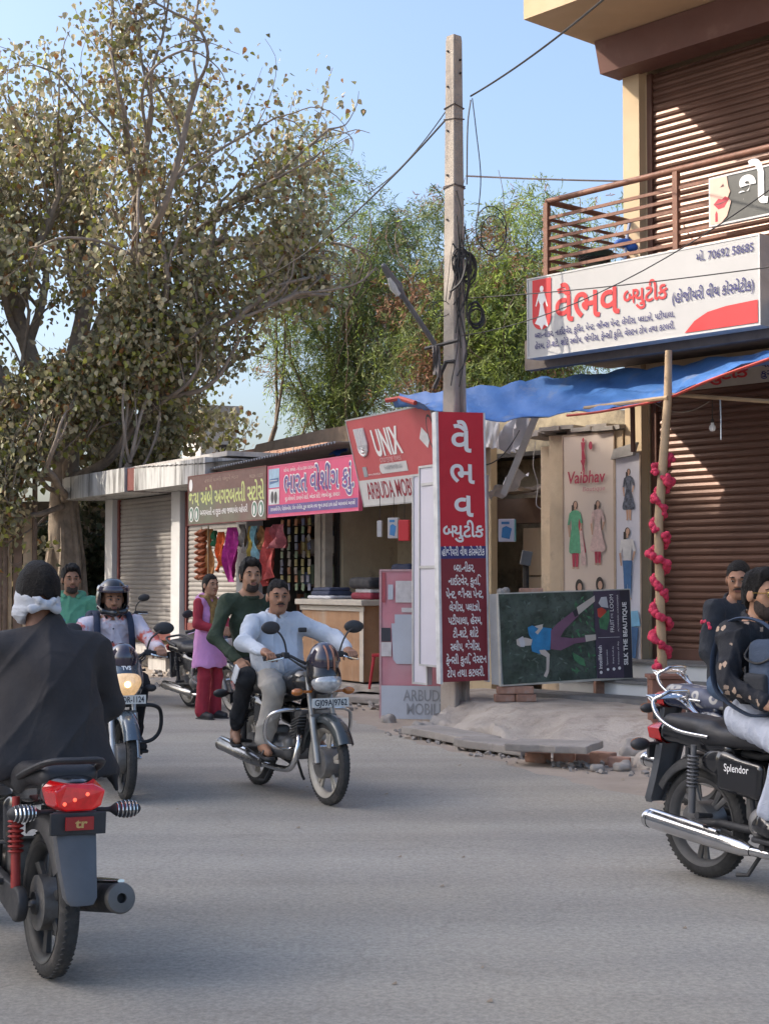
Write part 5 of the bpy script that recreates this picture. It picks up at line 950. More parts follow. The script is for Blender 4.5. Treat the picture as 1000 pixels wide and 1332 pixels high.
lim = [((0, 0, 4.5), (-.5, -.1, .9), 3.4, .22), ((0, 0, 4.8), (.35, -.1, .95), 3.8, .24), ((0, 0, 4.2), (.75, -.2, .6), 3.6, .17), ((0, 0, 4.9), (.05, .3, 1), 3.6, .24), ((0, 0, 3.9), (-.7, -.4, .35), 3.0, .13), ((0, 0, 3.6), (.6, -.5, .25), 2.8, .12), ((.0, -.1, 3.2), (.1, -.8, .2), 2.0, .09), ((0, 0, 5.2), (.75, -.1, .85), 4.0, .18), ((0, 0, 3.6), (-.9, -.2, .25), 2.4, .09), ((0, -.1, 3.3), (-.4, -.8, .1), 1.7, .06), ((0, 0, 3.4), (.85, -.4, .05), 2.6, .09), ((0, -.1, 3.1), (-.1, -.9, -.1), 1.8, .07), ((0, 0, 4.4), (-.8, 0, .5), 3.0, .12), ((0, -.1, 3.5), (.2, -.9, .3), 1.8, .07)]
peep, _ = build_peepal('peepal_tree', 'large leafy peepal tree with heart shaped leaves filling the left sky', base, bl_, ([(0, 0, -.1), (.08, 0, 1.2), (-.05, 0, 2.6), (.0, 0, 3.8), (.05, .05, 5.4)], [.42, .33, .29, .27, .22]), 21, 54000, .118, 4, None, limbs=lim, jit=.2, probs=(.40, .40, .14, .06))
b = MB()
for i in range(7):
    a = i*.9; b.tube(curve_pts([(.9*math.cos(a), .5*math.sin(a)-.2, -.05), (.5*math.cos(a), .35*math.sin(a)-.15, .8), (.34*math.cos(a+.3), .3*math.sin(a+.3), 2.0), (.2*math.cos(a), .2*math.sin(a), 3.2)], 4), [.12, .11, .10, .10, .09, .09, .085, .08, .08, .07, .07, .06, .06], 7)
b.build('root', BARK, peep, smooth=True)
pc = copy_tree(peep); pc.location = (-11.8, 33.5, 0); pc.rotation_euler.z = R(140); pc.scale = (.95, .95, .9); pc['label'] = 'peepal tree mostly outside the left edge, only its right hand leaves showing'
# second trunk beside it with creeping shrubs
b2 = (P(150, 700, 33.2).x, 33.2, 0)
bl2 = [(P(185, 560, 33.5), (2.0, 1.2, 1.5)), (P(235, 590, 34), (1.6, 1.2, 1.2)), (P(95, 640, 32), (1.3, 1.3, 1.4)), (P(262, 525, 34.5), (1.3, 1.2, 1.5))]
build_peepal('peepal_tree', 'low younger peepal with several thin trunks just left of the shutters', b2, bl2, ([(0, 0, -.1), (-.1, 0, .9), (-.25, 0, 1.8)], [.16, .14, .12]), 5, 11500, .125, 3, None, (.4, .42, .14, .04), .2, [((-.25, 0, 1.8), (-.5, 0, .9), 2.0, .10), ((-.2, 0, 1.5), (.5, -.1, 1), 2.2, .10), ((-.1, 0, 1.0), (.2, -.5, .8), 2.0, .08), ((-.2, 0, 1.7), (0, .2, 1), 2.2, .1), ((-.1, 0, 1.5), (1.0, .2, 1.1), 3.4, .1), ((-.1, 0, 1.6), (.8, .2, 1.3), 3.4, .1)])
# shrubs along the mossy wall
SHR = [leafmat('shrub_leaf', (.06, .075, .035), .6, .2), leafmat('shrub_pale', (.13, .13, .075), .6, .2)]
rn = np.random.default_rng(9)
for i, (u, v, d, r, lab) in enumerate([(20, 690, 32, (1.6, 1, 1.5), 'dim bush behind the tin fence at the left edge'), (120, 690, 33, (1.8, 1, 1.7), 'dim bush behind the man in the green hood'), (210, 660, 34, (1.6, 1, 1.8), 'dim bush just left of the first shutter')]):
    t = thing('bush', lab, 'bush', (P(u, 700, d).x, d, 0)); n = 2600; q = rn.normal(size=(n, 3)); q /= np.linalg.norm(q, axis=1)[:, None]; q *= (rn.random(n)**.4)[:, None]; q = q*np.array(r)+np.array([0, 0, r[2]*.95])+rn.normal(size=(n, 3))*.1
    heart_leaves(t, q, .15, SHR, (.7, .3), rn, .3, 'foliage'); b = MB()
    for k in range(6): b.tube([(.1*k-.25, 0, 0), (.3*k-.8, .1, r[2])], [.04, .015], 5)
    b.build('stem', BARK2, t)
# feathery trees
FLEAF = [leafmat('feather_green', (.12, .18, .08), .55, .4), leafmat('feather_olive', (.21, .25, .09), .55, .4), leafmat('feather_bright', (.29, .38, .08), .55, .5), leafmat('pod_brown', (.29, .15, .09), .7, .25)]
def fronds(parent, C_, rg, probs, size=.42, name='crown', leaflets=9):
    n = len(C_); s = size*rg.uniform(.6, 1.3, n); mi = rg.choice(4, n, p=probs); cl = np.sin(C_[:, 0]*2.3+C_[:, 2]*1.1)+np.sin(C_[:, 2]*2.9-C_[:, 0]*1.3+1); mi = np.where((mi == 3) & (cl < 0), 1, mi); mi = np.where((cl > 1.1) & (rg.random(n) < probs[3]*1.6), 3, mi)
    ax = rg.normal(size=(n, 3))*.75; ax[:, 2] -= .35; ax /= np.linalg.norm(ax, axis=1)[:, None]; w = np.cross(ax, rg.normal(size=(n, 3))); w /= np.linalg.norm(w, axis=1)[:, None]
    Vs, Mi = [], []
    for j in range(leaflets):
        t = (j+.6)/leaflets; sd = 1 if j % 2 else -1; o = C_+(s*t)[:, None]*ax+np.array([0, 0, -1])*(s*t*t*.30)[:, None]
        dv = w*sd*.55+ax*.75+rg.normal(size=(n, 3))*.22; dv[:, 2] -= .2; dv /= np.linalg.norm(dv, axis=1)[:, None]; ln = (s*.40*(1-.35*t))[:, None]; wd_ = np.cross(dv, rg.normal(size=(n, 3))); wd_ /= np.linalg.norm(wd_, axis=1)[:, None]; wd_ = wd_*(s*.030)[:, None]
        Vs.append(np.stack([o-wd_*.5, o+dv*ln*.5-wd_, o+dv*ln, o+dv*ln*.5+wd_], 1)); Mi.append(mi)
    V_ = np.concatenate(Vs).reshape(-1, 3); f = np.arange(len(V_)).reshape(-1, 4); return mesh_np(name, V_, f, FLEAF, np.concatenate(Mi), parent)
def feathery(label, base, blobs, seed, n, probs, limbs, lev=3, size=.42, group='feathery trees behind the shops'):
    t = thing('feathery_tree', label, 'tree', base, 0, group); rg = random.Random(seed); rn = np.random.default_rng(seed); env = Env([(Vector(c)-Vector(base), r) for c, r in blobs]); tips, segs = [], []
    for (st_, d, ln, r) in limbs: grow(st_, d, ln, r, 1, lev, rg, env, tips, segs, .5, .1, (3, 4))
    tips = [q for q in tips if env(q[-1])] or tips; branches(t, segs, BARK2); C_ = along(tips, n*4//5, rn, .34)
    k = n-len(C_); bi = rn.integers(0, len(env.b), k); q = rn.normal(size=(k, 3)); q /= np.linalg.norm(q, axis=1)[:, None]; q *= (rn.random(k)**.45)[:, None]
    bc = np.array([tuple(c) for c, r in env.b]); br = np.array([tuple(r) for c, r in env.b]); fill = bc[bi]+q*br[bi]
    C_ = np.concatenate([np.array([c for c in C_ if env(Vector(c)) or rn.random() < .3]), fill])
    fronds(t, C_, rn, probs, size); return t
b3 = (P(350, 700, 39).x, 39, 0)
feathery('tall feathery tree with dark slanting branches behind the parapet', b3, [(P(420, 300, 39), (2.1, 1.8, 2.6)), (P(405, 215, 39), (1.1, 1.2, 1.3)), (P(440, 250, 39), (.9, 1, 1.0)), (P(490, 350, 39), (1.6, 1.4, 1.4)), (P(520, 300, 39), (.6, .8, .6)), (P(400, 420, 39), (2.2, 1.6, 1.6)), (P(510, 420, 39), (1.6, 1.4, 1.8)), (P(470, 500, 39), (2.4, 1.4, 1.1))], 31, 9800, (.34, .40, .18, .08),
    [((-.3, 0, 1), (.35, 0, 1), 4.6, .12), ((0, 0, 1), (.7, .1, .9), 5.0, .12), ((.5, 0, 1), (1.1, 0, .9), 5.0, .10), ((-.4, 0, 1), (-.05, .1, 1), 4.6, .10), ((.8, 0, 1), (1.3, .1, .6), 5.0, .09), ((.2, 0, 1.2), (.55, -.2, 1), 5, .1)])
b4 = (P(560, 700, 37).x, 37, 0)
feathery('feathery tree hung with reddish brown pods around the utility pole', b4, [(P(555, 350, 37), (1.1, 1.2, 1.5)), (P(565, 275, 37), (.5, .6, .6)), (P(630, 370, 37), (1.3, 1.3, 1.4)), (P(600, 440, 37), (2.0, 1.5, 1.5)), (P(645, 290, 37), (.5, .6, .6)), (P(540, 470, 37), (1.5, 1.3, 1.2)), (P(570, 400, 37), (1.5, 1.3, 1.4))], 33, 7000, (.22, .27, .12, .39),
    [((0, 0, 1), (0, 0, 1), 4.5, .12), ((.2, 0, 1), (.5, .1, 1), 4.5, .11), ((-.2, 0, 1), (-.4, .1, 1), 4.2, .09), ((.3, 0, 1), (.9, 0, .9), 4.2, .09)])
b5 = (P(720, 700, 36).x, 36, 0)
feathery('bright green feathery tree standing behind the balcony railing', b5, [(P(690, 275, 36), (.7, .8, .8)), (P(700, 400, 36), (1.5, 1.4, 1.5)), (P(760, 360, 36), (1.9, 1.5, 1.7)), (P(660, 450, 36), (1.5, 1.3, 1.2)), (P(640, 420, 36), (1.0, 1.0, 1.4)), (P(790, 320, 36), (1.2, 1.2, 1.3)), (P(640, 490, 36), (1.2, 1.3, .7)), (P(745, 450, 36), (1.8, 1.2, 1.2))], 37, 8600, (.18, .28, .40, .14),
    [((0, 0, 1), (-.2, 0, 1), 4.6, .12), ((.2, 0, 1), (.3, .1, 1), 4.5, .11), ((-.2, 0, 1), (-.6, .1, 1), 4.2, .09)])
# ---------------------------------------------------------------- motorcycles (x forward, y left, z up; origin under the rear axle)
TYRE = M('tyre_rubber', (.035, .034, .033), .85, var=.25, scale=14, bump=.25, bscale=90, dirt=((.16, .14, .12), .42, 5)); CHROME = M('chrome', (.62, .62, .63), .16, metal=1.0, var=.08, scale=8, dirt=((.28, .25, .22), .25, 9))
BLK = M('black_gloss', (.012, .012, .014), .22, var=.2, coat=.6, dirt=((.09, .08, .07), .22, 6)); BPL = M('black_plastic', (.028, .028, .03), .6, var=.2, scale=10, dirt=((.12, .105, .09), .30, 6)); ENG = M('engine_grey', (.16, .155, .15), .5, metal=.5, var=.3, scale=12, dirt=((.12, .10, .08), .45, 8)); SEATM = M('seat_vinyl', (.022, .022, .025), .5, var=.2, scale=8, bump=.15, bscale=120)
DUSTAL = M('dusty_alloy', (.40, .37, .32), .55, metal=.35, var=.15, scale=8, dirt=((.26, .21, .15), .42, 6)); BLKAL = M('black_alloy', (.035, .035, .035), .5, var=.2, dirt=((.14, .12, .10), .35, 7)); GREYAL = M('grey_alloy', (.13, .125, .12), .55, metal=.3, var=.2, dirt=((.2, .17, .14), .4, 7))
STEELBL = M('slate_blue_paint', (.075, .105, .135), .25, var=.12, metal=.3, coat=.6, dirt=((.14, .14, .13), .25, 6)); REDL = M('red_lens_lit', (.28, .004, .006), .12, var=.45, scale=26, coat=.8, emit=((1, .01, .012), .09)); REDD = M('red_lens', (.45, .012, .012), .2, coat=.8); AMB = M('amber_lens', (.42, .13, .02), .2, coat=.8); CLEARL = M('clear_lens', (.46, .47, .48), .12, metal=.25, var=.35, scale=22, coat=1.0); LITL = M('lit_lens', (.7, .55, .35), .12, coat=1.0, var=.3, scale=24, emit=((1, .55, .2), .22)); HOTL = M('lit_bulb', (1, .85, .6), .2, emit=((1, .80, .45), 5.0))
PLATE = M('plate_white', (.62, .62, .58), .4, var=.06, dirt=((.4, .36, .3), .3, 7)); MIRR = M('mirror_glass', (.25, .27, .28), .06, metal=.9); SMOKE = M('smoked_visor', (.035, .028, .045), .08, coat=1.0)
GREYPL = M('grey_plastic', (.085, .09, .10), .55, var=.12, scale=6, bump=.05, dirt=((.14, .13, .12), .3, 6))
WB, WR = 1.25, .30
def wheel(parent, x, R_, tw, al, rot, nsp=5, disc=True, name='wheel'):
    o = thing('tmp', None, None); o.name = name; o.parent = parent; o.location = (x, 0, R_); o.rotation_euler = (0, rot, 0)
    b = MB(); n = 10; b.lathe([(R_-tw+tw*1.0*math.cos(a)*(1 if math.cos(a) > 0 else .75), tw*.88*math.sin(a)) for a in [2*math.pi*i/n for i in range(n)]], (0, 0, 0), (0, 1, 0), 48, close=True); ty = b.build('tyre', TYRE, o, smooth=True, auto=80)
    b = MB()
    for i in range(64):
        a = 2*math.pi*i/64; c_, s_ = math.cos(a), math.sin(a); rm = Matrix.Rotation(-a, 3, 'Y')
        for sd in (-1, 1): b.box((c_*(R_-.0068), sd*tw*.42, s_*(R_-.0068)), (.005, tw*.34, .014), rm @ Matrix.Rotation(sd*.5, 3, 'X'))
    b.build('tread', TYRE, ty)
    ri = R_-tw*1.75; b = MB(); b.lathe([(ri+.012, -.036), (ri+.02, -.04), (ri+.004, -.03), (ri-.016, -.012), (ri-.016, .012), (ri+.004, .03), (ri+.02, .04), (ri+.012, .036)], (0, 0, 0), (0, 1, 0), 48, close=True)
    for i in range(nsp):
        a = 2*math.pi*i/nsp
        for da in ((-.13, .13) if nsp < 6 else (0,)):
            p0 = Vector((.05*math.cos(a), 0, .05*math.sin(a))); p1 = Vector(((ri-.008)*math.cos(a+da), 0, (ri-.008)*math.sin(a+da))); b.tube([p0, p0.lerp(p1, .5), p1], [.017, .012, .015] if nsp < 6 else [.022, .017, .02], 6, flat=1.3)
    b.lathe([(0, -.07), (.045, -.07), (.05, -.055), (.07, -.05), (.07, .05), (.05, .055), (.045, .07), (0, .07)], (0, 0, 0), (0, 1, 0), 20); b.build('rim', al, o, smooth=True)
    if disc: b = MB(); b.lathe([(.015, -.072), (.105, -.072), (.11, -.06), (.11, .055), (.09, .06), (0.015, .06)], (0, 0, 0), (0, 1, 0), 24); b.build('brake_drum', ENG, o, smooth=True)
    return o
def fender(parent, x, z, R_, w, a0, a1, mat, name='fender', lip=.03, taper=0):
    rows = []; n = 18
    for i in range(n+1):
        a = R(a0+(a1-a0)*i/n); row = []; ww = w*(1-taper*abs(i/n-.5)*.6)
        for j, (yy, dr) in enumerate(((-1, -lip), (-.92, -.008), (-.5, .008), (0, .013), (.5, .008), (.92, -.008), (1, -lip))): r = R_+dr; row.append((x+r*math.cos(a), yy*ww, z+r*math.sin(a)))
        rows.append(row)
    b = MB(); b.grid(rows); b.grid([[(x+(q[0]-x)*.985, q[1]*.97, z+(q[2]-z)*.985) for q in r] for r in rows]); return b.build(name, mat, parent, smooth=True, auto=70)
def plate_text(pl, s, w, h, y):
    o = lettering(pl, s, -w*.44, w*.44, -h*.28, h*.6, BLACK, y, .02); return o
def motorcycle(label, loc, heading, body, al, opt, group='motorcycles on the street'):
    ang = math.atan2(heading[1], heading[0]); m = thing('motorcycle', label, 'motorcycle', (loc[0], loc[1], .004), 0, group, (R(opt.get('lean', 0)), 0, ang))
    acc = opt.get('accent', CHROME); nsp = opt.get('nsp', 5)
    wheel(m, 0, WR, .046, al, .4, nsp); fw = wheel(m, WB, WR, .042, al, 1.0, nsp)
    # fork, front fender
    for sd in (-1, 1):
        b = MB(); b.tube([(WB+.0, sd*.085, WR), (WB-.095, sd*.085, .62)], [.028, .026], 10); b.tube([(WB-.095, sd*.085, .60), (WB-.185, sd*.085, .92)], .019, 10); b.build('fork', opt.get('fork', GREYAL), m, smooth=True)
    b = MB(); b.tube([(WB, -.12, WR), (WB, .12, WR)], .012, 8); b.build('axle', CHROME, m)
    b = MB(); b.tube([(0, -.14, WR), (0, .14, WR)], .014, 8); b.build('axle', CHROME, m)
    ff = fender(m, WB, WR, WR+.035, .062, 28, 168, opt.get('fender', body), 'front_fender', .045)
    b = MB(); b.bb((WB-.20, -.11, .90), (WB-.10, .11, .94)); b.build('fork_clamp', ENG, m, bevel=.008); b = MB(); b.bb((WB-.16, -.10, .60), (WB-.07, .10, .64)); b.build('fork_clamp', ENG, m, bevel=.008)
    # frame, engine
    b = MB(); b.tube([(WB-.19, 0, .88), (WB-.30, 0, .62), (WB-.42, 0, .36), (.62, 0, .24), (.42, 0, .27)], .021, 8); b.tube([(WB-.20, 0, .84), (.80, 0, .74), (.40, 0, .68), (-.20, 0, .72)], .02, 8)
    for sd in (-1, 1): b.tube([(.45, sd*.1, .28), (.40, sd*.1, .66)], .014, 8); b.tube([(.46, sd*.085, .31), (.2, sd*.09, .32), (0, sd*.095, WR)], .022, 8)
    b.build('frame', BPL, m, smooth=True)
    s = SDF(.011); s.rbox((.62, 0, .36), (.17, .12, .09), .05).cap((.55, -.14, .37), (.55, .14, .37), .085).cap((.68, -.13, .35), (.68, .13, .35), .06); s.rbox((.80, 0, .42), (.06, .06, .05), .03); s.rbox((.40, 0, .42), (.06, .07, .08), .03); en = s.build('engine', ENG, m)
    b = MB()
    for i in range(7): x = .80+.012*i; b.box((x-.02, 0, .44+.024*i), (.15, .155, .011), Matrix.Rotation(-.3, 3, 'Y'))
    b.build('cooling_fin', ENG, en); b = MB(); b.box((.85, 0, .62), (.12, .12, .05), Matrix.Rotation(-.3, 3, 'Y')); b.build('cylinder_head', GREYAL, en, bevel=.015)
    for sd in (-1, 1): b = MB(); b.lathe([(0, .0), (.07, .0), (.085, -.012), (.085, -.03)], (.55, sd*.155, .37), (0, sd, 0), 20); b.build('engine_cover', GREYAL, en, smooth=True)
    # tank
    s = SDF(.009); s.ell((.76, 0, .83), (.26, .135, .115), rotm((1, 0, .12)), .05).ell((.90, 0, .86), (.15, .14, .10), None, .06).ell((.60, 0, .78), (.16, .10, .08), None, .06); s.cut(lambda X, Y, Z: .735-Z+.12*(X-.75)*0); s.build('tank', body, m)
    b = MB(); b.lathe([(0, .018), (.03, .018), (.034, 0)], (.84, 0, .945), (0, 0, 1), 16); b.build('filler_cap', CHROME, m, smooth=True)
    if opt.get('stripe'):
        for sd in (-1, 1): b = MB(); b.tube(curve_pts([(.55, sd*.10, .80), (.72, sd*.138, .85), (.92, sd*.145, .90)], 5), .012, 6, flat=.4); b.build('tank_stripe', opt['stripe'], m)
    # side panels, seat, tail
    for sd in (-1, 1):
        s = SDF(.009); s.rbox((.36, sd*.115, .58), (.16, .022, .10), .035, rotm((1, 0, -.12))).ell((.22, sd*.105, .64), (.14, .025, .07)); s.build('side_panel', body, m)
        if opt.get('badge'): lp_ = lettering(m, opt['badge'], 0, .17, 0, .035, LWHITE, 0, .01); lp_.rotation_euler = (0, 0, 0 if sd < 0 else math.pi); lp_.location = (.27 if sd < 0 else .44, sd*.141, .605); lp_.name = 'badge'
    sx = opt.get('seat_dx', 0); s = SDF(.009); s.rbox((.32, 0, .77), (.24, .125, .05), .045, rotm((1, 0, .02)), .05).rbox((-.02, 0, .815), (.20, .12, .045), .045, rotm((1, 0, -.06)), .07).ell((.52, 0, .765), (.10, .09, .05), None, .05); s.build('seat', opt.get('seat', SEATM), m)
    s = SDF(.009); s.rbox((.02, 0, .735), (.26, .105, .05), .04, rotm((1, 0, -.16)), .05).ell((-.22, 0, .77), (.10, .09, .05), rotm((1, 0, -.3)), .06); s.build('tail', body, m)
    # rear: lamp, fender, indicators, shocks, exhaust
    b = MB(); zt = .755; b.add([(-.33, -.055, zt+.052), (-.33, .055, zt+.052), (-.345, .10, zt+.03), (-.345, .085, zt-.03), (-.33, .05, zt-.05), (-.33, -.05, zt-.05), (-.345, -.085, zt-.03), (-.345, -.10, zt+.03), (-.23, -.09, zt+.06), (-.23, .09, zt+.06), (-.23, .12, zt+.03), (-.23, .10, zt-.035), (-.23, .06, zt-.055), (-.23, -.06, zt-.055), (-.23, -.10, zt-.035), (-.23, -.12, zt+.03)],
        [(0, 1, 2, 3, 4, 5, 6, 7)]+[(i, (i+1) % 8, (i+1) % 8+8, i+8) for i in range(8)]); tl = b.build('tail_lamp', opt.get('tail', REDD), m, bevel=.008)
    if opt.get('tail') is REDL:
        for yy, zz in ((-.03, .015), (.02, -.005), (.06, -.02)): b = MB(); b.lathe([(0, .006), (.006, .004), (.008, 0)], (-.341, yy, zt+zz), (-1, 0, 0), 10); b.build('lens_highlight', M('red_highlight', (1, .2, .1), .3, emit=((1, .10, .05), .7)), tl)  # painted highlights: small glowing dots set on the tail lamp lens
    b = MB(); b.grid([[(-.30, y*.075, .72), (-.30, y*.06, .715)] for y in (-1, 1)]) if False else None
    b = MB(); fl = [(-.285, .085, .70), (-.315, .078, .60), (-.36, .07, .48), (-.405, .06, .385), (-.41, .045, .36)]
    b.grid([[(x, -w_, z), (x-.012, -w_*.5, z), (x-.014, w_*.5, z), (x, w_, z)] for x, w_, z in fl]); b.grid([[(x+.02, -w_, z), (x+.012, 0, z), (x+.02, w_, z)] for x, w_, z in fl]); b.grid([[(x, -w_, z), (x+.05, -w_*1.02, z)] for x, w_, z in fl]); b.grid([[(x, w_, z), (x+.05, w_*1.02, z)] for x, w_, z in fl]); rf = b.build('mud_flap', opt.get('flap', GREYPL), m, smooth=True)
    fender(m, 0, WR, WR+.045, .07, 60, 150, BPL, 'rear_fender', .05)
    b = MB(); b.bb((-.335, -.11, .615), (-.315, .11, .70)); pb_ = b.build('plate_bracket', BPL, m, bevel=.004)
    if opt.get('small_plate'):
        b = MB(); b.bb((-.352, -.055, .635), (-.34, .055, .685)); q_ = b.build('reflector', M('red_reflector', (.32, .02, .02), .35), pb_); t_ = lettering(pb_, opt['small_plate'], -.02, .03, 0, .03, M('gold_letter', (.55, .35, .12), .4), 0, .03); t_.rotation_euler = (0, 0, -math.pi/2); t_.location = (-.3535, -.0, .645)
    for sd in (-1, 1):
        s = SDF(.006); s.cap((-.27, sd*.08, .70), (-.28, sd*.15, .70), .010).ell((-.285, sd*.205, .70), (.042, .062, .034), None, .01); ind = s.build('indicator', BPL, m)
        b = MB()
        for k in range(6): yy = .165+.015*k; rr = .034*math.sqrt(max(.05, 1-((yy-.205)/.062)**2)); b.tube([(-.285-.043*math.cos(a)*rr/.034, sd*yy, .70+rr*math.sin(a)) for a in [R(-80+20*q) for q in range(9)]], .0035, 5)
        b.build('indicator_lens', opt.get('rind', AMB), ind)
        s = SDF(.006); s.cap((WB-.10, sd*.09, .80), (WB-.10, sd*.17, .80), .010).ell((WB-.09, sd*.205, .80), (.035, .045, .028), None, .01); s.build('indicator', opt.get('find', AMB), m)
        b = MB(); pa, pb2 = Vector((.03, sd*.135, .36)), Vector((-.045+.10, sd*.14, .72)); b.tube([pa, pa.lerp(pb2, .4)], .02, 8); b.tube([pa.lerp(pb2, .42), pb2], .016, 8)
        for k in range(9): q = pa.lerp(pb2, .40+.055*k); ax = (pb2-pa).normalized(); b.lathe([(.026, -.006), (.034, 0), (.026, .006)], q, ax, 12)
        b.build('shock_absorber', opt.get('shock', BPL), m, smooth=True)
        b = MB(); b.tube([(.63, sd*.12, .27), (.63, sd*.26, .27)], [.012, .02], 8); b.build('footrest', BPL, m); b = MB(); b.tube([(.17, sd*.13, .36), (.17, sd*.24, .37)], [.012, .018], 8); b.build('footrest', BPL, m)
    ex = opt.get('exhaust', CHROME); y_ = -.17
    b = MB(); b.tube(curve_pts([(.86, -.06, .5), (.96, -.10, .42), (.93, -.14, .25), (.75, y_+.02, .215), (.45, y_, .225)], 6), .024, 10); b.build('exhaust_pipe', opt.get('pipe', CHROME), m, smooth=True)
    b = MB(); ea, eb = Vector((.48, y_, .225)), Vector((opt.get('exx', -.33), y_-.01, opt.get('ez', .34))); ax = eb-ea; L_ = ax.length; rE = opt.get('er', .05)
    b.lathe([(.026, 0), (.04, .06), (rE, .22), (rE*1.04, .55*L_), (rE*1.04, L_-.04), (rE*.96, L_), (rE*.6, L_+.004), (rE*.3, L_-.02), (0, L_-.02)], ea, ax, 24); xo = b.build('exhaust', ex, m, smooth=True, auto=35)
    b = MB(); b.lathe([(rE*1.06, -.02), (rE*1.09, 0), (rE*.98, .012), (rE*.35, .016), (rE*.35, .0)], eb, ax, 24); b.build('exhaust_end', opt.get('exend', ex), xo, smooth=True)
    b = MB(); b.tube([ea.lerp(eb, .28)+Vector((0, -.02, rE+.008)), ea.lerp(eb, .62)+Vector((0, -.02, rE+.012)), ea.lerp(eb, .95)+Vector((0, -.015, rE+.01))], [.02, .026, .015], 8, flat=.5); b.build('heat_shield', opt.get('shield', CHROME), xo, smooth=True)
    # chain case, stand
    s = SDF(.009); s.chain([(.5, .125, .35), (.25, .13, .33), (0, .13, .30)], [.065, .05, .07], .03); s.cut(lambda X, Y, Z: np.abs(Y-.128)-.022); s.build('chain_case', BPL, m)
    b = MB(); b.tube([(.45, .12, .25), (.38, .20, .10), (.37, .22, .07)], .012, 6); b.tube([(.50, -.08, .24), (.42, -.13, .09), (.36, -.15, .085)], .012, 6); b.build('kick_stand', BPL, m)
    # handlebar
    b = MB(); b.tube(curve_pts([(.93, -.36, 1.03), (.985, -.22, 1.06), (1.05, -.09, 1.0), (1.05, .09, 1.0), (.985, .22, 1.06), (.93, .36, 1.03)], 6), .011, 8); hb = b.build('handlebar', opt.get('bar', BPL), m, smooth=True)
    for sd in (-1, 1):
        b = MB(); b.tube([(.93, sd*.37, 1.03), (.968, sd*.25, 1.051)], .0175, 8); b.build('grip', BPL, hb); b = MB(); b.tube(curve_pts([(.99, sd*.235, 1.05), (1.02, sd*.26, 1.035), (.99, sd*.37, 1.015)], 5), .007, 6); b.build('brake_lever', CHROME, hb); b = MB(); b.box((.985, sd*.22, 1.055), (.05, .05, .045)); b.build('switch_box', BPL, hb, bevel=.01)
        if opt.get('mirror', True):
            mt = Vector((.975, sd*.345, 1.235)) if not opt.get('mt') else Vector((opt['mt'][0], sd*opt['mt'][1], opt['mt'][2])); b = MB(); b.tube(curve_pts([(.99, sd*.21, 1.06), (1.005, sd*.235, 1.15), mt+Vector((.02, -sd*.06, -.04)), mt+Vector((.018, 0, 0))], 5), .0075, 6); ms = b.build('mirror', BPL, m, smooth=True)
            s = SDF(.0065); s.ell(mt, (.028, .078, .048), rotm((1, -sd*.12, 0)), .02); s.cut(lambda X, Y, Z, mx=mt.x: (mx-.012)-X); s.build('mirror_housing', opt.get('mirc', BPL), ms); b = MB(); b.add([(mt.x-.0135, mt.y+.07*math.cos(a), mt.z+.041*math.sin(a)) for a in [2*math.pi*i/18 for i in range(18)]], [tuple(range(18))]); b.build('mirror_glass', MIRR, ms)
    b = MB()
    for k in range(4): b.tube(curve_pts([(.99, (-1)**k*.2, 1.04), (1.08, (-1)**k*(.16-.03*k), 1.0-.02*k), (1.1, .04*(k-1.5), .9), (1.02, .03*(k-1.5), .80)], 5), .006, 5)
    b.build('cable', BPL, m)
    # nose
    cw = opt.get('cowl', 'bikini')
    if cw == 'bikini':
        s = SDF(.008); s.ell((1.17, 0, .90), (.13, .125, .125), None, .04).ell((1.13, 0, 1.0), (.10, .11, .11), rotm((1, 0, 1.2)), .05); s.cut(lambda X, Y, Z: 1.06-X); co_ = s.build('headlamp_cowl', body, m)
        s = SDF(.007); s.ell((1.20, 0, .872), (.115, .118, .085), None, .02); s.cut(lambda X, Y, Z: 1.20-X); hl = s.build('headlight', opt.get('lens', CLEARL), m)
        s = SDF(.007); s.ell((1.165, 0, 1.02), (.125, .11, .135), rotm((1, 0, .0)), .02); s.cut(lambda X, Y, Z: np.maximum(1.13-X, .945-Z+(X-1.2)*.4)); s.build('visor', SMOKE, m)
        if opt.get('visor_stripe'):
            for yy in (-.018, .03): b = MB(); b.tube([(1.165+.129*math.cos(a), yy-.003*i, 1.02+.138*math.sin(a)) for i, a in enumerate([R(-30+14*q) for q in range(7)])], .007, 6, flat=.5); b.build('visor_stripe', M('copper_stripe', (.36, .16, .10), .3), m)
    else:
        s = SDF(.008); s.ell((1.15, 0, .86), (.15, .135, .14), rotm((1, 0, .3)), .05).ell((1.10, 0, 1.0), (.11, .13, .12), rotm((1, 0, 1.0)), .06).ell((1.20, 0, .78), (.08, .08, .07), None, .05)
        for sd in (-1, 1): s.ell((1.04, sd*.13, .86), (.13, .035, .13), rotm((1, 0, .5)), .04)
        s.cut(lambda X, Y, Z: .98-X); co_ = s.build('headlamp_cowl', body, m)
        s = SDF(.007); s.ell((1.205, 0, .835), (.125, .135, .105), rotm((1, 0, .25)), .02); s.cut(lambda X, Y, Z: np.maximum(1.20-X, np.abs(Y)-.115+np.maximum(0, .84-Z)*.6)); hl = s.build('headlight', opt.get('lens', CLEARL), m)
        if opt.get('lens') is LITL: s = SDF(.005); s.ell((1.327, -.0, .84), (.016, .022, .02)); s.build('bulb', HOTL, hl)
        s = SDF(.007); s.ell((1.14, 0, 1.015), (.13, .105, .12), rotm((1, 0, .5)), .02); s.cut(lambda X, Y, Z: np.maximum(1.13-X, .96-Z)); s.build('visor', SMOKE, m)
        if opt.get('logo'): lg = lettering(m, opt['logo'], -.035, .035, 0, .028, LWHITE, 0, .04); lg.rotation_euler = (R(-32), 0, math.pi/2); lg.location = (1.285, 0, .945); lg.name = 'nose_badge'
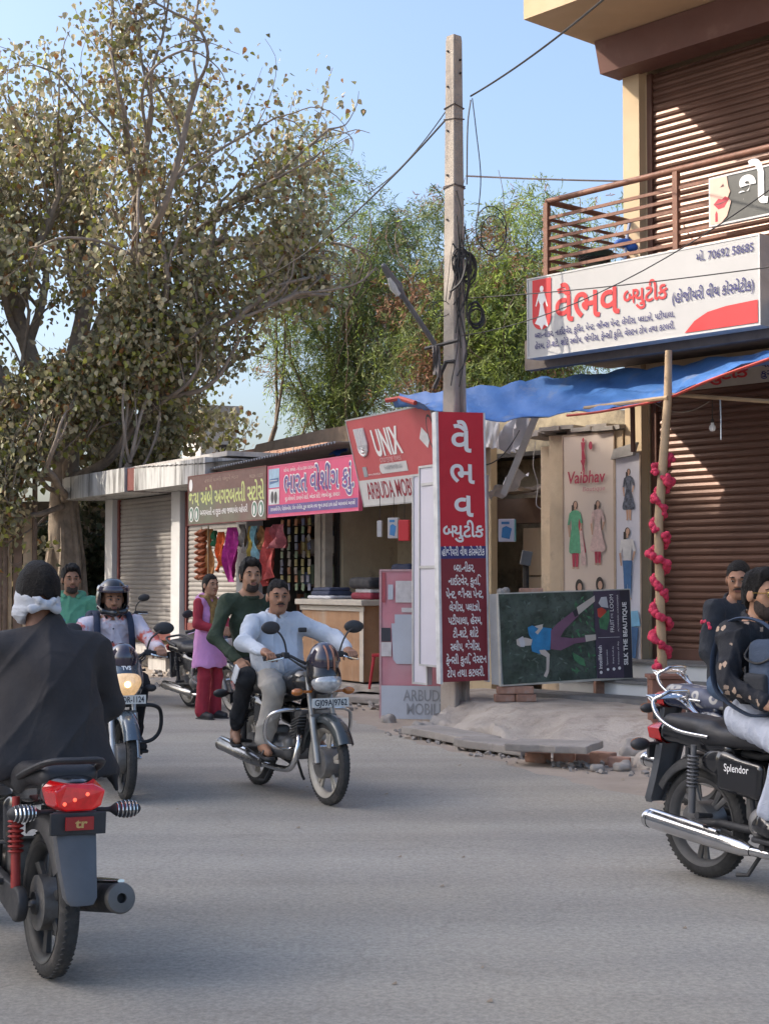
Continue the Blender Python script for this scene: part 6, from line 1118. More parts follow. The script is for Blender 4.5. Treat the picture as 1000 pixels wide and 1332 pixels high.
    if opt.get('plate'):
        pl = thing('x', None, None); pl.name = 'number_plate'; pl.parent = m; pl.location = (WB+.035, 0, .725); pl.rotation_euler = (R(-4), 0, math.pi/2)
        b = MB(); b.bb((-.145, 0, -.03), (.145, .006, .035)); b.build('plate', PLATE, pl, bevel=.003); lettering(pl, opt['plate'], -.125, .13, -.018, .038, BLACK, -.002, .02)
    if opt.get('guard'):
        for sd in (-1, 1): b = MB(); b.tube(curve_pts([(.96, sd*.03, .66), (1.0, sd*.14, .665), (.99, sd*.27, .655), (.93, sd*.335, .60), (.90, sd*.335, .46), (.92, sd*.25, .385), (.90, sd*.08, .375)], 6), .0145, 10); b.build('crash_guard', opt.get('guardm', CHROME), m, smooth=True)
    if opt.get('rack'):
        RK = CHROME; b = MB()
        for sd in (-1, 1):
            b.tube(curve_pts([(.16, sd*.14, .77), (-.05, sd*.155, .79), (-.20, sd*.15, .85), (-.26, sd*.13, .93), (-.22, sd*.10, .965)], 5), .011, 8); b.tube(curve_pts([(-.25, sd*.12, .93), (-.29, sd*.11, .95), (-.35, sd*.09, .955)], 4), .008, 8)
            b.tube([(-.20, sd*.14, .85), (-.28, sd*.11, .92), (-.34, sd*.09, .95)], .007, 6)
        b.tube(curve_pts([(-.22, -.10, .965), (-.20, -.06, .985), (-.20, .06, .985), (-.22, .10, .965)], 4), .011, 8)
        for k in range(4): b.tube([(-.25-.03*k, -.112+.006*k, .945+.004*k), (-.25-.03*k, .112-.006*k, .945+.004*k)], .006, 6)
        for yy in (-.04, .04): b.tube([(-.28, yy, .945), (-.35, yy, .956)], .006, 6)
        b.build('luggage_rack', RK, m, smooth=True)
    else:
        b = MB(); b.tube(curve_pts([(.05, -.13, .80), (-.12, -.135, .845), (-.27, -.10, .89), (-.30, 0, .895), (-.27, .10, .89), (-.12, .135, .845), (.05, .13, .80)], 6), .017, 8, flat=.8); b.build('grab_rail', opt.get('grab', BPL), m, smooth=True)
    return m
# the five motorcycles seen whole or nearly so
HB = Vector((.47, -.883)).normalized()
bikeM = motorcycle('black motorcycle with chrome crash guard and copper striped visor carrying two men', (-.985, 12.12), HB, BLK, DUSTAL, dict(lens=CLEARL, plate='GJ09AJ9762', guard=True, visor_stripe=True, fender=M('dark_teal_paint', (.045, .055, .058), .3, metal=.3, coat=.5, dirt=((.15, .13, .11), .3, 6)), fork=M('dusty_fork', (.34, .33, .31), .4, metal=.6, dirt=((.22, .18, .14), .4, 6)), mt=(.985, .335, 1.255), exhaust=M('dull_chrome', (.35, .35, .35), .3, metal=1.0, dirt=((.12, .10, .09), .4, 6)), ez=.30), 'motorcycles on the street')
HL = Vector((.36, -.933)).normalized()
bikeL = motorcycle('slate blue motorcycle with its headlight on, ridden by the helmeted man', (-2.34, 12.45), HL, STEELBL, BLKAL, dict(cowl='point', lens=LITL, plate='GJ 08DR-1124', logo='TVS', fork=M('silver_fork', (.5, .5, .5), .35, metal=.6), guard=True, guardm=BPL, find=BPL, exhaust=BPL, pipe=BPL, nsp=5), 'motorcycles on the street')
HF = Vector((-.48, .877)).normalized()
bikeF = motorcycle('black motorcycle seen from behind with its red tail lamp glowing, in the left corner', (-1.355, 6.27), HF, BLK, BLKAL, dict(lean=1.5, tail=REDL, small_plate='tr', flap=GREYPL, exhaust=BPL, pipe=BPL, er=.056, ez=.36, exend=GREYAL, shield=CHROME, shock=M('red_spring', (.3, .03, .025), .5), rind=CHROME, nsp=6, find=BPL), 'motorcycles on the street')
HR = Vector((.56, -.83)).normalized()
bikeR = motorcycle('black motorcycle with chrome luggage rack and long chrome exhaust at the right edge', (1.73, 8.36), HR, BLK, GREYAL, dict(rack=True, badge='Splendor', exhaust=CHROME, er=.047, ez=.30, exx=-.25, nsp=5, shock=M('grey_shock', (.16, .16, .165), .45, metal=.4)), 'motorcycles on the street')
def flower_seat():
    m = M('flower_seat', (.10, .11, .16), .5, var=.1); t, L, b = nodes_of(m); src = b.inputs['Base Color'].links[0].from_socket; co = t.nodes.new('ShaderNodeTexCoord')
    v = t.nodes.new('ShaderNodeTexVoronoi'); v.inputs['Scale'].default_value = 11; L.new(co.outputs['Object'], v.inputs['Vector'])
    r = t.nodes.new('ShaderNodeValToRGB'); e = r.color_ramp.elements; e[0].position = .18; e[0].color = (0, 0, 0, 1); e[1].position = .24; e[1].color = (1, 1, 1, 1); x = e.new(.42); x.color = (1, 1, 1, 1); x = e.new(.48); x.color = (0, 0, 0, 1); L.new(v.outputs['Distance'], r.inputs[0])
    mx = t.nodes.new('ShaderNodeMix'); mx.data_type = 'RGBA'; L.new(r.outputs[0], mx.inputs[0]); L.new(src, mx.inputs[6]); mx.inputs[7].default_value = (.45, .43, .40, 1); L.new(mx.outputs[2], b.inputs['Base Color']); return m
bikeRR = motorcycle('motorcycle with a blue flowered seat cover standing behind the right hand rider', (2.18, 10.75), HR, M('dark_blue_paint', (.02, .025, .05), .25, coat=.6), GREYAL, dict(rack=True, seat=flower_seat(), exhaust=CHROME), 'motorcycles on the street')
def parked(src, loc, ang, label, lean=0):
    c = copy_tree(src); c.location = loc; c.rotation_euler = (R(lean), 0, ang); tag(c, label, 'motorcycle', 'motorcycles parked by the shops'); return c
parked(bikeR, (-3.55, 21.3, .10), R(-78), 'parked motorcycle behind the helmeted rider, its handlebar up against the grey shutter', 8)
parked(bikeM, (-2.45, 19.6, .0), R(-58), 'parked motorcycle mostly hidden behind the woman in the pink vest', 8)
parked(bikeRR, (-3.95, 15.6, .0), R(190), 'parked motorcycle at the left edge, its mirrors showing over the black robed shoulder', 8)
# ---------------------------------------------------------------- people
SK = [M('skin_brown', (.30, .155, .095), .55, var=.10, scale=18, spec=.35), M('skin_mid', (.36, .195, .12), .55, var=.10, scale=18, spec=.35), M('skin_dark', (.20, .10, .062), .55, var=.10, scale=18, spec=.35)]
HAIR = M('black_hair', (.011, .009, .008), .62, var=.6, scale=60, bump=1.0, bscale=120, spec=.25); BEARD = M('beard_hair', (.040, .026, .020), .8, var=.5, scale=90, bump=.6, bscale=200); EYEW = M('eye_white', (.26, .23, .205), .6, var=.02, spec=.1); IRIS = M('eye_dark', (.012, .008, .006), .5, spec=.1); LIPM = M('lips_brown', (.22, .085, .065), .5)
FAB = lambda n, c, **k: M(n, c, k.pop('rough', .9), var=k.pop('var', .14), scale=k.pop('scale', 5), bump=k.pop('bump', .5), bscale=k.pop('bscale', 24), **k)
def face_prims(s, hd, Rh, w=1.0):
    p = lambda *q: V3(hd)+Rh @ V3(*q)
    s.ell(p(-.012, 0, .035), (.098, .078*w, .088), Rh, .02).ell(p(.028, 0, -.028), (.066, .062*w, .086), Rh, .035).ell(p(.032, 0, -.078), (.052, .050*w, .038), Rh, .03).cap(p(.072, -.012, -.098), p(.072, .012, -.098), .017, None, .03)
    s.cap(p(.088, -.036, .026), p(.088, .036, .026), .010, None, .022).cap(p(.095, 0, .018), p(.113, 0, -.022), .008, .0135, .012).cap(p(.103, -.014, -.026), p(.103, .014, -.026), .009, None, .010)
    for sd in (-1, 1): s.ell(p(.105, sd*.032, .006), (.016, .019, .011), Rh, .016, 's').ell(p(-.006, sd*.079*w, -.006), (.026, .010, .032), Rh, .010).cap(p(.058, sd*.046*w, -.018), p(.066, sd*.036*w, -.04), .014, None, .03)
    s.cap(p(.095, -.018, -.054), p(.095, .018, -.054), .0065, None, .008).cap(p(.092, -.015, -.064), p(.092, .015, -.064), .0068, None, .008)
    return p
def hand(s, w, d, n, curl, left, sc=1.0):
    w, d, n = V3(w), V3(d), V3(n); d = d/np.linalg.norm(d); n = n-d*(n@d); n /= np.linalg.norm(n); th = np.cross(d, n)*(-1 if left else 1); k = .008
    s.rbox(w+d*.046*sc, (.046*sc, .038*sc, .0135*sc), .012, np.stack([d, th, np.cross(d, th)], 1), .02); tips = []
    for i, (o, ln) in enumerate(((.030, .070), (.010, .079), (-.0105, .073), (-.030, .057))):
        p = w+d*.086*sc+th*o*sc; ang = curl*.55
        for seg, r0, r1 in ((.46, .0092, .0086), (.30, .0086, .008), (.24, .008, .007)):
            q = p+(d*math.cos(ang)+n*math.sin(ang)+th*o*(.6 if curl < .3 else .1))*ln*seg*sc; s.cap(p, q, r0*sc, r1*sc, .005); p = q; ang += curl
    p = w+d*.022*sc+th*.030*sc; q = p+(th*.62+d*.62+n*.35*(.5+curl))*.042*sc; s.cap(p, q, .0125*sc, .0105*sc, .012); s.cap(q, q+(d*.85+th*.15+n*(.25+.5*curl))*.034*sc, .0102*sc, .0082*sc, .006)
def person(label, loc, rot, J, look, o, group='people in the street'):
    t = thing('person', label, 'person', loc, 0, group, rot); g = o.get('b', 1.0); hd = V3(J['head']); Rh = rotm(look, o.get('up', (0, 0, 1))); sk = o['skin']; hs = o.get('h', .0065)
    pel, ch, nk = V3(J['pel']), V3(J['chest']), V3(J['neck']); SH, EL, WR_, HP, KN, AN, FT = [[V3(q) for q in J[k]] for k in ('sh', 'el', 'wr', 'hip', 'kn', 'an', 'ft')]
    s = SDF(hs); s.cap(pel, ch, .10*g, .10*g, .05).cap(SH[0], SH[1], .05, .05, .05); p = lambda *q: hd+Rh @ V3(*q)
    s.cap(nk-V3(0, 0, .03), p(-.018, 0, -.055), .062, .054, .03); s.cap(nk+V3(0, -.06, -.02), nk+V3(0, .06, -.02), .045, None, .05); face_prims(s, hd, Rh, o.get('fw', 1))
    for i in (0, 1):
        s.chain([SH[i], EL[i], WR_[i]], [.046, .041, .028]).cap(WR_[i], WR_[i]+(V3(J['hd'][i])/np.linalg.norm(J['hd'][i]))*.02, .028, .026)
        hand(s, WR_[i], J['hd'][i], J['hn'][i], J['curl'][i], i == 0, o.get('hand', 1.0))
        s.chain([HP[i], KN[i], AN[i]], [.08, .055, .038], .03); f = FT[i]-AN[i]; f2 = V3(f[0], f[1], 0); f2 /= np.linalg.norm(f2); s.chain([AN[i]-f2*.03-V3(0, 0, .035), AN[i]+f2*.06-V3(0, 0, .035), FT[i]], [.034, .036, .026], .03)
    body = s.build('body', sk, t)
    for sd in (-1, 1):
        e = SDF(.003); e.ell(p(.0895, sd*.032, .007), (.0110, .0135, .0047), Rh); ey = e.build('eye', EYEW, t); e = SDF(.0022); e.ell(p(.0978, sd*.032+o.get('gaze', 0), .0075), (.0045, .0060, .0050), Rh); e.build('iris', IRIS, ey)
        e = SDF(.003); e.chain([p(.094, sd*.014, .0285), p(.098, sd*.032, .034), p(.083, sd*.053, .029)], [.0045, .0052, .003], .006); e.build('eyebrow', HAIR, t)
    e = SDF(.003); e.cap(p(.0985, -.017, -.0545), p(.0985, .017, -.0545), .0048, None, .005).cap(p(.097, -.014, -.0635), p(.097, .014, -.0635), .0055, None, .005); e.build('lips', LIPM, t)
    def local(X, Y, Z): x, y, z = X-hd[0], Y-hd[1], Z-hd[2]; return [x*Rh[0, i]+y*Rh[1, i]+z*Rh[2, i] for i in range(3)]
    hk = o.get('hair', 'short')
    if hk:
        vol = o.get('vol', .012); s = SDF(.0045); s.ell(p(-.014, 0, .042), (.099+vol*.8, .079+vol*.5, .089+vol*1.2), Rh, .03); s.ell(p(-.03, 0, -.01), (.086+vol*.4, .0775+vol*.3, .085), Rh, .03)
        if o.get('quiff'): s.ell(p(.055, .0, .105), (.05, .055, .032), Rh, .03)
        xs, zs = o.get('line', ([-.12, -.05, -.01, .03, .06, .075, .09], [-.085, -.05, -.012, -.02, .055, .075, .085]))
        def hl(X, Y, Z): x, y, z = local(X, Y, Z); return np.interp(x, xs, zs)-z-.006*np.sin(y*95+x*30)
        s.cut(hl); s.wrinkle(o.get('curl_h', .004)*2.2, 105, 4, (1, 1, .7)); hr = s.build('hair', HAIR, t)
        if hk == 'bun': s = SDF(.005); s.chain([p(-.10, 0, .0), p(-.115, .0, -.06), p(-.11, .01, -.16), p(-.10, .02, -.26)], [.035, .03, .024, .014], .02); s.wrinkle(.003, 120, 2); s.build('plait', HAIR, t)
    if o.get('beard'):
        bt = o['beard']; s = SDF(.0038); s.ell(p(.030, 0, -.040), (.068+bt, .0635+bt, .080+bt), Rh, .03).ell(p(.034, 0, -.082), (.054+bt, .052+bt, .040+bt), Rh, .03).cap(p(.074, -.012, -.100), p(.074, .012, -.100), .0175+bt, None, .03); s.cap(p(.103, -.028, -.050), p(.108, 0, -.0405), .006+bt*.5, None, .006).cap(p(.103, .028, -.050), p(.108, 0, -.0405), .006+bt*.5, None, .006)
        def bc(X, Y, Z): x, y, z = local(X, Y, Z); lim = np.interp(np.abs(y), [0, .02, .03, .045, .058, .07], [-.040, -.044, -.056, -.062, -.042, -.01]); front = np.maximum(z-lim, -x-.005+.0*z); front = np.maximum(front, np.abs(y)-o.get('bw', .2)); hole = .0145-np.sqrt((y*.55)**2+(z+.0585)**2); return np.maximum(front, np.where(x > .085, hole, -1.0))
        s.cut(bc); s.wrinkle(.003, 170, 3); s.build('beard', BEARD, t)
    elif o.get('moustache'):
        s = SDF(.0032); s.chain([p(.100, -.030, -.052), p(.108, -.012, -.043), p(.108, .012, -.043), p(.100, .030, -.052)], [.004, .0068, .0068, .004], .005); s.build('moustache', BEARD, t)
    # clothes
    if o.get('shirt'):
        s = SDF(o.get('ch', .0075)); up = (ch-pel)/np.linalg.norm(ch-pel); sl = SH[0]-SH[1]; sl = sl/np.linalg.norm(sl)
        for sd in (-1, 1): s.cap(pel+sl*sd*.062*g+up*o.get('drop', 0), ch+sl*sd*.078*g, .112*g*o.get('waist', 1), .108*g, .07)
        s.cap(SH[0]-sl*.02, SH[1]+sl*.02, .072*g, .072*g, .07).cap(ch, nk-V3(0, 0, .05), .10*g, .075*g, .07)
        if o.get('belly'): s.ell(pel*.55+ch*.45+V3(look[0], look[1], 0)*0+V3(.07, 0, -.03), (.13*g, .15*g, .14*g), None, .07)
        for i in (0, 1):
            if o.get('sleeve', 'long') == 'long': s.chain([SH[i], EL[i], WR_[i]*.93+EL[i]*.07], [.070*g, .058*g, .044], .03)
            elif o['sleeve'] == 'short': s.chain([SH[i], SH[i]*.3+EL[i]*.7], [.070*g, .066*g], .03)
            elif o['sleeve'] == 'roll': s.chain([SH[i], EL[i], WR_[i]*.55+EL[i]*.45], [.070*g, .060*g, .054], .03)
        for q in o.get('xt', []): s.cap(*q)
        if o.get('hem') is not None: hz = o['hem']; s.cut(lambda X, Y, Z: hz-Z+.012*np.sin(X*25+Y*31))
        s.cap(nk-V3(0, 0, .01), p(0, 0, -.05), .060, .066, .012, 's'); s.wrinkle(o.get('wr', .0075)*1.9, o.get('wf', 30), o.get('seed', 1), (1, 1, .75)); sh_ = s.build('shirt', o['shirt'], t)
        if o.get('collar'):
            s = SDF(.005); f = V3(look[0], look[1], 0); f /= np.linalg.norm(f); l = V3(-f[1], f[0], 0); c = nk+V3(0, 0, .034); ring = [c+f*.068*math.cos(a)+l*.068*math.sin(a)+V3(0, 0, -.028*math.cos(a)) for a in np.linspace(.30, 2*math.pi-.30, 15)]; s.chain(ring, [.0085]*15, .01); s.chain([q+V3(0, 0, -.014)+(q-c)*.12 for q in ring], [.0085]*15, .012)
            for sd in (-1, 1): a = .30*sd; q = c+f*.068*math.cos(a)+l*.068*math.sin(a)+V3(0, 0, -.03); s.chain([q, q+f*.012+l*sd*.022-V3(0, 0, .045)], [.009, .006], .01)
            s.build('collar', o.get('collar_mat', o['shirt']), sh_)
        if o.get('crew'): c = nk+V3(.0, 0, -.004); s = SDF(.005); ring = [c+V3(.074*math.cos(a), .076*math.sin(a), -.02*math.cos(a)) for a in np.linspace(0, 2*math.pi, 17)]; s.chain(ring, [.011]*17, .01); s.build('neckband', o['shirt'], sh_)
        if o.get('placket'):
            from mathutils.bvhtree import BVHTree
            bv = BVHTree.FromPolygons([q.co for q in sh_.data.vertices], [tuple(q.vertices) for q in sh_.data.polygons]); f = V3(look[0], look[1]*.3, 0); f /= np.linalg.norm(f); mid = np.array(nk); lp2 = []
            for i in range(13):
                z = nk[2]-.05-i*.034; og = Vector((ch[0], mid[1]*(1-i/14)+pel[1]*i/14, z))+Vector(f)*.6; h_ = bv.ray_cast(og, -Vector(f))
                if h_[0]: lp2.append(h_[0]+Vector(f)*.001)
            if len(lp2) > 3: b = MB(); b.tube(lp2, .016, 8, flat=.25); b.build('placket', o['shirt'], sh_, smooth=True); b = MB(); [b.lathe([(0, .004), (.006, .003), (.007, 0)], q+Vector(f)*.006, tuple(f), 8) for q in lp2[1::3]]; b.build('button', BPL if o['placket'] == 2 else o['shirt'], sh_)
    if o.get('pants'):
        s = SDF(o.get('ch', .0075)); s.ell(pel, (.135*g, .165*g, .12*g), None, .05)
        for i in (0, 1): e = AN[i]*o.get('cuff', .94)+KN[i]*(1-o.get('cuff', .94)); s.chain([HP[i], KN[i]], [.098*g, .078*g], .05).cap(KN[i], e, .078*g, o.get('cw', .058), .04)
        s.wrinkle(o.get('wr', .0075)*1.8, 34, o.get('seed', 1)+5, (1, 1, .6)); s.build('trousers', o['pants'], t)
    for i in (0, 1):
        f = FT[i]-AN[i]; f2 = V3(f[0], f[1], 0); f2 /= np.linalg.norm(f2); l = V3(-f2[1], f2[0], 0); a = AN[i]
        if o.get('shoe') == 'sandal':
            s = SDF(.005); base = FT[i]-V3(0, 0, .034); s.chain([a-f2*.05+V3(0, 0, base[2]-a[2]), a+f2*.05+V3(0, 0, base[2]-a[2]), base+f2*.02], [.036, .036, .04], .02); zc = base[2]; s.cut(lambda X, Y, Z: np.abs(Z-zc)-.011); so = s.build('sandal', BPL, t); b = MB()
            for tt in (.35, .7): q = a*(1-tt)+FT[i]*tt; b.tube([q+l*.045-V3(0, 0, .045*(1-tt)+.015), q+l*.03+V3(0, 0, .0), q+V3(0, 0, .028-.0*tt)-V3(0, 0, .03*(1-tt)), q-l*.03, q-l*.045-V3(0, 0, .045*(1-tt)+.015)], .013, 6, flat=.5)
            b.build('strap', BPL, so, smooth=True)
        elif o.get('shoe'):
            s = SDF(.0055); s.chain([a-f2*.035-V3(0, 0, .03), a+f2*.05-V3(0, 0, .035), FT[i]+f2*.01], [.044, .046, .038], .03).cap(a+V3(0, 0, .0), a-V3(0, 0, .03), .046, .046, .02); zc = min(FT[i][2], a[2]-.03)-.034; s.cut(lambda X, Y, Z: zc-Z); sh2 = s.build('shoe', o['shoe'], t)
            s = SDF(.0055); s.chain([a-f2*.04-V3(0, 0, 0)+V3(0, 0, zc-a[2]), FT[i]+f2*.018+V3(0, 0, zc-FT[i][2])], [.044, .044], .02); s.cut(lambda X, Y, Z: np.abs(Z-zc)-.012); s.build('sole', o.get('sole', BPL), sh2)
    return t
def rider(y=0, px=.36, hz=1.50, hx=.50, sh=.19, grip=True, pz=.90, sdrop=.19):
    nz = hz-.145; J = dict(pel=(px, y*.5, pz), chest=(px*.35+hx*.65-.03, y*.8, nz-.22), neck=(hx-.035, y, nz), head=(hx, y, hz))
    J['sh'] = [(hx-.04, y+sh, nz-.055), (hx-.04, y-sh, nz-.055)]; J['el'] = [(.66, .33, 1.12), (.66, -.33, 1.12)]; J['wr'] = [(.885, .335, 1.075), (.885, -.335, 1.075)]
    J['hd'] = [(.8, -.05, -.12), (.8, .05, -.12)]; J['hn'] = [(-.1, 0, -1), (-.1, 0, -1)]; J['curl'] = [1.15, 1.15]
    J['hip'] = [(px+.03, y*.3+.10, pz-.02), (px+.03, y*.3-.10, pz-.02)]; J['kn'] = [(.77, .205, .80), (.77, -.205, .80)]; J['an'] = [(.585, .215, .385), (.585, -.215, .385)]; J['ft'] = [(.735, .235, .325), (.735, -.235, .325)]
    return J
def at(bike): return tuple(bike.location), tuple(bike.rotation_euler)
# rider and passenger of the middle motorcycle
J = rider(-.06, .40, 1.47, .50, .195); J['el'] = [(.63, .36, 1.15), (.60, -.37, 1.13)]
pM = person('stout man in a white shirt riding the black motorcycle in the middle of the road', *at(bikeM), J, (1, -.22, -.04), dict(skin=SK[0], b=1.12, belly=True, shirt=FAB('white_shirt', (.50, .54, .60), var=.08), collar=True, placket=1, pants=FAB('stone_trousers', (.40, .37, .33), var=.1), shoe='sandal', moustache=True, hair='short', vol=.009, cw=.075, seed=3, hem=.79, wr=.0135, wf=34, cuff=.9, sleeve='long', fw=1.06, line=([-.12, -.05, -.01, .03, .06, .075, .09], [-.07, -.04, .0, .0, .06, .072, .08])))
s = SDF(.006); s.rbox((.645, .075, 1.225), (.012, .034, .018), .006); s.build('pocket_phone', BPL, pM)
J = rider(-.13, .10, 1.63, .135, .195, pz=.955); J['chest'] = (.10, -.12, 1.27); J['el'] = [(.20, .18, 1.13), (.16, -.43, 1.16)]; J['wr'] = [(.34, .16, 1.02), (.36, -.33, .99)]; J['hd'] = [(.8, -.2, -.3), (.8, .12, -.45)]; J['hn'] = [(0, 0, -1), (-.2, .5, -1)]; J['curl'] = [.25, .28]
J['hip'] = [(.13, .11, .93), (.13, -.15, .93)]; J['kn'] = [(.50, .27, .86), (.48, -.32, .87)]; J['an'] = [(.24, .25, .45), (.20, -.28, .44)]; J['ft'] = [(.38, .27, .40), (.33, -.32, .385)]
pP = person('young man in a dark green pullover riding pillion behind the white shirted man', *at(bikeM), J, (.9, -.16, .0), dict(skin=SK[1], b=.93, shirt=FAB('green_pullover', (.032, .048, .028), bscale=50, bump=.5), pants=FAB('black_trousers', (.014, .015, .018)), shoe='sandal', beard=.0018, bw=.047, crew=True, quiff=True, vol=.018, curl_h=.007, seed=8, wr=.011, wf=36, hem=.90, cuff=.84, cw=.062))
s = SDF(.005); s.rbox((.50, -.405, .90), (.035, .006, .07), .006, rotm((1, .1, -.6))); ph = s.build('mobile_phone', M('phone_white', (.6, .62, .65), .3), None); ph.location, ph.rotation_euler = bikeM.location, bikeM.rotation_euler; tag(ph, 'white cased phone held on the knee of the green pullover passenger', 'phone')
# helmeted rider
def holi():
    m = FAB('holi_shirt', (.66, .60, .66), var=.05); t, L, b = nodes_of(m); src = b.inputs['Base Color'].links[0].from_socket; co = t.nodes.new('ShaderNodeTexCoord')
    n = t.nodes.new('ShaderNodeTexNoise'); n.inputs['Scale'].default_value = 6.5; n.inputs['Detail'].default_value = 7; n.inputs['Roughness'].default_value = .62; L.new(co.outputs['Object'], n.inputs['Vector'])
    r = t.nodes.new('ShaderNodeValToRGB'); r.color_ramp.elements[0].position = .52; r.color_ramp.elements[1].position = .60; L.new(n.outputs['Fac'], r.inputs[0]); mx = t.nodes.new('ShaderNodeMix'); mx.data_type = 'RGBA'; L.new(r.outputs[0], mx.inputs[0]); L.new(src, mx.inputs[6]); mx.inputs[7].default_value = (.62, .12, .08, 1); L.new(mx.outputs[2], b.inputs['Base Color']); return m
J = rider(.05, .38, 1.45, .49, .19)
pL = person('helmeted man in a white shirt stained with orange colour riding with his headlight on', *at(bikeL), J, (1, -.05, -.10), dict(skin=SK[0], shirt=holi(), collar=True, placket=2, pants=FAB('black_trousers', (.014, .015, .018)), shoe=BPL, beard=.005, hair=None, seed=12, wr=.012, wf=36, hem=.86))
hc = V3(J['head'])+V3(-.005, 0, .03); Rh = rotm((1, -.05, -.10)); pq = lambda *q: hc+Rh @ V3(*q)
s = SDF(.005); s.ell(pq(0, 0, 0), (.142, .122, .135), Rh).ell(pq(-.01, 0, -.05), (.13, .115, .11), Rh, .05); s.ell(pq(0, 0, -.02), (.120, .098, .118), Rh, .005, 's')
def hcut(X, Y, Z): x, y, z = X-hc[0], Y-hc[1], Z-hc[2]; a, b_, c = [x*Rh[0, i]+y*Rh[1, i]+z*Rh[2, i] for i in range(3)]; op = np.minimum(np.minimum(a-.02, .045-c), .10-np.abs(b_)); return np.maximum(op, -.13-c)
s.cut(hcut); hm = s.build('helmet', BLK, pL)
s = SDF(.005); s.cap(pq(.085, -.085, -.115), pq(.125, 0, -.125), .02, .022).cap(pq(.125, 0, -.125), pq(.085, .085, -.115), .022, .02).cap(pq(.03, -.108, -.09), pq(.085, -.085, -.115), .02).cap(pq(.03, .108, -.09), pq(.085, .085, -.115), .02); s.build('chin_guard', BLK, hm)
s = SDF(.005); s.ell(pq(.02, 0, .045), (.142, .128, .09), Rh); s.ell(pq(.015, 0, .04), (.136, .121, .085), Rh, .004, 's')
def vcut(X, Y, Z): x, y, z = X-hc[0], Y-hc[1], Z-hc[2]; a, b_, c = [x*Rh[0, i]+y*Rh[1, i]+z*Rh[2, i] for i in range(3)]; return np.maximum(np.maximum(.02-a, c-.085), .035-c)
s.cut(vcut); s.build('visor', SMOKE, hm); s = SDF(.004); s.cap(pq(.03, -.10, -.10), pq(.06, -.05, -.17), .008).cap(pq(.03, .10, -.10), pq(.06, .05, -.17), .008); s.build('chin_strap', BPL, hm)
def backpack(label, bike, prims, straps, mat, extra=None):
    t = thing('backpack', label, 'backpack', *[bike.location], 0, None, tuple(bike.rotation_euler)); s = SDF(.009)
    for q in prims: s.rbox(*q, k=.03)
    s.wrinkle(.005, 30, 4); s.build('bag', mat, t)
    for st_ in straps: b = MB(); b.tube(curve_pts(st_, 5), .026, 8, flat=.3); b.build('strap', mat, t, smooth=True)
    return t
NAVYF = FAB('navy_canvas', (.025, .035, .065)); bgL = backpack('navy backpack on the back of the helmeted rider, its straps over his stained shirt', bikeL, [((.24, .045, 1.14), (.08, .16, .22), .05)], [[(.34, .05+sd*.12, 1.34), (.45, .05+sd*.125, 1.345), (.535, .05+sd*.13, 1.28), (.575, .05+sd*.135, 1.16), (.53, .05+sd*.15, 1.05)] for sd in (-1, 1)], NAVYF)
# man in black robe, seen from behind
J = rider(-.085, .42, 1.525, .47, .225); J['el'] = [(.58, .36, 1.08), (.58, -.40, 1.09)]; J['sh'] = [(.42, .12, 1.295), (.42, -.285, 1.295)]; J['el'] = [(.54, .30, 1.03), (.50, -.40, 1.05)]; J['neck'] = (.43, -.06, 1.36); J['head'] = (.47, -.035, 1.525)
KUR = FAB('black_robe', (.030, .027, .028), bump=.35, bscale=14, var=.15, scale=2)
xt = [(V3(.40, -.20, 1.315), V3(.40, .03, 1.315), .06, .06, .07), (V3(.30, -.365, 1.14), V3(.30, -.385, .86), .028, .04, .05, 's'), (V3(.30, .215, 1.14), V3(.30, .235, .86), .028, .04, .05, 's'), (V3(.41, -.085, 1.30), V3(.425, -.085, 1.395), .085, .070, .05), (V3(.30, .12, .80), V3(.37, .06, 1.08), .14, .10, .12), (V3(.30, -.23, .80), V3(.36, -.20, 1.05), .13, .10, .12), (V3(.28, -.06, .80), V3(.34, -.08, 1.2), .15, .13, .10), (V3(.44, -.33, .80), V3(.50, -.31, 1.0), .05, .06, .08)]
pF = person('man in a loose black robe seen from behind, a white cloth knotted round his head', *at(bikeF), J, (1, .04, -.02), dict(skin=SK[2], b=1.12, shirt=KUR, pants=FAB('black_trousers2', (.016, .016, .017)), shoe=BPL, hair='short', vol=.026, curl_h=.0018, xt=xt, hem=.765, wr=.0105, wf=17, seed=21, h=.006, ch=.0065, line=([-.13, -.05, 0, .03, .06, .075, .09], [.0, .0, .0, .0, .055, .075, .085])))
hd = V3(J['head']); Rh = rotm((1, .04, -.02)); pq = lambda *q: hd+Rh @ V3(*q); SCF = FAB('white_scarf', (.50, .52, .56), bump=.4, bscale=30, var=.08)
s = SDF(.0045); s.ell(pq(-.01, 0, -.005), (.118, .099, .105), Rh, .02).ell(pq(.01, 0, -.07), (.10, .103, .06), Rh, .03); s.ell(pq(-.075, 0, -.125), (.09, .072, .085), Rh, .02, 's')
def scut(X, Y, Z): x, y, z = X-hd[0], Y-hd[1], Z-hd[2]; top = np.interp(np.abs(y), [0, .05, .09, .11], [-.012, -.002, .028, .035]); return np.maximum(z-top, -.135-z)
s.cut(scut); s.wrinkle(.007, 75, 6, (.2, .2, 1.5)); sc = s.build('scarf', SCF, pF)
s = SDF(.0045); s.ell(pq(-.125, .0, -.035), (.02, .022, .020), Rh, .01).cap(pq(-.125, 0, -.035), pq(-.105, .055, -.052), .012, .022, .01).cap(pq(-.125, 0, -.035), pq(-.105, -.055, -.052), .012, .022, .01).chain([pq(-.128, .005, -.03), pq(-.13, .032, -.014), pq(-.12, .055, -.005)], [.010, .012, .007]).chain([pq(-.128, -.005, -.03), pq(-.13, -.032, -.016), pq(-.118, -.05, -.012)], [.010, .012, .007]); s.wrinkle(.0035, 130, 3); s.build('knot', SCF, sc)
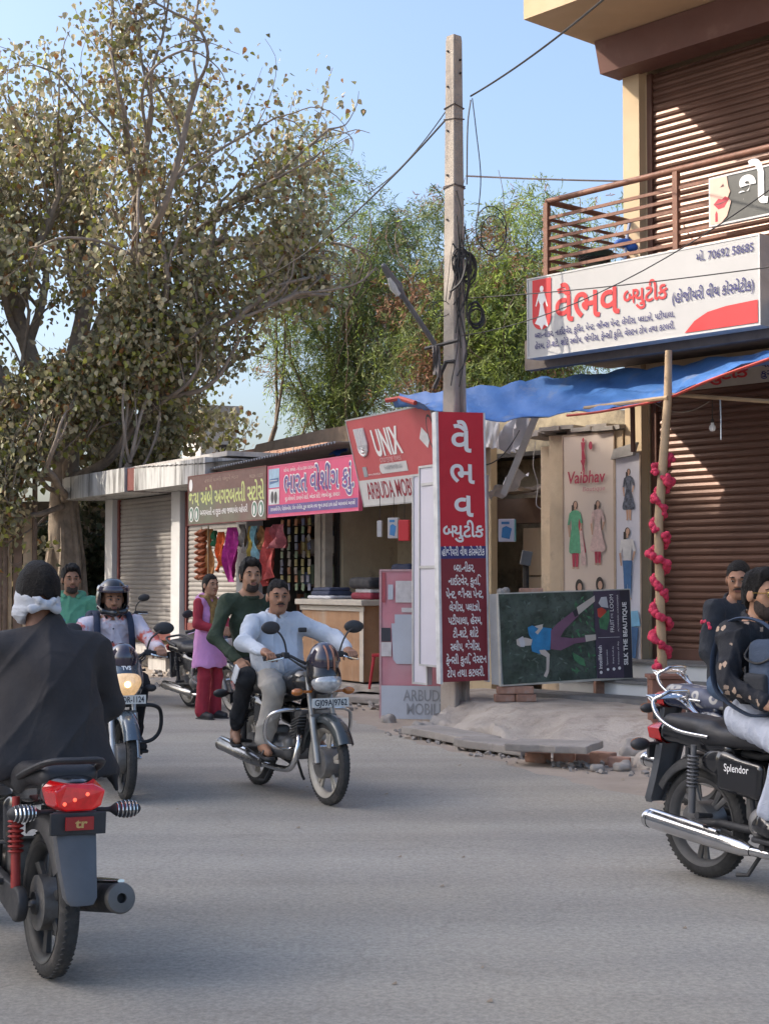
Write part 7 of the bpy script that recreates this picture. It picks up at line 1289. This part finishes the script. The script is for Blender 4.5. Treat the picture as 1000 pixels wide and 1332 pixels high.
s = SDF(.009); s.cap((.50, -.33, .95), (.46, -.40, .76), .04, .022, .03).cap((.50, -.33, .95), (.36, -.33, .78), .04, .03, .05).cap((.46, -.40, .76), (.36, -.33, .78), .022, None, .04).cap((.44, -.38, .80), (.42, -.41, .68), .03, .008, .03); s.wrinkle(.006, 30, 5); s.build('robe_tail', KUR, pF)
# rider at the right with the bag, and the man behind him
def floral():
    m = FAB('leaf_print_shirt', (.014, .015, .020), var=.1); t, L, b = nodes_of(m); src = b.inputs['Base Color'].links[0].from_socket; co = t.nodes.new('ShaderNodeTexCoord')
    mp = t.nodes.new('ShaderNodeMapping'); mp.inputs['Scale'].default_value = (1, 1, .75); mp.inputs['Rotation'].default_value = (.3, .5, 0); L.new(co.outputs['Object'], mp.inputs[0])
    v = t.nodes.new('ShaderNodeTexVoronoi'); v.inputs['Scale'].default_value = 15; L.new(mp.outputs[0], v.inputs['Vector']); n = t.nodes.new('ShaderNodeTexNoise'); n.inputs['Scale'].default_value = 60; L.new(co.outputs['Object'], n.inputs['Vector'])
    ma = t.nodes.new('ShaderNodeMath'); ma.operation = 'MULTIPLY_ADD'; ma.inputs[1].default_value = .28; L.new(n.outputs['Fac'], ma.inputs[0]); L.new(v.outputs['Distance'], ma.inputs[2])
    r = t.nodes.new('ShaderNodeValToRGB'); r.color_ramp.elements[0].position = .33; r.color_ramp.elements[0].color = (1, 1, 1, 1); r.color_ramp.elements[1].position = .37; r.color_ramp.elements[1].color = (0, 0, 0, 1); L.new(ma.outputs[0], r.inputs[0])
    mx = t.nodes.new('ShaderNodeMix'); mx.data_type = 'RGBA'; L.new(r.outputs[0], mx.inputs[0]); L.new(src, mx.inputs[6]); mx.inputs[7].default_value = (.42, .30, .22, 1); L.new(mx.outputs[2], b.inputs['Base Color']); return m
J = rider(0, .34, 1.52, .42, .19); J['el'] = [(.55, .30, 1.10), (.44, -.285, 1.085)]; J['wr'] = [(.86, .33, 1.07), (.67, -.25, .985)]; J['hd'] = [(.8, -.05, -.12), (.85, .18, -.25)]; J['hn'] = [(-.1, 0, -1), (.1, .5, -.8)]; J['curl'] = [1.1, .75]; J['kn'] = [(.80, .20, .78), (.80, -.21, .78)]; J['an'] = [(.63, .21, .40), (.63, -.23, .40)]; J['ft'] = [(.79, .23, .335), (.79, -.25, .335)]
pR = person('man in a black leaf print shirt and gold sunglasses riding at the right edge', *at(bikeR), J, (.98, -.12, -.02), dict(skin=SK[1], shirt=floral(), collar=True, pants=FAB('pale_jeans', (.44, .47, .55), var=.1, bscale=50), shoe=BLK, beard=.005, vol=.015, quiff=True, curl_h=.005, seed=31, wr=.011, wf=38, hem=.79, cuff=.84, cw=.066, h=.0058, ch=.0065))
hd = V3(J['head']); Rh = rotm((.98, -.12, -.02)); pq = lambda *q: tuple(hd+Rh @ V3(*q)); GOLD = M('gold_metal', (.65, .45, .16), .25, metal=1.0); gl = MB()
for sd in (-1, 1): gl.tube([pq(.112+.004*math.cos(a), sd*.034+.026*math.cos(a), .004+.021*math.sin(a)) for a in [2*math.pi*i/16 for i in range(17)]], .0028, 5); gl.tube([pq(.108, sd*.060, .012), pq(.0, sd*.083, .012), pq(-.02, sd*.084, .0)], .003, 5)
gl.tube([pq(.117, -.008, .010), pq(.117, .008, .010)], .003, 5); sg_ = gl.build('sunglasses', GOLD, pR, smooth=True); gl = MB()
for sd in (-1, 1): gl.add([pq(.1125, sd*.034+.025*math.cos(a), .004+.020*math.sin(a)) for a in [2*math.pi*i/16 for i in range(16)]], [tuple(range(16))])
gl.build('lens', M('dark_lens', (.035, .03, .02), .08, coat=1), sg_)
b = MB(); w0 = V3(J['wr'][1]); b.lathe([(.036, -.008), (.040, 0), (.036, .008), (.033, 0)], w0-V3(.02, .005, -.005), (.85, .18, -.25), 20, close=True); b.build('bangle', M('bangle_white', (.7, .68, .66), .4), pR, smooth=True)
BLUC = FAB('blue_canvas', (.045, .065, .105), bscale=60, bump=.3); bgR = backpack('dark blue backpack worn on the chest of the rider in the leaf print shirt', bikeR, [((.59, -.06, 1.12), (.09, .165, .18), .05), ((.60, -.18, 1.06), (.07, .06, .09), .03), ((.60, -.14, 1.20), (.065, .08, .035), .02), ((.68, -.06, 1.05), (.035, .12, .09), .03)], [[(.66, sd*.13, 1.30), (.56, sd*.165, 1.385), (.42, sd*.185, 1.40), (.32, sd*.20, 1.33), (.29, sd*.235, 1.18), (.34, sd*.25, 1.02), (.50, sd*.215, .92), (.60, sd*.16, .92)] for sd in (-1, 1)], BLUC)
s = SDF(.008); s.rbox((.59, -.24, 1.06), (.07, .025, .07), .02); s.wrinkle(.003, 40, 2); s.build('pocket', FAB('charcoal_canvas', (.03, .032, .038)), bgR); b = MB(); b.tube(curve_pts([(.51, -.18, 1.28), (.505, -.228, 1.21), (.59, -.236, 1.18), (.67, -.228, 1.21), (.68, -.18, 1.28)], 5), .006, 6); b.tube([(.508, -.228, .98), (.506, -.228, 1.16)], .006, 6); b.build('zip', BPL, bgR, smooth=True)
J = rider(.03, .30, 1.60, .36, .195); J['neck'] = (.33, .03, 1.455); J['sh'] = [(.31, .22, 1.40), (.31, -.165, 1.40)]; J['chest'] = (.31, .03, 1.22); J['el'] = [(.36, .29, 1.12), (.33, -.235, 1.12)]; J['wr'] = [(.56, .25, .94), (.48, -.22, .90)]; J['hd'] = [(.8, 0, -.3), (.75, .1, -.5)]; J['hn'] = [(0, 0, -1), (0, .3, -1)]; J['curl'] = [.3, .3]
pRR = person('man in a plain dark shirt looking down behind the leaf print shirted rider', *at(bikeRR), J, (.75, -.95, -.22), dict(skin=SK[0], b=1.05, shirt=FAB('ink_shirt', (.018, .021, .028)), collar=True, pants=FAB('blue_jeans', (.06, .10, .17), bscale=60), shoe=BPL, hair='short', vol=.004, moustache=True, seed=41, hem=.82, curl_h=.002))
s = SDF(.006); c = V3(.33, -.10, 1.285)
for k in range(10): s.ell(c+V3(.045*math.sin(k*2.4), -.13+.04*math.cos(k*2.1), .04*math.cos(k*1.7)), (.016, .012, .016), None, .004)
s.build('red_flower', GAR, pRR)
# people on foot
def stand(H=1.66, hw=.17, sh=.17):
    k = H/1.70; J = dict(pel=(0, 0, .93*k), chest=(0, 0, 1.22*k), neck=(-.01, 0, 1.43*k), head=(.015, 0, 1.585*k)); J['sh'] = [(-.01, sh, 1.375*k), (-.01, -sh, 1.375*k)]; J['el'] = [(-.02, sh+.06, 1.10*k), (-.02, -sh-.06, 1.10*k)]; J['wr'] = [(.10, sh+.05, .88*k), (.10, -sh-.05, .88*k)]
    J['hd'] = [(.25, 0, -1), (.25, 0, -1)]; J['hn'] = [(0, -1, 0), (0, 1, 0)]; J['curl'] = [.35, .35]; J['hip'] = [(0, .09, .90*k), (0, -.09, .90*k)]; J['kn'] = [(.02, .10, .50*k), (.02, -.10, .50*k)]; J['an'] = [(-.02, .10, .085), (-.02, -.10, .085)]; J['ft'] = [(.13, .115, .04), (.13, -.115, .04)]; return J
J = stand(1.655); J['el'] = [(.04, .235, 1.10), (.04, -.235, 1.10)]; J['wr'] = [(.23, .06, 1.035), (.24, -.10, 1.03)]; J['hd'] = [(.55, -.75, -.2), (.6, .7, -.2)]; J['hn'] = [(-.6, -.4, -.5), (-.6, .4, -.5)]
RDF = FAB('red_cloth', (.30, .022, .04)); wl_ = G(272, 935); wang = math.atan2(-.62, .78)
xt = [(V3(0, .0, .66), V3(0, 0, 1.0), .17, .13, .06), (V3(.0, -.09, .62), V3(0, -.06, .95), .135, .11, .08), (V3(.0, .09, .62), V3(0, .06, .95), .135, .11, .08)]
pW = person('woman in a long lilac sleeveless jacket over red clothes, standing on the road edge', (wl_.x, wl_.y, .0), (0, 0, wang), J, (1, -.22, .0), dict(skin=SK[1], b=.90, shirt=FAB('lilac_jacket', (.56, .26, .50), bump=.5, bscale=30), sleeve='none', xt=xt, hem=.60, pants=RDF, cw=.082, cuff=.97, shoe=BPL, hair='bun', vol=.007, curl_h=.0015, seed=51, wr=.006))
s = SDF(.0075)
for i in (0, 1): s.chain([J['sh'][i], J['el'][i], V3(J['wr'][i])*.85+V3(J['el'][i])*.15], [.062, .056, .048], .03)
s.wrinkle(.006, 30, 4); s.build('sleeve', RDF, pW)
s = SDF(.008); nk = V3(J['neck']); s.chain([nk+V3(-.07, .08, -.01), nk+V3(-.10, 0, -.0), nk+V3(-.07, -.08, -.01), nk+V3(.03, -.11, -.05)], [.04, .06, .045, .03], .03).chain([nk+V3(-.10, -.05, -.03), nk+V3(-.15, -.02, -.10)], [.05, .035], .04); s.wrinkle(.005, 40, 4); s.build('hood', MATS['lilac_jacket'], pW)
s = SDF(.007); s.chain([nk+V3(.0, .10, .0), nk+V3(.075, .03, -.03), nk+V3(.11, -.04, -.14), nk+V3(.125, -.06, -.32)], [.03, .032, .038, .045], .02).chain([nk+V3(-.05, -.09, .02), nk+V3(.05, -.08, -.0), nk+V3(.11, -.03, -.12)], [.025, .03, .03], .02); s.wrinkle(.007, 60, 2); s.build('scarf', FAB('mustard_scarf', (.19, .115, .035), var=.5, scale=25), pW)
J = stand(1.725, sh=.19); gq = P(93, 755, 13.9)
pG = person('man in a green hooded pullover standing behind the helmeted rider', (gq.x, gq.y, 0), (0, 0, math.atan2(-1, .25)), J, (1, .1, -.05), dict(skin=SK[0], shirt=FAB('green_hoodie', (.10, .30, .19)), pants=FAB('navy_trousers', (.02, .025, .045)), shoe=BPL, beard=.0015, bw=.05, quiff=True, vol=.018, curl_h=.006, seed=61, hem=.85))
s = SDF(.0075); s.cap((0, -.062, 1.0), (0, -.078, 1.19), .122, .120, .07).cap((0, .062, 1.0), (0, .078, 1.19), .122, .120, .07); s.cut(lambda X, Y, Z: np.maximum(Z-1.285, .88-Z)); s.wrinkle(.006, 26, 5); s.build('lower_panel', FAB('navy_panel', (.022, .03, .06)), pG)
s = SDF(.0075); s.cap((0, -.066, 1.05), (0, -.082, 1.20), .126, .124, .07).cap((0, .066, 1.05), (0, .082, 1.20), .126, .124, .07); s.cut(lambda X, Y, Z: np.abs(Z-1.265+.25*np.abs(Y)*0)-.028); s.build('blue_band', FAB('blue_band', (.10, .20, .32)), pG)
s = SDF(.0075); nk = V3(J['neck']); s.chain([nk+V3(.06, .06, -.0), nk+V3(-.02, .10, .02), nk+V3(-.10, 0, .03), nk+V3(-.02, -.10, .02), nk+V3(.06, -.06, -.0)], [.022, .032, .045, .032, .022], .03); s.wrinkle(.005, 40, 3); s.build('hood', MATS['green_hoodie'], pG)
